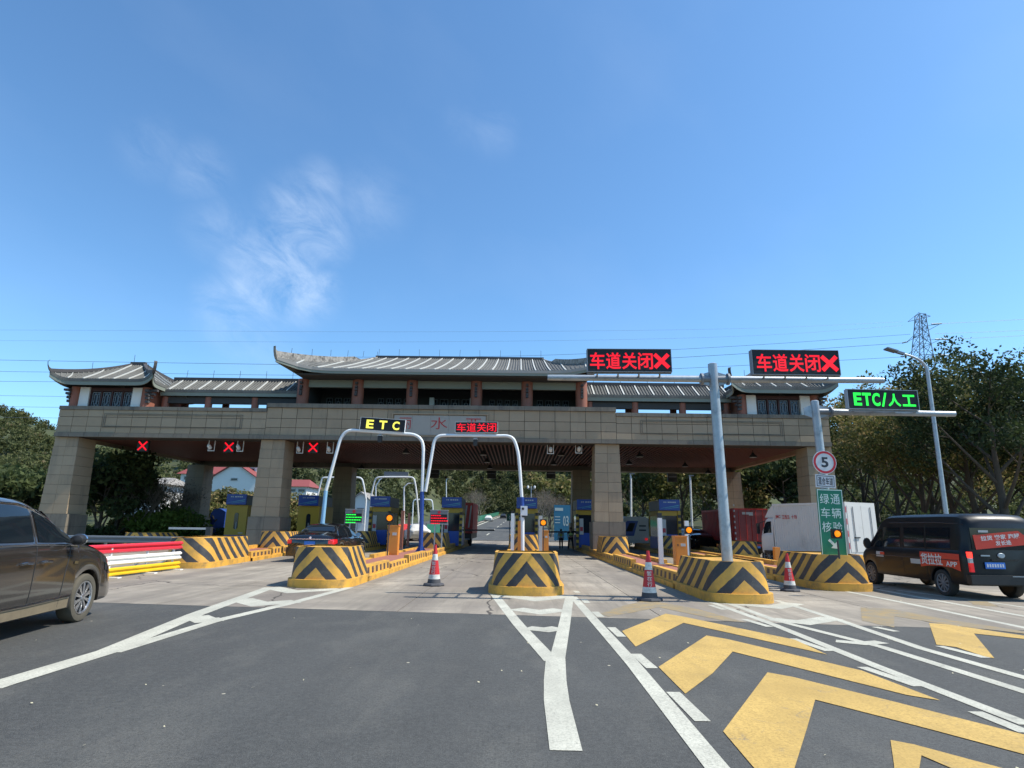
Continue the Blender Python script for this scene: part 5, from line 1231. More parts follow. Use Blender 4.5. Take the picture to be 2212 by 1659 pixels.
def cut(o, cutters):
    for mbc in cutters:
        c = mbc.build('cutter', None); md = o.modifiers.new('b', 'BOOLEAN'); md.object = c; md.operation = 'DIFFERENCE'; md.solver = 'EXACT'
        bpy.context.view_layer.update(); dg = bpy.context.evaluated_depsgraph_get(); me = bpy.data.meshes.new_from_object(o.evaluated_get(dg)); o.modifiers.clear(); o.data = me
        bpy.data.objects.remove(c)
    for p in o.data.polygons: p.use_smooth = True
    try: o.data.set_sharp_from_angle(angle=R(38))
    except Exception: pass
def wheel(parent, x, y, r, side, w=.21, spokes=10, tyre='rubber', rim='alloy', double=True, steer=0., cap=False):
    t = bpy.data.objects.new('wheel', None); 
    mm = Matrix.Translation((x, y, r)) @ Matrix.Rotation(steer, 4, 'Z') @ Matrix.Rotation(R(90)*side, 4, 'Y')   # local +z outward
    mb = MB(); mb.lathe([(r*.68, -w), (r*.95, -w), (r, -w+.03), (r, -.03), (r*.955, -.003), (r*.86, .004), (r*.72, -.004), (r*.68, -.03)], 40, mm, cap=False); ty = mb.build('tyre', M[tyre], parent, smooth=True)
    ty.name = 'wheel'; 
    MB().lathe([(r*.69, -w), (r*.66, -w*.5), (r*.66, -.055)], 32, mm).build('barrel', M['alloyd'], ty)
    MB().lathe([(r*.70, -.02), (r*.69, -.004), (r*.64, -.008), (r*.62, -.03)], 40, mm, cap=False).build('rim', M[rim], ty, smooth=True)
    mb = MB()
    for k in range(spokes):
        for d in ((-.085, .085) if double else (0,)):
            a = 2*math.pi*k/spokes+d; b = 2*math.pi*k/spokes+d*.35
            mb.bar(mm @ Vector((math.cos(b)*r*.12, math.sin(b)*r*.12, -.022)), mm @ Vector((math.cos(a)*r*.655, math.sin(a)*r*.655, -.026)), .018 if double else .045, .02)
    mb.build('spokes', M[rim], ty)
    MB().lathe([(r*.15, -.03), (r*.15, -.008), (r*.05, .0)], 16, mm).build('hub_cap', M[rim], ty)
    return ty
def arch_cut(x0, x1, y, z, r):
    return MB().lathe([(r, x0), (r, x1)], 36, Matrix.Translation((0, y, z)) @ Matrix.Rotation(R(90), 4, 'Y'))
# --- grey people carrier on the left
wf = G(172, 1342.5); hd = math.atan2(.165, 1)   # heading slightly left
def frame2(px, py, lx, ly, rz): p = G(px, py); m = Matrix.Rotation(rz, 3, 'Z') @ Vector((lx, ly, 0)); return Vector((p.x-m.x, p.y-m.y, 0))
mpv = Body([(-4.15, .45, 1.15, 1.3, .70, .72, .60), (-4.0, .32, 1.18, 1.62, .86, .86, .66), (-3.3, .24, 1.18, 1.75, .90, .91, .70), (-2.4, .24, 1.17, 1.77, .91, .92, .71), (-1.5, .24, 1.16, 1.74, .91, .92, .70), (-1.0, .24, 1.15, 1.62, .91, .915, .66), (-.62, .24, 1.13, 1.43, .91, .91, .66),
            (-.32, .24, 1.10, 1.24, .91, .90, .70), (.05, .24, 1.05, 1.15, .91, .88, .72), (.45, .25, .96, 1.06, .905, .85, .70), (.75, .27, .84, .94, .88, .80, .66), (.93, .32, .70, .80, .80, .72, .58), (1.03, .38, .60, .66, .66, .60, .46), (1.07, .44, .55, .58, .50, .45, .35)], arches=[(0, .345, .40), (-2.95, .345, .40)])
o_ = frame2(172, 1343, .90, 0, hd)
t = empty('parked_car', o_, hd, 'dark grey people carrier cut off by the left edge, dusty front wheel', 'car')
t.name = 'people_carrier'
b = mpv.mesh(60).build('body', M['carpaint'], t, smooth=True)
MB().box(-.66, .66, -3.9, .8, .26, .9).build('underbody', M['black'], t)
for s in (1, -1):
    mpv.patch([(-1.38, 1.195, 1.60), (-1.3, 1.19, 1.58), (-1.0, 1.18, 1.50), (-.7, 1.175, 1.36), (-.45, 1.165, 1.23), (-.34, 1.165, 1.17)], s, .006, 24).build('side_window', M['carglass'], t, smooth=True)
    mpv.patch([(-2.6, 1.21, 1.66), (-1.8, 1.2, 1.66), (-1.48, 1.2, 1.62)], s, .006, 10).build('side_window', M['carglass'], t, smooth=True)
    mpv.patch([(-3.7, 1.22, 1.62), (-2.7, 1.21, 1.66)], s, .006, 10).build('side_window', M['carglass'], t, smooth=True)
    mpv.line([(-3.6, 1.175), (-2.3, 1.165), (-1.2, 1.155), (-.6, 1.135), (-.3, 1.12)], s, .013, .004).build('belt_trim', M['chrome'], t)
    mpv.line([(-3.6, 1.69), (-2.3, 1.70), (-1.65, 1.68), (-1.25, 1.61), (-.95, 1.52), (-.6, 1.34), (-.3, 1.17)], s, .012, .006).build('window_trim', M['chrome'], t)
    mpv.line([(-1.43, .42), (-1.43, 1.62)], s, .006, .0, 12).build('door_seam', M['black'], t)
    mpv.line([(-.72, .30), (-.70, .7), (-.62, 1.12)], s, .006, .0).build('door_seam', M['black'], t)
    mpv.line([(-2.5, .41), (-1.4, .405), (-.48, .42)], s, .02, .004).build('sill_trim', M['chrome'], t)
    mpv.patch([(-2.5, .265, .385), (-.46, .265, .40)], s, .004, 12).build('sill_panel', M['dust'], t, smooth=True)
    for y in (-1.22, -1.64): mpv.line([(y-.12, .93), (y, .94), (y+.12, .935)], s, .016, .022).build('door_handle', M['chrome'], t); MB().box(s*.912-.012, s*.912+.012, y-.09, y+.09, .875, .925).build('handle_recess', M['black'], t)
    mpv.patch([(-.50, .86, .90), (-.40, .86, .90)], s, .012, 3).build('side_lamp', M['chrome'], t)
    MB().lathe([(.02, -.10), (.08, -.06), (.095, .02), (.07, .08)], 14, Matrix.Translation((s*1.02, -.68, 1.21)) @ Matrix.Rotation(R(-80), 4, 'X') @ Matrix.Scale(.85, 4) @ Matrix.Scale(1.2, 4, (1, 0, 0))).build('mirror', M['black'], t, smooth=True)
    MB().lathe([(.10, -.0), (.105, .03), (.07, .09), (.02, .11)], 16, Matrix.Translation((s*1.02, -.66, 1.21)) @ Matrix.Rotation(R(-90), 4, 'X') @ Matrix.Scale(.8, 4) @ Matrix.Scale(1.3, 4, (1, 0, 0))).build('mirror_cap', M['chrome'], t, smooth=True)
    wheel(t, s*.90, 0, .345, s, tyre='tyredust'); wheel(t, s*.90, -2.95, .345, s, tyre='tyredust')
    mpv.patch([(.52, .72, .84), (.70, .66, .76), (.82, .60, .66)], s, .006, 5).build('headlight', M['carglass'], t, smooth=True)
mpv.patch([(-.93, 0, 0), (-.9, 0, 0)], 1).build if False else None
mb = MB(); vs = []
for i in range(9):
    y = lerp(-.93, -.22, i/8); zb_, zl, zt, wb_, wl, wt = mpv.at(y)
    for k in range(9): u = -1+k/4; vs.append((u*wt*.92, y, zt+.02-.012*u*u))
mb.add(vs, [(i*9+k, i*9+k+1, (i+1)*9+k+1, (i+1)*9+k) for i in range(8) for k in range(8)]); mb.build('windscreen', M['carglass'], t, smooth=True)

# --- black panel van on the right
vr = G(2045, 1287); vf = G(1896, 1262); hv = math.atan2(-(vf.x-vr.x), vf.y-vr.y)
van = Body([(-.92, .42, 1.05, 1.74, .76, .76, .66), (-.88, .38, 1.05, 1.80, .83, .83, .70), (-.7, .34, 1.06, 1.91, .86, .86, .745), (0, .32, 1.06, 1.93, .87, .87, .75), (1.6, .32, 1.05, 1.93, .87, .87, .75), (2.2, .32, 1.04, 1.90, .87, .87, .74), (2.55, .32, 1.02, 1.76, .87, .86, .70), (2.95, .32, 1.0, 1.42, .86, .85, .68), (3.25, .34, .95, 1.16, .85, .82, .68), (3.55, .36, .86, .98, .80, .74, .62), (3.8, .42, .70, .76, .66, .60, .5)], .015, [(0, .31, .36), (3.05, .31, .36)])
t = empty('panel_van', frame2(2045, 1288, -.80, 0, hv), hv, 'black van with red advert panels at the right edge, seen from behind', 'van')
b = van.mesh(60).build('body', M['vanpaint'], t, smooth=True)
MB().box(-.64, .64, -.6, 3.5, .30, .9).build('underbody', M['black'], t)
for s in (-1, 1):
    for a, b_ in ((-.45, .42), (.5, 1.32)): van.patch([(a, 1.12, 1.60), (b_, 1.12, 1.60)], s, .005, 6).build('side_window', M['carglass'], t, smooth=True)
    van.patch([(1.5, 1.10, 1.60), (2.3, 1.08, 1.60)], s, .005, 6).build('side_window', M['carglass'], t, smooth=True)
    van.patch([(2.36, 1.08, 1.58), (2.6, 1.07, 1.50), (2.9, 1.06, 1.24), (3.0, 1.06, 1.14)], s, .006, 8).build('side_window', M['carglass'], t, smooth=True)
    van.line([(-.85, 1.68), (0, 1.72), (2.0, 1.72)], s, .010, .0).build('roof_gutter', M['vanpaint'], t)
    van.line([(.45, .42), (.45, 1.68)], s, .006, 0, 10).build('door_seam', M['black'], t); van.line([(1.4, .42), (1.4, 1.68)], s, .006, 0, 10).build('door_seam', M['black'], t)
    van.line([(-.7, .86), (1, .85), (2.9, .84)], s, .012, .002, 10).build('crease', M['vanpaint'], t)
    wheel(t, s*.85, 0, .31, s, .19, 10, 'rubber', 'galvd', True); wheel(t, s*.85, 3.05, .31, s, .19, 10, 'rubber', 'galvd', True)
    MB().lathe([(.03, -.08), (.10, -.03), (.10, .03)], 12, Matrix.Translation((s*.98, 2.85, 1.15)) @ Matrix.Rotation(R(90), 4, 'X') @ Matrix.Scale(1.5, 4, (0, 1, 0))).build('mirror', M['black'], t, smooth=True)
    mb = MB(); mb.box(s*.80-.075*(s > 0)-.0, s*.80+.075*(s < 0), -.965, -.86, .62, .82); mb.build('tail_light', M['taillight'], t)
    MB().box(s*.80-.075*(s > 0), s*.80+.075*(s < 0), -.962, -.86, .82, .93).build('reverse_light', M['booth_w'], t)
    MB().box(s*.80-.075*(s > 0), s*.80+.075*(s < 0), -.965, -.86, .93, 1.06).build('brake_light', M['braklit'] if s < 0 else M['taillight'], t)
# side advert: red panel + letters on the left side
van.patch([(-.74, .62, 1.00), (-.45, .69, 1.005), (.0, .70, 1.01), (.40, .68, 1.01), (.66, .64, 1.01)], -1, .008, 12).build('advert_panel', M['adred'], t)
for y in (.05,): pass
def side_text(s, y0, y1, z0, z1, m):      # reading from front of van (left in picture) to back
    me0, lo, hi = text_mesh(s, .02); mb = MB(); w, h = hi[0]-lo[0], hi[1]-lo[1]; vs = []
    for v in me0.vertices:
        y = y0+(v.co.x-lo[0])/w*(y1-y0); z = z0+(v.co.y-lo[1])/h*(z1-z0); vs.append(Vector((-(van.sx(y, z)+.012), y, z)))
    mb.add(vs, [tuple(p.vertices) for p in me0.polygons]); mb.build('lettering', M['adwhite'], t, fix=False)
side_text('货拉拉', .62, -.16, .71, .98, None); side_text('APP', -.28, -.66, .71, .82, None)
van.patch([(.66, .70, .82), (1.06, .70, .82)], -1, .008, 4).build('advert_strip', M['booth_w'], t)
van.patch([(2.25, .80, .94), (2.62, .80, .94)], -1, .008, 4).build('advert_panel', M['booth_w'], t); van.patch([(2.20, .86, .93), (2.42, .86, .93)], -1, .010, 4).build('advert_mark', M['adred'], t)
# rear face details
RY = -.935
MB().box(-.68, .68, RY, -.9, 1.12, 1.60).build('rear_window', M['carglass'], t)
m_ = Matrix.Translation((0, RY-.012, 1.33)) @ Matrix.Rotation(R(-5), 4, 'Y')
MB().prism([(-.62, -.16), (.5, -.14), (.58, .02), (.42, .18), (-.62, .16)], .008, m_).build('advert_panel', M['adred'], t)
for i, w_ in enumerate(('拉货', '搬家', '跑腿')): text(w_, M['adwhite'], t, -.46+i*.31, -.20+i*.31, .02, .13, -.003, 'lettering', .02, m_)
text('发长途', M['adwhite'], t, -.16, .20, -.11, .0, -.003, 'lettering', .02, m_)
MB().box(-.50, -.28, RY-.016, RY-.004, 1.50, 1.55).build('sticker', M['booth_w'], t)
MB().box(-.46, -.02, RY-.02, RY-.0, .70, .84).build('number_plate', M['plate'], t)
mb = MB(); 
for k in range(7): mb.box(-.43+k*.057, -.43+k*.057+.036, RY-.024, RY-.021, .735, .805)
tag(mb.build('plate_characters', M['signwhite'], t), kind='stuff')
MB().lathe([(.06, 0), (.05, .012)], 16, Matrix.Translation((-.06, RY-.0, .99)) @ Matrix.Rotation(R(90), 4, 'X') @ Matrix.Scale(1.4, 4, (1, 0, 0))).build('badge', M['galv'], t)
MB().box(-.52, -.32, RY-.012, RY, .97, 1.0).build('badge', M['galv'], t); MB().box(.55, .68, RY-.014, RY, .96, .99).build('badge', M['galv'], t)
MB().box(-.86, .86, -1.02, -.86, .36, .56).build('rear_bumper', M['black'], t); MB().box(.05, .84, -1.03, -1.02, .535, .55).build('bumper_trim', M['galv'], t)
MB().box(-.30, .30, RY-.012, RY, .88, .91).build('handle_strip', M['blackpaint'], t)

# --- black saloon in the lane
sal = Body([(-1.02, .55, .80, .90, .70, .70, .6), (-.98, .32, .88, .98, .84, .84, .70), (-.7, .22, .93, 1.04, .91, .91, .72), (-.35, .20, .93, 1.14, .92, .92, .66), (.1, .20, .93, 1.36, .93, .925, .60), (.7, .20, .92, 1.46, .93, .93, .60), (1.4, .20, .90, 1.45, .93, .92, .60), (2.0, .20, .89, 1.30, .93, .91, .62), (2.45, .20, .88, 1.08, .92, .90, .68), (2.8, .21, .86, .99, .92, .88, .70), (3.5, .24, .76, .85, .88, .82, .66), (3.85, .34, .6, .66, .70, .66, .5)], .02, [(0, .32, .37), (2.95, .32, .37)])
sp = V(683, 1127, 24); hs_ = R(-2)
t = empty('saloon_car', (sp.x, 24.6, 0), hs_, 'black saloon car with blue number plate, driving into the lane', 'car')
b = sal.mesh(60).build('body', M['blackpaint'], t, smooth=True)
MB().box(-.68, .68, -.7, 3.4, .22, .8).build('underbody', M['black'], t)
for s in (-1, 1):
    sal.patch([(-.15, .99, 1.03), (.1, .98, 1.24), (.55, .98, 1.37), (1.3, .97, 1.37), (1.8, .96, 1.26), (2.2, .95, 1.04)], s, .005, 20).build('side_window', M['carglass'], t, smooth=True)
    sal.line([(-.25, 1.0), (.1, 1.27), (.6, 1.41), (1.3, 1.405), (1.85, 1.28), (2.3, 1.06)], s, .009, .004).build('window_trim', M['chrome'], t)
    sal.line([(.85, .28), (.85, 1.38)], s, .005, .003, 8).build('door_seam', M['dark'], t)
    for y in (.45, 1.35): sal.line([(y-.1, .76), (y+.1, .765)], s, .012, .02).build('door_handle', M['chrome'], t)
    sal.patch([(-1.0, .70, .86), (-.9, .68, .88), (-.62, .72, .87)], s, .012, 6).build('tail_light', M['taillight'], t, smooth=True)
    MB().box(s*.80-.08, s*.80+.08, -1.035, -.95, .70, .83).build('tail_light', M['taillight'], t)
    MB().lathe([(.03, -.06), (.09, -.02), (.08, .05)], 12, Matrix.Translation((s*1.0, 1.95, 1.02)) @ Matrix.Rotation(R(90), 4, 'X') @ Matrix.Scale(1.4, 4, (1, 0, 0))).build('mirror', M['chrome'], t, smooth=True)
    wheel(t, s*.90, 0, .32, s, .2); wheel(t, s*.90, 2.95, .32, s, .2)
mb = MB(); vs = []
for i in range(7):
    y = lerp(-.30, .30, i/6); zb_, zl, zt, wb_, wl, wt = sal.at(y)
    for k in range(7): u = -1+k/3; vs.append((u*wt*.93, y, zt+.022-.012*u*u))
mb.add(vs, [(i*7+k, i*7+k+1, (i+1)*7+k+1, (i+1)*7+k) for i in range(6) for k in range(6)]); mb.build('rear_window', M['carglass'], t, smooth=True)
MB().box(-.80, .80, -1.05, -1.0, .862, .882).build('chrome_bar', M['chrome'], t); MB().box(-.21, .21, -1.045, -.99, .66, .79).build('number_plate', M['plate'], t)
MB().lathe([(.05, 0), (.04, .01)], 12, Matrix.Translation((0, -1.03, .92)) @ Matrix.Rotation(R(90), 4, 'X')).build('badge', M['chrome'], t)
MB().box(-.9, .9, -1.06, -.9, .24, .56).build('rear_bumper', M['blackpaint'], t)

# --- trucks
def axle_wheels(t, w, ys_, r=.42):
    for y in ys_:
        for s in (-1, 1): wheel(t, s*w, y, r, s, .28, 8, 'rubber', 'galvd', False)
# white box lorry: rear right corner at picture 1882, front at 1678
A0 = V(1838, 1199, 23.2); B0 = V(1677, 1195, 26.2); d = Vector((B0.x-A0.x, B0.y-A0.y, 0)); Lb = d.length; hz = math.atan2(-d.x, d.y)
t = empty('box_lorry', (A0.x, A0.y, 0), hz, 'white box lorry with red writing on its side, behind the green panel', 'lorry')
zt = V(1838, 1085.5, 23.2).z; zb_ = .62; Wd = 1.75
box = MB().box(0, Wd, .02, Lb, zb_, zt).build('cargo_box', M['truckwhite'], t)
mb = MB(); k = 0; y = .14
while y < Lb-.1: mb.box(-.016, -.002, y, y+.03, zb_+.06, zt-.08); y += .105
tag(mb.build('corrugation', M['truckwhite'], t, fix=False), kind='stuff')
for z0 in (zb_-.04, zt-.06): MB().box(-.03, Wd, 0, Lb, z0, z0+.08).build('edge_rail', M['truckwhite'], t)
for y0 in (-.0, Lb-.06): MB().box(-.03, Wd, y0, y0+.06, zb_+.04, zt-.06).build('corner_post', M['truckwhite'], t)
for x0 in (.05, Wd/2+.01): MB().box(x0, x0+Wd/2-.06, -.014, .018, zb_+.08, zt-.1).build('rear_door', M['truckwhite'], t)
for x0 in (.35, Wd-.35): MB().tube([(x0, -.04, zb_+.1), (x0, -.04, zt-.15)], .016, 6).build('lock_bar', M['galvd'], t)
MB().box(.3, .6, -.06, -.02, zb_+.6, zb_+.64).build('latch', M['dark'], t)
ms = Matrix.Translation((-.024, Lb-.12, 0)) @ Matrix.Rotation(R(-90), 4, 'Z')
for (s, a, b_) in (('JMC', .0, .26), ('江西五', .34, .72), ('十铃', .80, 1.08)): text(s, M['redletter'], t, a, b_, zt-.62, zt-.44, 0, 'lettering', .015, ms)
for k in range(4): MB().box(-.03, .0, -.012, -.001, zb_+.2+.45*k, zb_+.42+.45*k).build('reflector', M['signred'], t)
cab = Body([(Lb+0.14, .5, 1.35, 2.0, .84, .86, .80), (Lb+0.30, .5, 1.33, 2.02, .86, .87, .80), (Lb+0.55, .5, 1.32, 1.96, .86, .87, .78), (Lb+0.70, .5, 1.28, 1.64, .86, .86, .76), (Lb+0.80, .5, 1.2, 1.32, .84, .83, .74), (Lb+0.83, .55, 1.0, 1.1, .78, .76, .66)])
cb = cab.mesh(30).build('cab', M['truckwhite'], t, smooth=True); cb.location = (.95, 0, 0)
o = cab.patch([(Lb+0.24, 1.36, 1.84), (Lb+0.52, 1.34, 1.82), (Lb+0.67, 1.30, 1.56)], -1, .006, 8).build('side_window', M['carglass'], t, smooth=True); o.location = (.95, 0, 0)
mb = MB(); mb.prism([(.10, 2.0), (.62, 2.0), (.42, 2.3), (.22, zt-.06), (.10, zt-.02)], 1.5, Matrix.Translation((.2, Lb, 0)) @ Matrix.Rotation(R(90), 4, 'Z') @ Matrix.Scale(-1, 4, (0, 1, 0))); mb.build('wind_deflector', M['truckwhite'], t, smooth=False)
MB().box(-.22, -.06, Lb+0.70, Lb+0.75, 1.3, 1.75).build('mirror', M['black'], t); MB().bar((-.1, Lb+0.70, 1.75), (.12, Lb+0.55, 1.85), .03).build('mirror_arm', M['black'], t)
MB().box(.25, 1.5, -.0+.3, Lb+.55, .45, .60).build('chassis', M['black'], t)
for y_ in (1.0, Lb+.5):
    for x_, s in ((.12, -1), (1.63, 1)): wheel(t, x_, y_, .38, s, .26, 8, 'rubber', 'galvd', False)
MB().box(.05, .08, 1.6, Lb-.4, .40, .44).box(.05, .08, 1.6, Lb-.4, .52, .56).build('side_guard', M['booth_w'], t)
MB().box(-.02, .3, Lb+.25, Lb+.6, .5, .62).build('cab_step', M['black'], t)
# red container lorry seen from behind
A0 = V(1591, 1190, 37); B0 = V(1665, 1190, 37); d = B0-A0; t = empty('container_lorry', (A0.x, A0.y, 0), math.atan2(d.y, d.x), 'red container lorry seen from behind, left of the white lorry', 'lorry')
w = (Vector((d.x, d.y))).length; zt = V(1628, 1098.5, 37).z; zb_ = .75
MB().box(0, w, .06, 6.5, zb_, zt).build('container', M['truckred'], t)
for k in range(2):
    x0, x1 = lerp(0, w, k/2)+.03, lerp(0, w, (k+1)/2)-.03; dr = MB().box(x0, x1, 0, .058, zb_+.05, zt-.08).build('door', M['truckred2'], t)
    for q in range(5): z = zb_+.25+q*(zt-zb_-.4)/5; MB().box(x0+.1, x1-.1, -.02, 0, z, z+.10).build('door_rib', M['truckred2'], dr)
    for q in (.25, .7): x = lerp(x0, x1, q); MB().tube([(x, -.04, zb_+.05), (x, -.04, zt-.1)], .018, 6).build('lock_bar', M['truckred'], dr)
for q in range(7): MB().box(-.01, .06, -.01, .058, zb_+.1+q*.33, zb_+.22+q*.33).build('hinge', M['booth_w'], t)
MB().box(0, w, -.01, .06, zt-.075, zt).build('top_rail', M['truckred'], t); MB().box(.5, 1.15, -.005, -.002, zt-.42, zt-.22).build('marking', M['booth_w'], t)
mb = MB(); y = .3
while y < 6.3: mb.box(-.03, -.002, y, y+.12, zb_+.1, zt-.12); y += .28
tag(mb.build('corrugation', M['truckred'], t, fix=False), kind='stuff')
MB().box(.05, w-.05, .0, 6.3, .5, .74).build('chassis', M['dark'], t); MB().box(0, w, -.05, .0, .46, .62).build('rear_bumper', M['truckred2'], t)
for x in (.15, w-.35): MB().box(x, x+.2, -.07, -.051, .50, .60).build('tail_light', M['braklit'], t)
MB().box(w*.5-.0, w*.5+.4, -.06, -.051, .38, .50).build('number_plate', M['plate'], t)
for y_ in (1.2, 5.6):
    for x_, s in ((.12, -1), (w-.12, 1)): wheel(t, x_, y_, .45, s, .28, 8, 'rubber', 'galvd', False)
# white and blue coach front-right
A0 = V(1343, 1165, 44); B0 = V(1402, 1165, 44); w = B0.x-A0.x; t = empty('coach', (A0.x, 44, 0), 0, 'white and blue coach beyond the right-hand toll booth', 'bus'); zt = V(1372, 1116, 44).z
MB().prism([(0, .5), (w, .5), (w, zt-.15), (w-.2, zt), (.3, zt), (0, zt-.4)], 7).build('body', M['truckwhite'], t)
MB().prism([(.02, .9), (w*.45, .9), (w*.62, zt-.3), (.45, zt-.3), (.1, 1.7)], .02, Matrix.Translation((0, -.03, 0))).build('blue_panel', M['booth_b'], t); MB().prism([(.3, 1.2), (w*.40, 1.2), (w*.52, zt-.45), (.6, zt-.45)], .02, Matrix.Translation((0, -.055, 0))).build('rear_window', M['glassdark'], t)
for z in (1.25, 1.55): MB().box(w*.65, w*.9, -.02, -.005, z, z+.1).build('marking', M['dark'], t)
for x_, s in ((.15, -1), (w-.15, 1)): wheel(t, x_, 1.4, .45, s, .28, 8, 'rubber', 'galvd', False)
MB().box(0, w, -.05, 0, .4, .62).build('rear_bumper', M['booth_w'], t); MB().box(.1, .3, -.07, -.051, .6, .75).box(w-.3, w-.1, -.07, -.051, .6, .75).build('tail_light', M['taillight'], t)
# red lorry in the lane right of booth
A0 = V(1000, 1140, 44); B0 = V(1021, 1140, 44); t = empty('red_lorry', (A0.x, 44, 0), 0, 'red and white lorry in the lane behind the fourth booth', 'lorry'); w = 1.9; zt = V(1010, 1086, 44).z; x0 = B0.x-A0.x-w
MB().box(x0, x0+w, 0, 5, .9, zt).build('cargo_box', M['truckred'], t)
for k in range(3): MB().prism([(x0+.9+k*.33, 1.3), (x0+1.0+k*.33, 1.3), (x0+1.15+k*.33, zt-.2), (x0+1.05+k*.33, zt-.2)], .02, Matrix.Translation((0, -.03, 0))).build('white_stripe', M['booth_w'], t)
for k in range(2): MB().box(x0+w*k/2+.02, x0+w*(k+1)/2-.02, -.025, -.001, .95, zt-.05).build('door', M['truckred'], t)
MB().box(x0+.1, x0+w-.1, .2, 6.3, .5, .88).build('chassis', M['black'], t)
for x_, s in ((x0+.12, -1), (x0+w-.12, 1)): wheel(t, x_, 1, .42, s, .28, 8, 'rubber', 'galvd', False)
MB().box(x0+.2, x0+w-.2, -.05, 0, .45, .55).build('underrun_bar', M['galvd'], t)
# distant cars
def far_car(px, py, Y, m, label, hscale=1., rz=0, z0=None):
    p = V(px, py, Y); z = 0.02+(.03*max(0, Y-72) if z0 is None else z0); t = empty('car', (p.x, Y, z), rz, label, 'car', 'distant cars')
    b = sal.mesh(22).build('body', M[m], t, smooth=True)
    for s in (-1, 1):
        sal.patch([(-.15, .99, 1.03), (.1, .98, 1.24), (.55, .98, 1.37), (1.3, .97, 1.37), (1.8, .96, 1.26), (2.2, .95, 1.04)], s, .006, 10).build('side_window', M['carglass'], t, smooth=True)
        for y_ in (0, 2.95): MB().lathe([(.32, 0), (.32, .2)], 14, Matrix.Translation((s*.78, y_, .32)) @ Matrix.Rotation(R(90)*s, 4, 'Y')).build('wheel', M['rubber'], t)
    MB().box(-.55, .55, -.3, -.1, 1.02, 1.16).build('rear_window', M['carglass'], t)
    return t
far_car(1087, 1120, 190, 'alloyd', 'dark car far away on the motorway')
far_car(1055, 1124, 150, 'truckwhite', 'small pale car on the oncoming carriageway', 1, 0)
far_car(1508, 1160, 42, 'blackpaint', 'black car in shade behind the third amber light', 1, R(12))
far_car(905, 1150, 55, 'truckwhite', 'white car beyond the toll gate, seen under the red message board', 1, R(20))
far_car(870, 1150, 58, 'truckred', 'dark red car beyond the toll gate behind the brown posts')
# blue hoarding with number
a, b = V(1197, 1150, 62), V(1262, 1150, 62); t = empty('blue_hoarding', (a.x, 62, 0), 0, 'blue hoarding with the white number 03 behind the gate', 'hoarding'); w = b.x-a.x; h = V(1215, 1091, 62).z
MB().box(0, w, 0, .15, .1, h).build('panel', M['boardblue'], t); [text(c_, M['signtext'], t, w*(.30+.10*i_), w*(.385+.10*i_), h*.42, h*.70, -.01, 'lettering', .02) for i_, c_ in enumerate('03')]
MB().box(w*.03, w*.3, -.01, -.001, h*.84, h*.92).build('pale_strip', M['signtext'], t)
for q in (.5, .58, .66): MB().box(w*.03, w*.2, -.01, -.001, h*q, h*q+.08).build('pale_line', M['signtext'], t)
MB().box(.1, .2, .16, .3, 0, h*.9).build('post', M['galvd'], t); MB().box(w-.2, w-.1, .16, .3, 0, h*.9).build('post', M['galvd'], t)

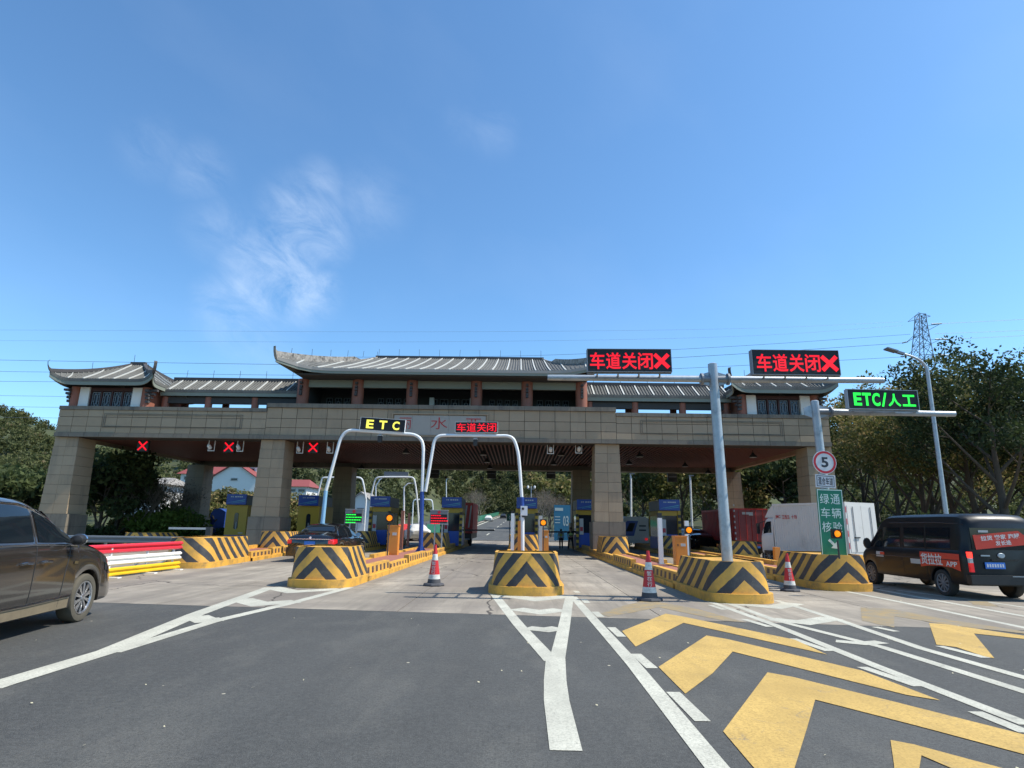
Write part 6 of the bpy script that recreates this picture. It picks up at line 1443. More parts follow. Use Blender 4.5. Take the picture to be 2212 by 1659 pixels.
# ---------------------------------------------------------------- people
def person(px, py, Y, hpx, label, pose, rz, topmat, vest=True):
    k = hpx*Y/FP/1.7; p = V(px, py, Y); t = empty('person', (p.x, Y, .004), rz, label, 'person')
    J = {'pel': (0, 0, .95), 'chest': (0, .0, 1.25), 'neck': (0, 0, 1.45), 'head0': (0, -.01, 1.52), 'head': (0, -.02, 1.60), 'head1': (0, -.02, 1.69)}
    J.update({'sl': (-.18, 0, 1.40), 'sr': (.18, 0, 1.40)})
    J.update(pose)
    def skin(name, verts, edges, m, root=0, parent=t, sub=2):
        me = bpy.data.meshes.new(name); me.from_pydata([v[0] for v in verts], edges, []); o = bpy.data.objects.new(name, me); C.objects.link(o)
        md = o.modifiers.new('s', 'SKIN'); md.use_smooth_shade = True
        for i, v in enumerate(verts): me.skin_vertices[0].data[i].radius = (v[1], v[2] if len(v) > 2 else v[1])
        me.skin_vertices[0].data[root].use_root = True
        o.modifiers.new('d', 'SUBSURF').levels = sub
        bpy.context.view_layer.update(); dg = bpy.context.evaluated_depsgraph_get(); m2 = bpy.data.meshes.new_from_object(o.evaluated_get(dg)); o.modifiers.clear(); o.data = m2
        m2.materials.clear(); m2.materials.append(m); o.parent = parent; return o
    names = ['pel', 'chest', 'neck', 'head0', 'head', 'head1', 'sl', 'el', 'wl', 'sr', 'er', 'wr', 'hl', 'kl', 'al', 'fl', 'hr', 'kr', 'ar', 'fr']
    rad = {'pel': (.15, .11), 'chest': (.155, .11), 'neck': (.055,), 'head0': (.06,), 'head': (.085, .095), 'head1': (.06,), 'sl': (.06,), 'el': (.042,), 'wl': (.03,), 'sr': (.06,), 'er': (.042,), 'wr': (.03,), 'hl': (.085,), 'kl': (.058,), 'al': (.038,), 'fl': (.035,), 'hr': (.085,), 'kr': (.058,), 'ar': (.038,), 'fr': (.035,)}
    vs = [(J[n],)+rad[n] for n in names]; ix = {n: i for i, n in enumerate(names)}
    E = [('pel', 'chest'), ('chest', 'neck'), ('neck', 'head0'), ('head0', 'head'), ('head', 'head1'), ('chest', 'sl'), ('sl', 'el'), ('el', 'wl'), ('chest', 'sr'), ('sr', 'er'), ('er', 'wr'), ('pel', 'hl'), ('hl', 'kl'), ('kl', 'al'), ('al', 'fl'), ('pel', 'hr'), ('hr', 'kr'), ('kr', 'ar'), ('ar', 'fr')]
    body = skin('body', vs, [(ix[a], ix[b]) for a, b in E], M['skin'])
    g = lambda n, r: (J[n], r)
    skin('shirt', [(J['pel'], .16, .12), (J['chest'], .17, .12), (Vector(J['neck'])-Vector((0, 0, .04)), .075), (J['sl'], .075), (Vector(J['sl']).lerp(Vector(J['el']), .8), .058), (J['sr'], .075), (Vector(J['sr']).lerp(Vector(J['er']), .8), .058)], [(0, 1), (1, 2), (1, 3), (3, 4), (1, 5), (5, 6)], M[topmat])
    skin('trousers', [(Vector(J['pel'])+Vector((0, 0, .03)), .165, .125), (J['hl'], .1), (J['kl'], .073), (J['al'], .06), (J['hr'], .1), (J['kr'], .073), (J['ar'], .06)], [(0, 1), (1, 2), (2, 3), (0, 4), (4, 5), (5, 6)], M['trous'])
    if vest: skin('vest', [(Vector(J['pel'])+Vector((0, 0, .06)), .175, .135), (J['chest'], .185, .135), (Vector(J['neck'])-Vector((0, 0, .06)), .10)], [(0, 1), (1, 2)], M['vest'])
    for a in ('al', 'ar'):
        f = 'f'+a[1]; skin('shoe', [(Vector(J[a])+Vector((0, 0, -.02)), .05, .05), (J[f], .045, .035)], [(0, 1)], M['hair'] if a == 'ar' or True else M['hair'])
    MB().lathe([(.02, 1.735), (.07, 1.72), (.098, 1.66), (.10, 1.60), (.085, 1.56)], 14, Matrix.Translation(Vector(J['head'])-Vector((0, 0, 1.60))+Vector((0, .012, 0)))).build('hair', M['hair'], t, smooth=True)
    hx = Vector(J['head'])
    MB().tube([hx+Vector((0, -.09, 0)), hx+Vector((0, -.125, -.03))], [.012, .016], 6).build('nose', M['skin'], t); 
    for s in (-1, 1): MB().lathe([(.012, 0), (.006, .008)], 8, Matrix.Translation(hx+Vector((s*.032, -.088, .02))) @ Matrix.Rotation(R(90), 4, 'X')).build('eye', M['hair'], t)
    for wn_, en in (('wl', 'el'), ('wr', 'er')):
        w_ = Vector(J[wn_]); d = (w_-Vector(J[en])).normalized(); sd = d.cross(Vector((0, 1, .2))).normalized()
        mb = MB(); mb.tube([w_, w_+d*.05, w_+d*.095], [.026, .038, .034], 8)
        for q in range(4): b0 = w_+d*.085+sd*(.026-.0175*q); L_ = (.055, .068, .073, .062)[q]; mb.tube([b0, b0+d*L_*.6+Vector((0, -.004, 0)), b0+d*L_+Vector((0, -.016, 0))], [.010, .009, .007], 6)
        b0 = w_+d*.035+sd*.03; mb.tube([b0, b0+d*.03+sd*.02, b0+d*.055+sd*.024], [.012, .011, .008], 6)
        mb.build('hand', M['skin'], t, smooth=True)
    t.scale = (k, k, k); return t
person(1212, 1181, 40.5, 41, 'person in a pale green vest and black trousers seen from behind, standing in the lane', {'el': (-.24, .04, 1.14), 'wl': (-.22, -.05, .92), 'er': (.25, .02, 1.14), 'wr': (.24, -.08, .93), 'hl': (-.09, 0, .9), 'kl': (-.10, -.03, .49), 'al': (-.10, .03, .09), 'fl': (-.10, -.12, .04), 'hr': (.09, 0, .9), 'kr': (.10, 0, .49), 'ar': (.10, .05, .09), 'fr': (.11, -.10, .04)}, R(180), 'shirt')
person(1233, 1182, 39.6, 46, 'person in dark clothes with one arm stretched towards the booth', {'el': (-.24, .02, 1.16), 'wl': (-.20, -.12, .98), 'er': (.44, -.05, 1.38), 'wr': (.66, -.1, 1.44), 'hl': (-.09, 0, .9), 'kl': (-.16, -.05, .49), 'al': (-.20, .03, .09), 'fl': (-.20, -.12, .04), 'hr': (.09, 0, .9), 'kr': (.16, -.12, .50), 'ar': (.18, .0, .09), 'fr': (.20, -.14, .04)}, R(-8), 'trous', True)
# ---------------------------------------------------------------- vegetation
def leaves(name, m, centers, size, tint, parent=None, kind=None, flat=.5):
    """one small bent leaf-spray quad per centre (numpy)"""
    c = np.asarray(centers, np.float32); n = len(c)
    a = rng.normal(size=(n, 3)); a /= np.linalg.norm(a, axis=1)[:, None]
    b = rng.normal(size=(n, 3)); b -= a*(a*b).sum(1)[:, None]; b /= np.linalg.norm(b, axis=1)[:, None]
    s = (np.asarray(size)*rng.uniform(.6, 1.3, n))[:, None]
    v = np.stack([c-a*s, c-b*s*flat, c+a*s, c+b*s*flat], 1).reshape(-1, 3).astype(np.float32)
    me = bpy.data.meshes.new(name); me.vertices.add(4*n); me.vertices.foreach_set('co', v.ravel())
    me.loops.add(4*n); me.loops.foreach_set('vertex_index', np.arange(4*n, dtype=np.int32))
    me.polygons.add(n); me.polygons.foreach_set('loop_start', np.arange(0, 4*n, 4, dtype=np.int32)); me.polygons.foreach_set('loop_total', np.full(n, 4, np.int32))
    me.update(); at = me.attributes.new('tint', 'FLOAT', 'FACE'); at.data.foreach_set('value', np.asarray(tint, np.float32))
    me.materials.append(m); o = bpy.data.objects.new(name, me); C.objects.link(o)
    if parent is not None: o.parent = parent
    if kind: o['kind'] = kind
    return o
def crown_points(clumps, per, thick=.45):
    """points in the shell of every clump (x,y,z,r)"""
    out, tn = [], []
    for (x, y, z, r), q in zip(clumps, rng.uniform(.1, .95, len(clumps))):
        k = max(8, int(per*r*r)); d = rng.normal(size=(k, 3)); d /= np.linalg.norm(d, axis=1)[:, None]
        rr = r*(1-thick*rng.random(k)**1.6)*(1+.22*np.sin(d[:, 0]*5+q*9)*np.cos(d[:, 1]*4)); p = d*rr[:, None]*np.array([1, 1, .72])+np.array([x, y, z]); out.append(p)
        tn.append(np.clip(q*.55+rng.uniform(0, .45, k)+.12*d[:, 2], 0, 1))
    return np.concatenate(out), np.concatenate(tn)
def limbs(t, base_r, h, spread, n1, m, rnd, n2=4, start=.25, lean=(0, 0), up=.9):
    """trunk with two orders of limbs; returns tips"""
    mb = MB(); tips = []; tr = [Vector((0, 0, 0))]
    for k in range(1, 6): tr.append(Vector((lean[0]*k/5+rnd.uniform(-.1, .1), lean[1]*k/5+rnd.uniform(-.1, .1), h*.62*k/5)))
    mb.tube(tr, [base_r*(1.25 if k == 0 else 1-.14*k) for k in range(6)], 10); 
    for i in range(n1):
        q = lerp(start, 1, i/max(1, n1-1))*5; k = int(min(4, q)); st = tr[k].lerp(tr[k+1], q-k) if k < 5 else tr[5]
        a = 2.4*i+rnd.uniform(-.4, .4); ln = spread*rnd.uniform(.65, 1)*(1-.35*(q/5)); e = st+Vector((math.cos(a)*ln, math.sin(a)*ln, (h-st.z)*rnd.uniform(.35, .75)*up))
        mid = st.lerp(e, .5)+Vector((rnd.uniform(-.2, .2), rnd.uniform(-.2, .2), -.08*ln)); r0 = base_r*(.55-.06*q)
        mb.tube([st, mid, e], [r0, r0*.6, r0*.25], 7); tips.append(e)
        for j in range(n2):
            s2 = mid.lerp(e, rnd.uniform(0, .9)); a2 = a+rnd.uniform(-1.3, 1.3); l2 = ln*rnd.uniform(.35, .6)
            e2 = s2+Vector((math.cos(a2)*l2, math.sin(a2)*l2, l2*rnd.uniform(.3, 1.1))); mb.tube([s2, s2.lerp(e2, .5)+Vector((0, 0, -.06)), e2], [r0*.34, r0*.22, r0*.08], 5); tips.append(e2)
    mb.build('trunk', m, t, smooth=True); return tips
def gz(x, y): return float(terr(np.array([x]), np.array([y]))[0])
def tree(x, y, h, spread, label, leafm='leaf_camphor', seed=1, per=70, size=.17, base=.2, group=None, clump=1.0, start=.25, n1=9, n2=4, barkm='bark', name='broadleaf_tree', extra=0, warmshift=0., cat='tree'):
    rnd = random.Random(seed); t = empty(name, (x, y, gz(x, y)), 0, label, cat, group)
    tips = limbs(t, base, h*.92, spread, n1, M[barkm], rnd, n2, start)
    cl = [(p.x, p.y, p.z, clump*rnd.uniform(.7, 1.15)) for p in tips]
    for k in range(extra): a = rnd.uniform(0, 6.28); r_ = spread*rnd.uniform(.2, .95); cl.append((math.cos(a)*r_, math.sin(a)*r_, h*rnd.uniform(.48, .93), clump*rnd.uniform(.6, 1.)))
    P_, T_ = crown_points(cl, per); T_ = np.clip(T_+warmshift, 0, 1)
    leaves('crown', M[leafm], P_, size, T_, t); return t
# big camphor trees on the right
specs = [(2000, 37, 11.0, 3.4, 'olive tree just left of the street lamp pole, in the front row', 0, 1.05), (2060, 40, 12.2, 3.8, 'large olive tree right of the street lamp pole, in the front row', .05, 1.1), (2110, 34, 11.2, 3.6, 'large olive tree left of the tallest dark tree at the right edge', .0, 1.1),
         (2175, 28.5, 11.3, 3.8, 'tallest dark tree at the right edge of the photo', -.3, 1.1), (2320, 30, 11, 4, 'dark tree cut off by the right edge', -.3, 1.1), (1870, 58, 16.0, 5.0, 'olive tree right behind the end of the toll gate, above the white lorry', 0.05, 1.1), (1945, 50, 14.6, 4.6, 'tall olive tree left of the lattice tower', .1, 1.15), (1800, 66, 15.0, 5.0, 'olive tree seen behind the right end of the toll gate', 0, 1.1), (2020, 52, 15.5, 4.8, 'tree in the second row, behind the street lamp', .1, 1.2), (2130, 44, 13.5, 4.5, 'tree in the second row near the right edge', -.05, 1.2), (2290, 42, 14, 4.5, 'rear tree cut off by the right edge', -.2, 1.2), (1900, 66, 17.5, 5.5, 'tree in the second row behind the LED board with green characters', .1, 1.2)]
for i, (px, Y, h, sp_, lb, ws_, cl_) in enumerate(specs):
    x = V(px, 1130, Y).x; h2 = h
    tree(x, Y, h2, sp_, lb, 'leaf_camphor' if ws_ > -.2 else 'leaf_dark', 10+i, 175 if Y < 40 else 80, .105 if Y < 40 else .18, .24, 'row of olive trees on the right', cl_, .22, 10, 4, extra=30, warmshift=ws_)
# trees seen through the right bays
for i, (px, Y, h, sp_, lb, lm, ws_) in enumerate([(1475, 60, 11.5, 4.2, 'broad olive tree seen through the right bay, above the right toll booth', 'leaf_camphor', -.1), (1390, 66, 10, 3.8, 'dark tree seen through the right bay beside the third pillar', 'leaf_dark', 0), (1560, 58, 10, 4, 'light olive tree seen through the right bay left of the steel pole', 'leaf_camphor', .1), (1640, 60, 10, 4, 'dark tree behind the red container lorry', 'leaf_dark', 0), (1700, 56, 10, 4, 'dark tree behind the white lorry', 'leaf_dark', 0), (1345, 80, 12, 4.5, 'tree on the slope right behind the third pillar', 'leaf_camphor', .1), (1430, 85, 13, 5, 'tree high on the slope behind the right bay', 'leaf_camphor', 0), (1620, 78, 13, 5, 'tree high on the slope behind the red container lorry', 'leaf_dark', .1), (1520, 84, 13, 5, 'tree high on the slope behind the right toll booth', 'leaf_camphor', 0.05)]):
    tree(V(px, 1130, Y).x, Y, h, sp_, lb, lm, 40+i, 38, .3, .2, 'trees seen through the right bays', 1.15, .25, 9, 4, extra=10, warmshift=ws_)
def bush(x, y, r, h, label, lm, seed, size=.14, per=90, grp=None, name='bush'):
    rnd = random.Random(seed); t = empty(name, (x, y, gz(x, y)-.05), 0, label, 'bush', grp); mb = MB(); cl = []
    for k in range(8): a = rnd.uniform(0, 6.28); e = Vector((math.cos(a)*r*.6, math.sin(a)*r*.6, h*rnd.uniform(.5, .9))); mb.tube([(0, 0, 0), e*.5+Vector((0, 0, .1)), e], [.04, .03, .01], 5); cl.append((e.x, e.y, e.z*.75, r*.5))
    mb.build('stems', M['bark'], t); P_, T_ = crown_points(cl, per/(r*r*.25), .8); leaves('foliage', M[lm], P_, size, T_, t); return t
for i, (px, Y, r, h, lb, lm) in enumerate([(1640, 52, 2.2, 2.6, 'dark round bush left of the white lorry', 'leaf_dark'), (1410, 64, 3.0, 2.6, 'dark clipped bush behind the coach', 'leaf_dark'), (2010, 29, 1.8, 2.6, 'dark bush left of the street lamp foot', 'leaf_dark'), (2140, 27, 2.0, 2.2, 'dark bush behind the black van roof', 'leaf_dark'), (1935, 33, 1.8, 2.0, 'low bush between the white lorry and the black van', 'leaf_dark'), (345, 40, 2.0, 2.4, 'bright green bamboo-like bush left of the left rear pillar', 'leaf_light'), (385, 42, 2.2, 2.6, 'light green bush against the left rear pillar', 'leaf_light'), (300, 42, 1.6, 2.0, 'yellow-green bush under the bare tree', 'leaf_camphor'),
                                                (430, 50, 3.0, 3.2, 'olive bush in front of the white house with red roof', 'leaf_camphor'), (640, 56, 3.0, 3.0, 'olive bush right of the second pillar', 'leaf_camphor'), (520, 54, 3, 3, 'dull green bush behind the leftmost booth', 'leaf_hill')]):
    bush(V(px, 1130, Y).x, Y, r, h, lb, lm, 70+i, .16 if Y < 45 else .2, 700)
# left side: dark evergreens, bare tree
for i, (px, Y, h, sp_, lb, lm) in enumerate([(215, 37, 6.3, 2.4, 'dark evergreen just right of the first pillar', 'leaf_dark'), (255, 40, 5.6, 2.0, 'dark evergreen left of the bare tree', 'leaf_dark'), (20, 38, 4.9, 2.6, 'dark tree behind the grey car at the left edge', 'leaf_dark'), (-70, 42, 5.2, 3, 'dark tree cut off by the left edge', 'leaf_dark'), (70, 46, 5.2, 2.8, 'dark tree left of the first pillar', 'leaf_dark')]):
    tree(V(px, 1130, Y).x, Y, h, sp_, lb, lm, 90+i, 75, .2, .14, 'dark trees on the left', .95, .1, 10, 4, extra=12)
def bare(x, y, h, label, seed, m='barkpale', name='bare_tree', n=6, sp_=.7, buds='leaf_brown'):
    rnd = random.Random(seed); t = empty(name, (x, y, gz(x, y)), 0, label, 'tree', 'bare trees beyond the gate'); mb = MB(); pts = []
    def grow(p, d, L, r, k):
        q = p+d*L; mb.tube([p, p.lerp(q, .5)+Vector((rnd.uniform(-.05, .05), rnd.uniform(-.05, .05), 0))*L, q], [r, r*.8, r*.6], 5 if k < 3 else 3)
        if k >= 3: pts.append(q)
        if k < 6:
            for j in range(3 if k < 4 else 2): grow(q, (d+Vector((rnd.uniform(-sp_, sp_), rnd.uniform(-sp_, sp_), rnd.uniform(-.15, .5)))).normalized(), L*rnd.uniform(.62, .85), r*.6, k+1)
    for s in range(n): a = 6.28*s/n; grow(Vector((0, 0, 0)), Vector((math.cos(a)*.33, math.sin(a)*.33, 1)).normalized(), h*.27, .06, 1)
    mb.build('branches', M[m], t, fix=False)
    P_ = np.array([p[:] for p in pts]); P_ = np.concatenate([P_+rng.normal(scale=.12, size=P_.shape) for _ in range(2)]); leaves('buds', M[buds], P_, .06, rng.random(len(P_)), t, flat=.35); return t
bare(V(300, 1130, 39).x, 39, 4.6, 'bare pale tree in front of the white house left of the rear pillar', 5)
bare(V(365, 1130, 43).x, 43, 4.6, 'bare pale tree beside the left rear pillar', 6)
bare(V(1190, 1130, 75).x, 75, 6, 'bare reddish tree on the verge right of the motorway', 7)
bare(V(1165, 1130, 90).x, 90, 7, 'bare reddish tree farther along the motorway verge', 8)
bare(V(1030, 1130, 120).x, 120, 8, 'bare tree by the oncoming carriageway', 9)
tree(V(1188, 1120, 105).x, 105, 11, 4.4, 'round green tree on the slope above the people', 'leaf_camphor', 131, 30, .35, .25, None, 1.3, .15, 10, 4, extra=14)
# the wooded hill: nobody could count it
cs, ts, ss, ps = [], [], [], []
NT = 6000; got = 0
while got < NT:
    px = rng.uniform(-420, 2650); Y = math.sqrt(rng.uniform(52**2, 335**2))
    if got > 4900: px = rng.uniform(760, 1330); Y = rng.uniform(238, 300)
    x = (px-1123)/1280*Y
    a = float(d0(px))
    if Y < a+4 or (abs(x+2) < 24 and Y < 240) : continue
    z = gz(x, Y)
    if z < .6: continue
    if 540 < px < 1230 and Y < 100 and False: continue
    if rng.random() < .45 and Y > 200 and got <= 4900: continue
    hh = rng.uniform(3, 5.6)*(1+.2*(Y > 150)); rr = hh*rng.uniform(.33, .5); k = int(170 if Y < 130 else 105)
    base = .5+.30*math.sin(x*.05+1)*math.cos(Y*.043)+rng.normal(scale=.2)
    nb = 5
    for j in range(nb):
        ang = rng.uniform(0, 6.28); rad = rr*rng.uniform(0, .6); cx_, cy_, cz_ = x+math.cos(ang)*rad, Y+math.sin(ang)*rad, z+hh*rng.uniform(.3, .8); r2 = rr*rng.uniform(.4, .62); q = k//nb
        d = rng.normal(size=(q, 3)); d /= np.linalg.norm(d, axis=1)[:, None]; cs.append(d*r2*(1-.35*rng.random(q)[:, None])*[1, 1, 1.0]+[cx_, cy_, cz_]); ts.append(np.clip(base*.6+rng.uniform(0, .4, q)+.1*d[:, 2], 0, .97 if rng.random() > .06 else 1)); ss.append(np.full(q, .27 if Y < 130 else .42))
    got += 1
leaves('hillside_wood', M['leaf_hill'], np.concatenate(cs), np.concatenate(ss), np.concatenate(ts), kind='stuff', flat=.6)
# blossom patch
cs, ts = [], []
for k in range(26):
    px = rng.uniform(1185, 1300); Y = rng.uniform(150, 210); x = (px-1123)/1280*Y+14; z = gz(x, Y); r2 = rng.uniform(1.2, 2.2); q = 70
    d = rng.normal(size=(q, 3)); d /= np.linalg.norm(d, axis=1)[:, None]; cs.append(d*r2*(1-.4*rng.random(q)[:, None])+[x, Y, z+5.5]); ts.append(rng.random(q))
leaves('blossom_thicket', M['leaf_pink'], np.concatenate(cs), .45, np.concatenate(ts), kind='stuff', flat=.6)
# roadside scrub hiding the edge of the plaza
cs, ts = [], []
for (pa, pb, Ya, Yb, hh, n_) in [(1330, 2700, 48, 62, 1.3, 520), (-300, 560, 44, 56, 1.2, 420), (1760, 2700, 33, 48, 1.5, 420), (-300, 260, 36, 44, 1.2, 260), (560, 760, 62, 68, 1.0, 90)]:
    for k in range(n_):
        px = rng.uniform(pa, pb); Y = rng.uniform(Ya, Yb); x = (px-1123)/1280*Y; z = gz(x, Y); q = 46; r2 = rng.uniform(.4, .8)
        d = rng.normal(size=(q, 3)); d /= np.linalg.norm(d, axis=1)[:, None]; cs.append(d*[r2, r2, hh*.5]*(1-.5*rng.random(q)[:, None])+[x, Y, z+hh*.4]); ts.append(np.clip(rng.normal(.35, .2)+rng.uniform(0, .3, q), 0, 1))
leaves('roadside_scrub', M['leaf_dark'], np.concatenate(cs), .16, np.concatenate(ts), kind='stuff', flat=.5)

# ---------------------------------------------------------------- houses
def house(px, pyb, Y, w, d, h, rh, label, m='whitewall', rm='houseroof', rz=0, wins=3, arch_=False, gable=False):
    p = V(px, pyb, Y); t = empty('house', (p.x, Y, p.z), rz, label, 'house', 'white houses beyond the gate')
    if gable:   # gable end faces the camera
        MB().prism([(-w/2, -3), (w/2, -3), (w/2, h), (0, h+rh), (-w/2, h)], d).build('wall', M[m], t)
        for s in (-1, 1):
            mb = MB(); mb.add([(0, -.35, h+rh+.12), (s*(w/2+.4), -.35, h-.22), (s*(w/2+.4), d+.3, h-.22), (0, d+.3, h+rh+.12), (0, -.35, h+rh-.03), (s*(w/2+.4), -.35, h-.37), (s*(w/2+.4), d+.3, h-.37), (0, d+.3, h+rh-.03)], [(0, 1, 2, 3), (4, 7, 6, 5), (0, 4, 5, 1), (1, 5, 6, 2), (2, 6, 7, 3)]); mb.build('roof', M[rm], t)
    else:
        MB().box(-w/2, w/2, 0, d, -3, h).build('wall', M[m], t)
        mb = MB(); o_ = .5; mb.add([(-w/2-o_, -o_, h), (w/2+o_, -o_, h), (w/2+o_, d+o_, h), (-w/2-o_, d+o_, h), (-w/2+w*.12, d/2, h+rh), (w/2-w*.12, d/2, h+rh)], [(0, 1, 5, 4), (1, 2, 5), (2, 3, 4, 5), (3, 0, 4), (0, 3, 2, 1)]); mb.build('roof', M[rm], t)
    for k in range(wins):
        x = lerp(-w/2, w/2, (k+.5)/wins); f = MB().box(x-.55, x+.55, -.06, -.0, h*.42, h*.8).build('window', M['booth_w'], t); MB().box(x-.45, x+.45, -.08, -.062, h*.42+.1, h*.8-.1).build('pane', M['glassdark'], f)
    return t
house(432, 1046, 95, 6.5, 8, 1.6, 2.2, 'white house with a dark red roof high on the left slope')
house(505, 1046, 90, 6.5, 7, 1.2, 2.0, 'white gabled house beside the second pillar', rm='houseroof', wins=1, gable=True)
house(528, 1040, 93, 3.6, 6, 2.6, .5, 'narrow white house half behind the second pillar', wins=2)
house(305, 1100, 58, 3.6, 5, 2.4, .8, 'white house behind the bare tree', rm='ridge', wins=1)
house(630, 1072, 88, 4.2, 5, 1.4, 1.2, 'small white house with a red roof right of the second pillar', wins=3)
house(776, 1135, 84, 3.6, 6, 3.0, 1.5, 'white gabled house beside the rear pillar, above the green message board', rm='ridge', wins=1, gable=True)

for i, (px, pyt, lb) in enumerate([(425, 1052, 'low olive tree in front of the house with the dark red roof'), (468, 1047, 'low olive tree below the white gabled house'), (515, 1050, 'low olive tree beside the second pillar, below the white gable'), (560, 1062, 'low olive tree hidden partly by the second pillar'), (605, 1072, 'low olive tree between the second pillar and the small red-roofed house'), (650, 1066, 'low olive tree right of the small red-roofed house'), (330, 1075, 'low olive tree behind the bare trees')]):
    Y = 72+i % 3; v = V(px, pyt, Y); g_ = gz(v.x, Y); tree(v.x, Y, max(2.2, v.z-g_), 2.4, lb, 'leaf_camphor' if i % 2 else 'leaf_hill', 160+i, 60, .2, .12, 'low trees on the left slope', 1.0, .1, 9, 3, extra=14, warmshift=.1)
# ---------------------------------------------------------------- lattice tower and cables
TY = 150.; tb = V(2003, 1100, TY); s_ = TY/FP
t = empty('lattice_tower', (tb.x, TY, tb.z-4), 0, 'steel lattice power tower rising behind the trees on the right', 'power tower')
H_ = V(1988, 680, TY).z-t.location.z; lx = V(1988, 680, TY).x-tb.x
levels = [(0, 5.2), (.25, 4.3), (.42, 3.6), (.52, 3.2), (.60, 2.8), (.67, 2.45), (.73, 2.15), (.79, 1.9), (.845, 1.65), (.89, 1.4), (.93, 1.2), (.965, 1.05), (1, .95)]
def corner(k, i): z, w = levels[k]; w *= .9; cx_ = lx*z; return Vector((cx_+(-w, w, w, -w)[i], (-w, -w, w, w)[i], z*H_))
for i in range(4): mb = MB().tube([corner(k, i) for k in range(len(levels))], .11, 4); mb.build('leg', M['lat_steel'], t)
mb = MB()
for k in range(len(levels)-1):
    for i in range(4):
        j = (i+1) % 4; mb.bar(corner(k, i), corner(k+1, j), .09); mb.bar(corner(k, j), corner(k+1, i), .09); mb.bar(corner(k+1, i), corner(k+1, j), .09)
tag(mb.build('lattice_bracing', M['lat_steel'], t, fix=False), kind='stuff')
arms_px = [((1975, 691), (2035, 673)), ((1974, 742), (2035, 700)), ((1974, 722), (2010, 702)), ((1974, 764), (2045, 735)), ((1976, 798), (2055, 766))]
for a, b in [((1961, 695), (2010, 683)), ((1960, 738), (2030, 700)), ((1962, 765), (2032, 733)), ((1966, 797), (2040, 765))]:
    A, B = V(a[0], a[1], TY)-t.location, V(b[0], b[1], TY)-t.location; mid = (A+B)/2
    mb = MB(); mb.bar(A, B, .12); mb.bar(A, mid+Vector((0, 0, 1.6)), .09); mb.bar(B, mid+Vector((0, 0, 1.8)), .09); mb.build('cross_arm', M['lat_steel'], t)
for a, b in [((2012, 700), (2034, 699)), ((2020, 733), (2046, 733)), ((2032, 767), (2056, 767)), ((1949, 741), (1961, 738)), ((1950, 771), (1962, 765)), ((1950, 798), (1966, 793))]:
    MB().tube([V(*a, TY)-t.location, V(*b, TY)-t.location], .16, 6).build('insulator', M['galvd'], t)
def cable(pts, label, Y=150, r=.045):
    q = smooth([V(x, y, Y) for x, y in pts], 3); o = q[0]; t = MB().tube([p-o for p in q], r, 5).build('power_cable', M['wire'], loc=o); tag(t, label, 'power cable', 'power cables across the sky')
cable([(1949, 741), (1600, 765), (1200, 787), (800, 790), (300, 783), (-200, 774)], 'topmost clear cable left of the gate, running to the lattice tower', r=.05)
cable([(1950, 771), (1600, 790), (1200, 808), (700, 812), (300, 806), (-200, 800)], 'second cable from the top at the left, just above the corner pavilion', r=.045)
cable([(1966, 722), (1600, 748), (1200, 768), (900, 772), (700, 771)], 'cable meeting the tower at its upper arm', r=.04)
cable([(-200, 823), (60, 824), (200, 825.5), (420, 829)], 'third cable from the top at the left', r=.045)
cable([(-200, 853), (60, 855), (200, 858), (420, 862)], 'fourth cable from the top at the left', r=.04)
cable([(-200, 876), (60, 879), (200, 881), (420, 884)], 'fifth cable from the top at the left', r=.04)
cable([(-200, 898), (60, 902), (200, 904), (420, 906)], 'lowest cable at the left', r=.035)
cable([(2034, 699), (2212, 690), (2500, 676)], 'cable leaving the top arm of the tower to the right', r=.04)
cable([(2046, 733), (2130, 729), (2212, 725), (2500, 712)], 'cable leaving the middle arm of the tower to the right', r=.04)
cable([(2056, 767), (2130, 764), (2212, 760), (2500, 750)], 'cable leaving the lower arm of the tower to the right', r=.035)
cable([(2020, 721), (2212, 714), (2500, 700)], 'cable between the top and middle arms right of the tower', r=.035)
cable([(-200, 712), (300, 714), (900, 718), (1600, 712), (1950, 695)], 'faint upper cable high above the gate roofs', r=.02)
cable([(-200, 735), (300, 737), (900, 740), (1600, 730), (1950, 703)], 'faint upper cable just above the gate roofs', r=.02)
# lamps and arches beyond the gate
def back_arch(pts, Y, label, rad=.08, panel=None):
    b_ = V(*pts[0], Y); o = Vector((b_.x, Y, 0)); t = empty('lane_arch', o, 0, label, 'arch pole', 'white arches beyond the gate')
    p0, p1 = V(*pts[0], Y), V(*pts[-1], Y); q = [Vector((p0.x, Y, 0))-o]+[v-o for v in smooth(path(pts, Y))]+[Vector((p1.x, Y, 0))-o]
    MB().tube(q, rad, 8).build('pipe', M['whitepole'], t, smooth=True)
    if panel: a, c = V(*panel[0], Y), V(*panel[1], Y); MB().box(a.x-o.x, c.x-o.x, .1, .25, c.z, a.z).build('sign_back', M['galvd'], t)
back_arch([(684, 1080), (694.5, 1038), (697, 1032), (705, 1031.5), (740, 1031), (771, 1031), (780, 1032.5), (784.5, 1040), (791, 1080)], 58, 'white arch beyond the gate, half behind the dark rear pillar')
back_arch([(801.7, 1071.5), (809.6, 1038), (814, 1032), (822, 1030.4), (882.4, 1030.4), (892, 1031.5), (896, 1038), (901, 1072), (906, 1144)], 56, 'white arch beyond the gate with a grey sign back on top', panel=((829.5, 1018.5), (881, 1030)))
back_arch([(891.6, 1107), (892.6, 1085), (895, 1079.5), (902, 1079), (926, 1079), (932, 1080), (934.5, 1086), (935.5, 1107)], 75, 'smallest white arch beyond the gate')
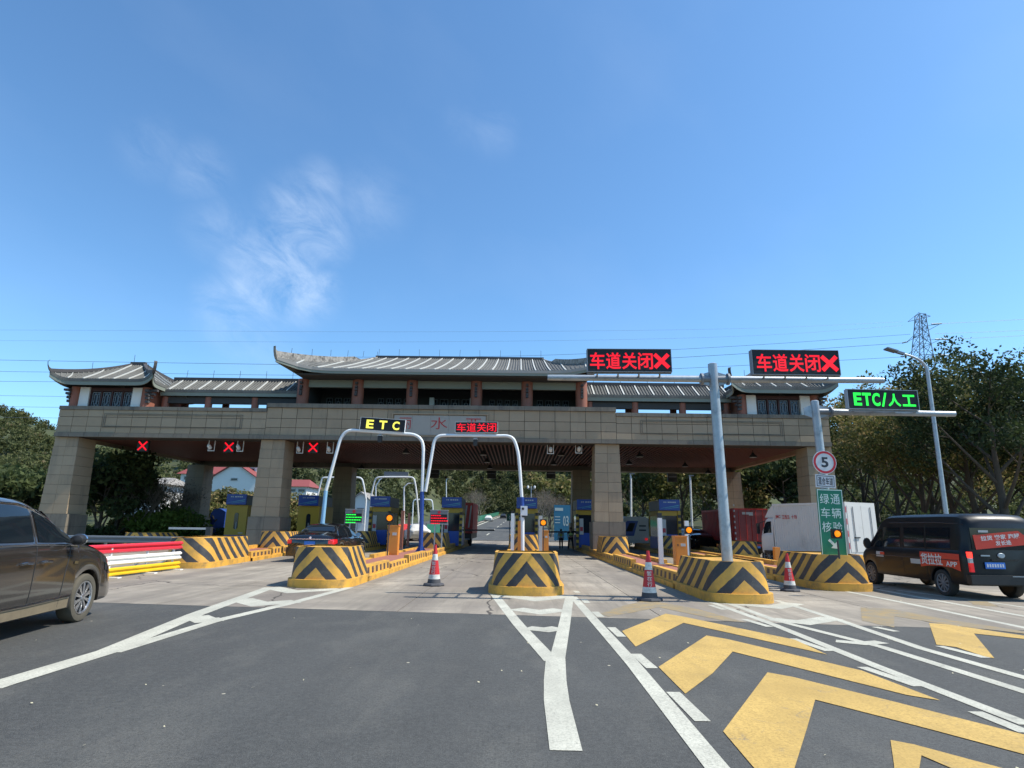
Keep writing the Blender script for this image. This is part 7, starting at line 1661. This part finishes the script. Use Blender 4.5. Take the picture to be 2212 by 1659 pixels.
for px, pyt, Y, ax, lb in [(873, 1052, 62, (889, 1043.5), 'lamp post right of the arches beyond the gate'), (812, 1050, 66, (828, 1030), 'lamp post between the two arches beyond the gate'), (1272.5, 1050, 60, (1269, 1038), 'lamp post between the third pillar pair'), (1363, 1035, 52, (1361.5, 1023), 'tall white post behind the coach'), (1491, 1033, 52, (1489, 1027), 'tall white post right of the right toll booth'), (964, 1040, 120, (966, 1034), 'slim far lamp post on the motorway verge')]:
    b_ = V(px+ (1495-1491 if px == 1491 else 0), 1150, Y); zg = gz(b_.x, Y) if abs(b_.x) < 40 else gz(b_.x, Y); tp = V(px, pyt, Y); e = V(*ax, Y); o = Vector((b_.x, Y, zg)); t = empty('street_lamp', o, 0, lb, 'street lamp', 'street lamps')
    MB().tube([Vector((0, 0, 0)), tp-o, (tp-o).lerp(e-o, .5)+Vector((0, 0, .15)), e-o], [.10, .075, .06, .04], 8).build('pole', M['whitepole'], t, smooth=True); MB().box(e.x-o.x-.05, e.x-o.x+.35, -.12, .12, e.z-o.z-.05, e.z-o.z+.03).build('lamp_head', M['galvd'], t)
b_ = V(1147, 1150, 58); t = empty('camera_mast', (b_.x, 58, 0), 0, 'slim mast with two small white cameras behind the middle booth', 'camera mast'); h = V(1147, 1050, 58).z
MB().tube([(0, 0, 0), (0, 0, h)], [.09, .06], 8).build('pole', M['galv'], t); MB().box(-.35, .35, -.04, .04, h-.3, h-.24).build('crossbar', M['galv'], t)
for s in (-1, 1): MB().lathe([(.04, 0), (.1, .05), (.1, .22), (.05, .28)], 10, Matrix.Translation((s*.32, 0, h-.24))).build('camera_housing', M['whitepole'], t, smooth=True)
q = V(1101, 1118, 45); t = empty('lane_light', (q.x, 45, 0), 0, 'small green square sign left of the middle booth roof', 'sign'); z = q.z; MB().box(-.22, .22, 0, .08, z-.24, z+.24).build('panel', M['signgreen'], t); MB().prism([(-.03, .12), (.03, .12), (.03, 0), (.1, 0), (0, -.14), (-.1, 0), (-.03, 0)], -.004, Matrix.Translation((0, -.002, z))).build('arrow', M['signtext'], t); MB().tube([(0, .04, 0), (0, .04, z-.24)], .03, 6).build('pole', M['galvd'], t)
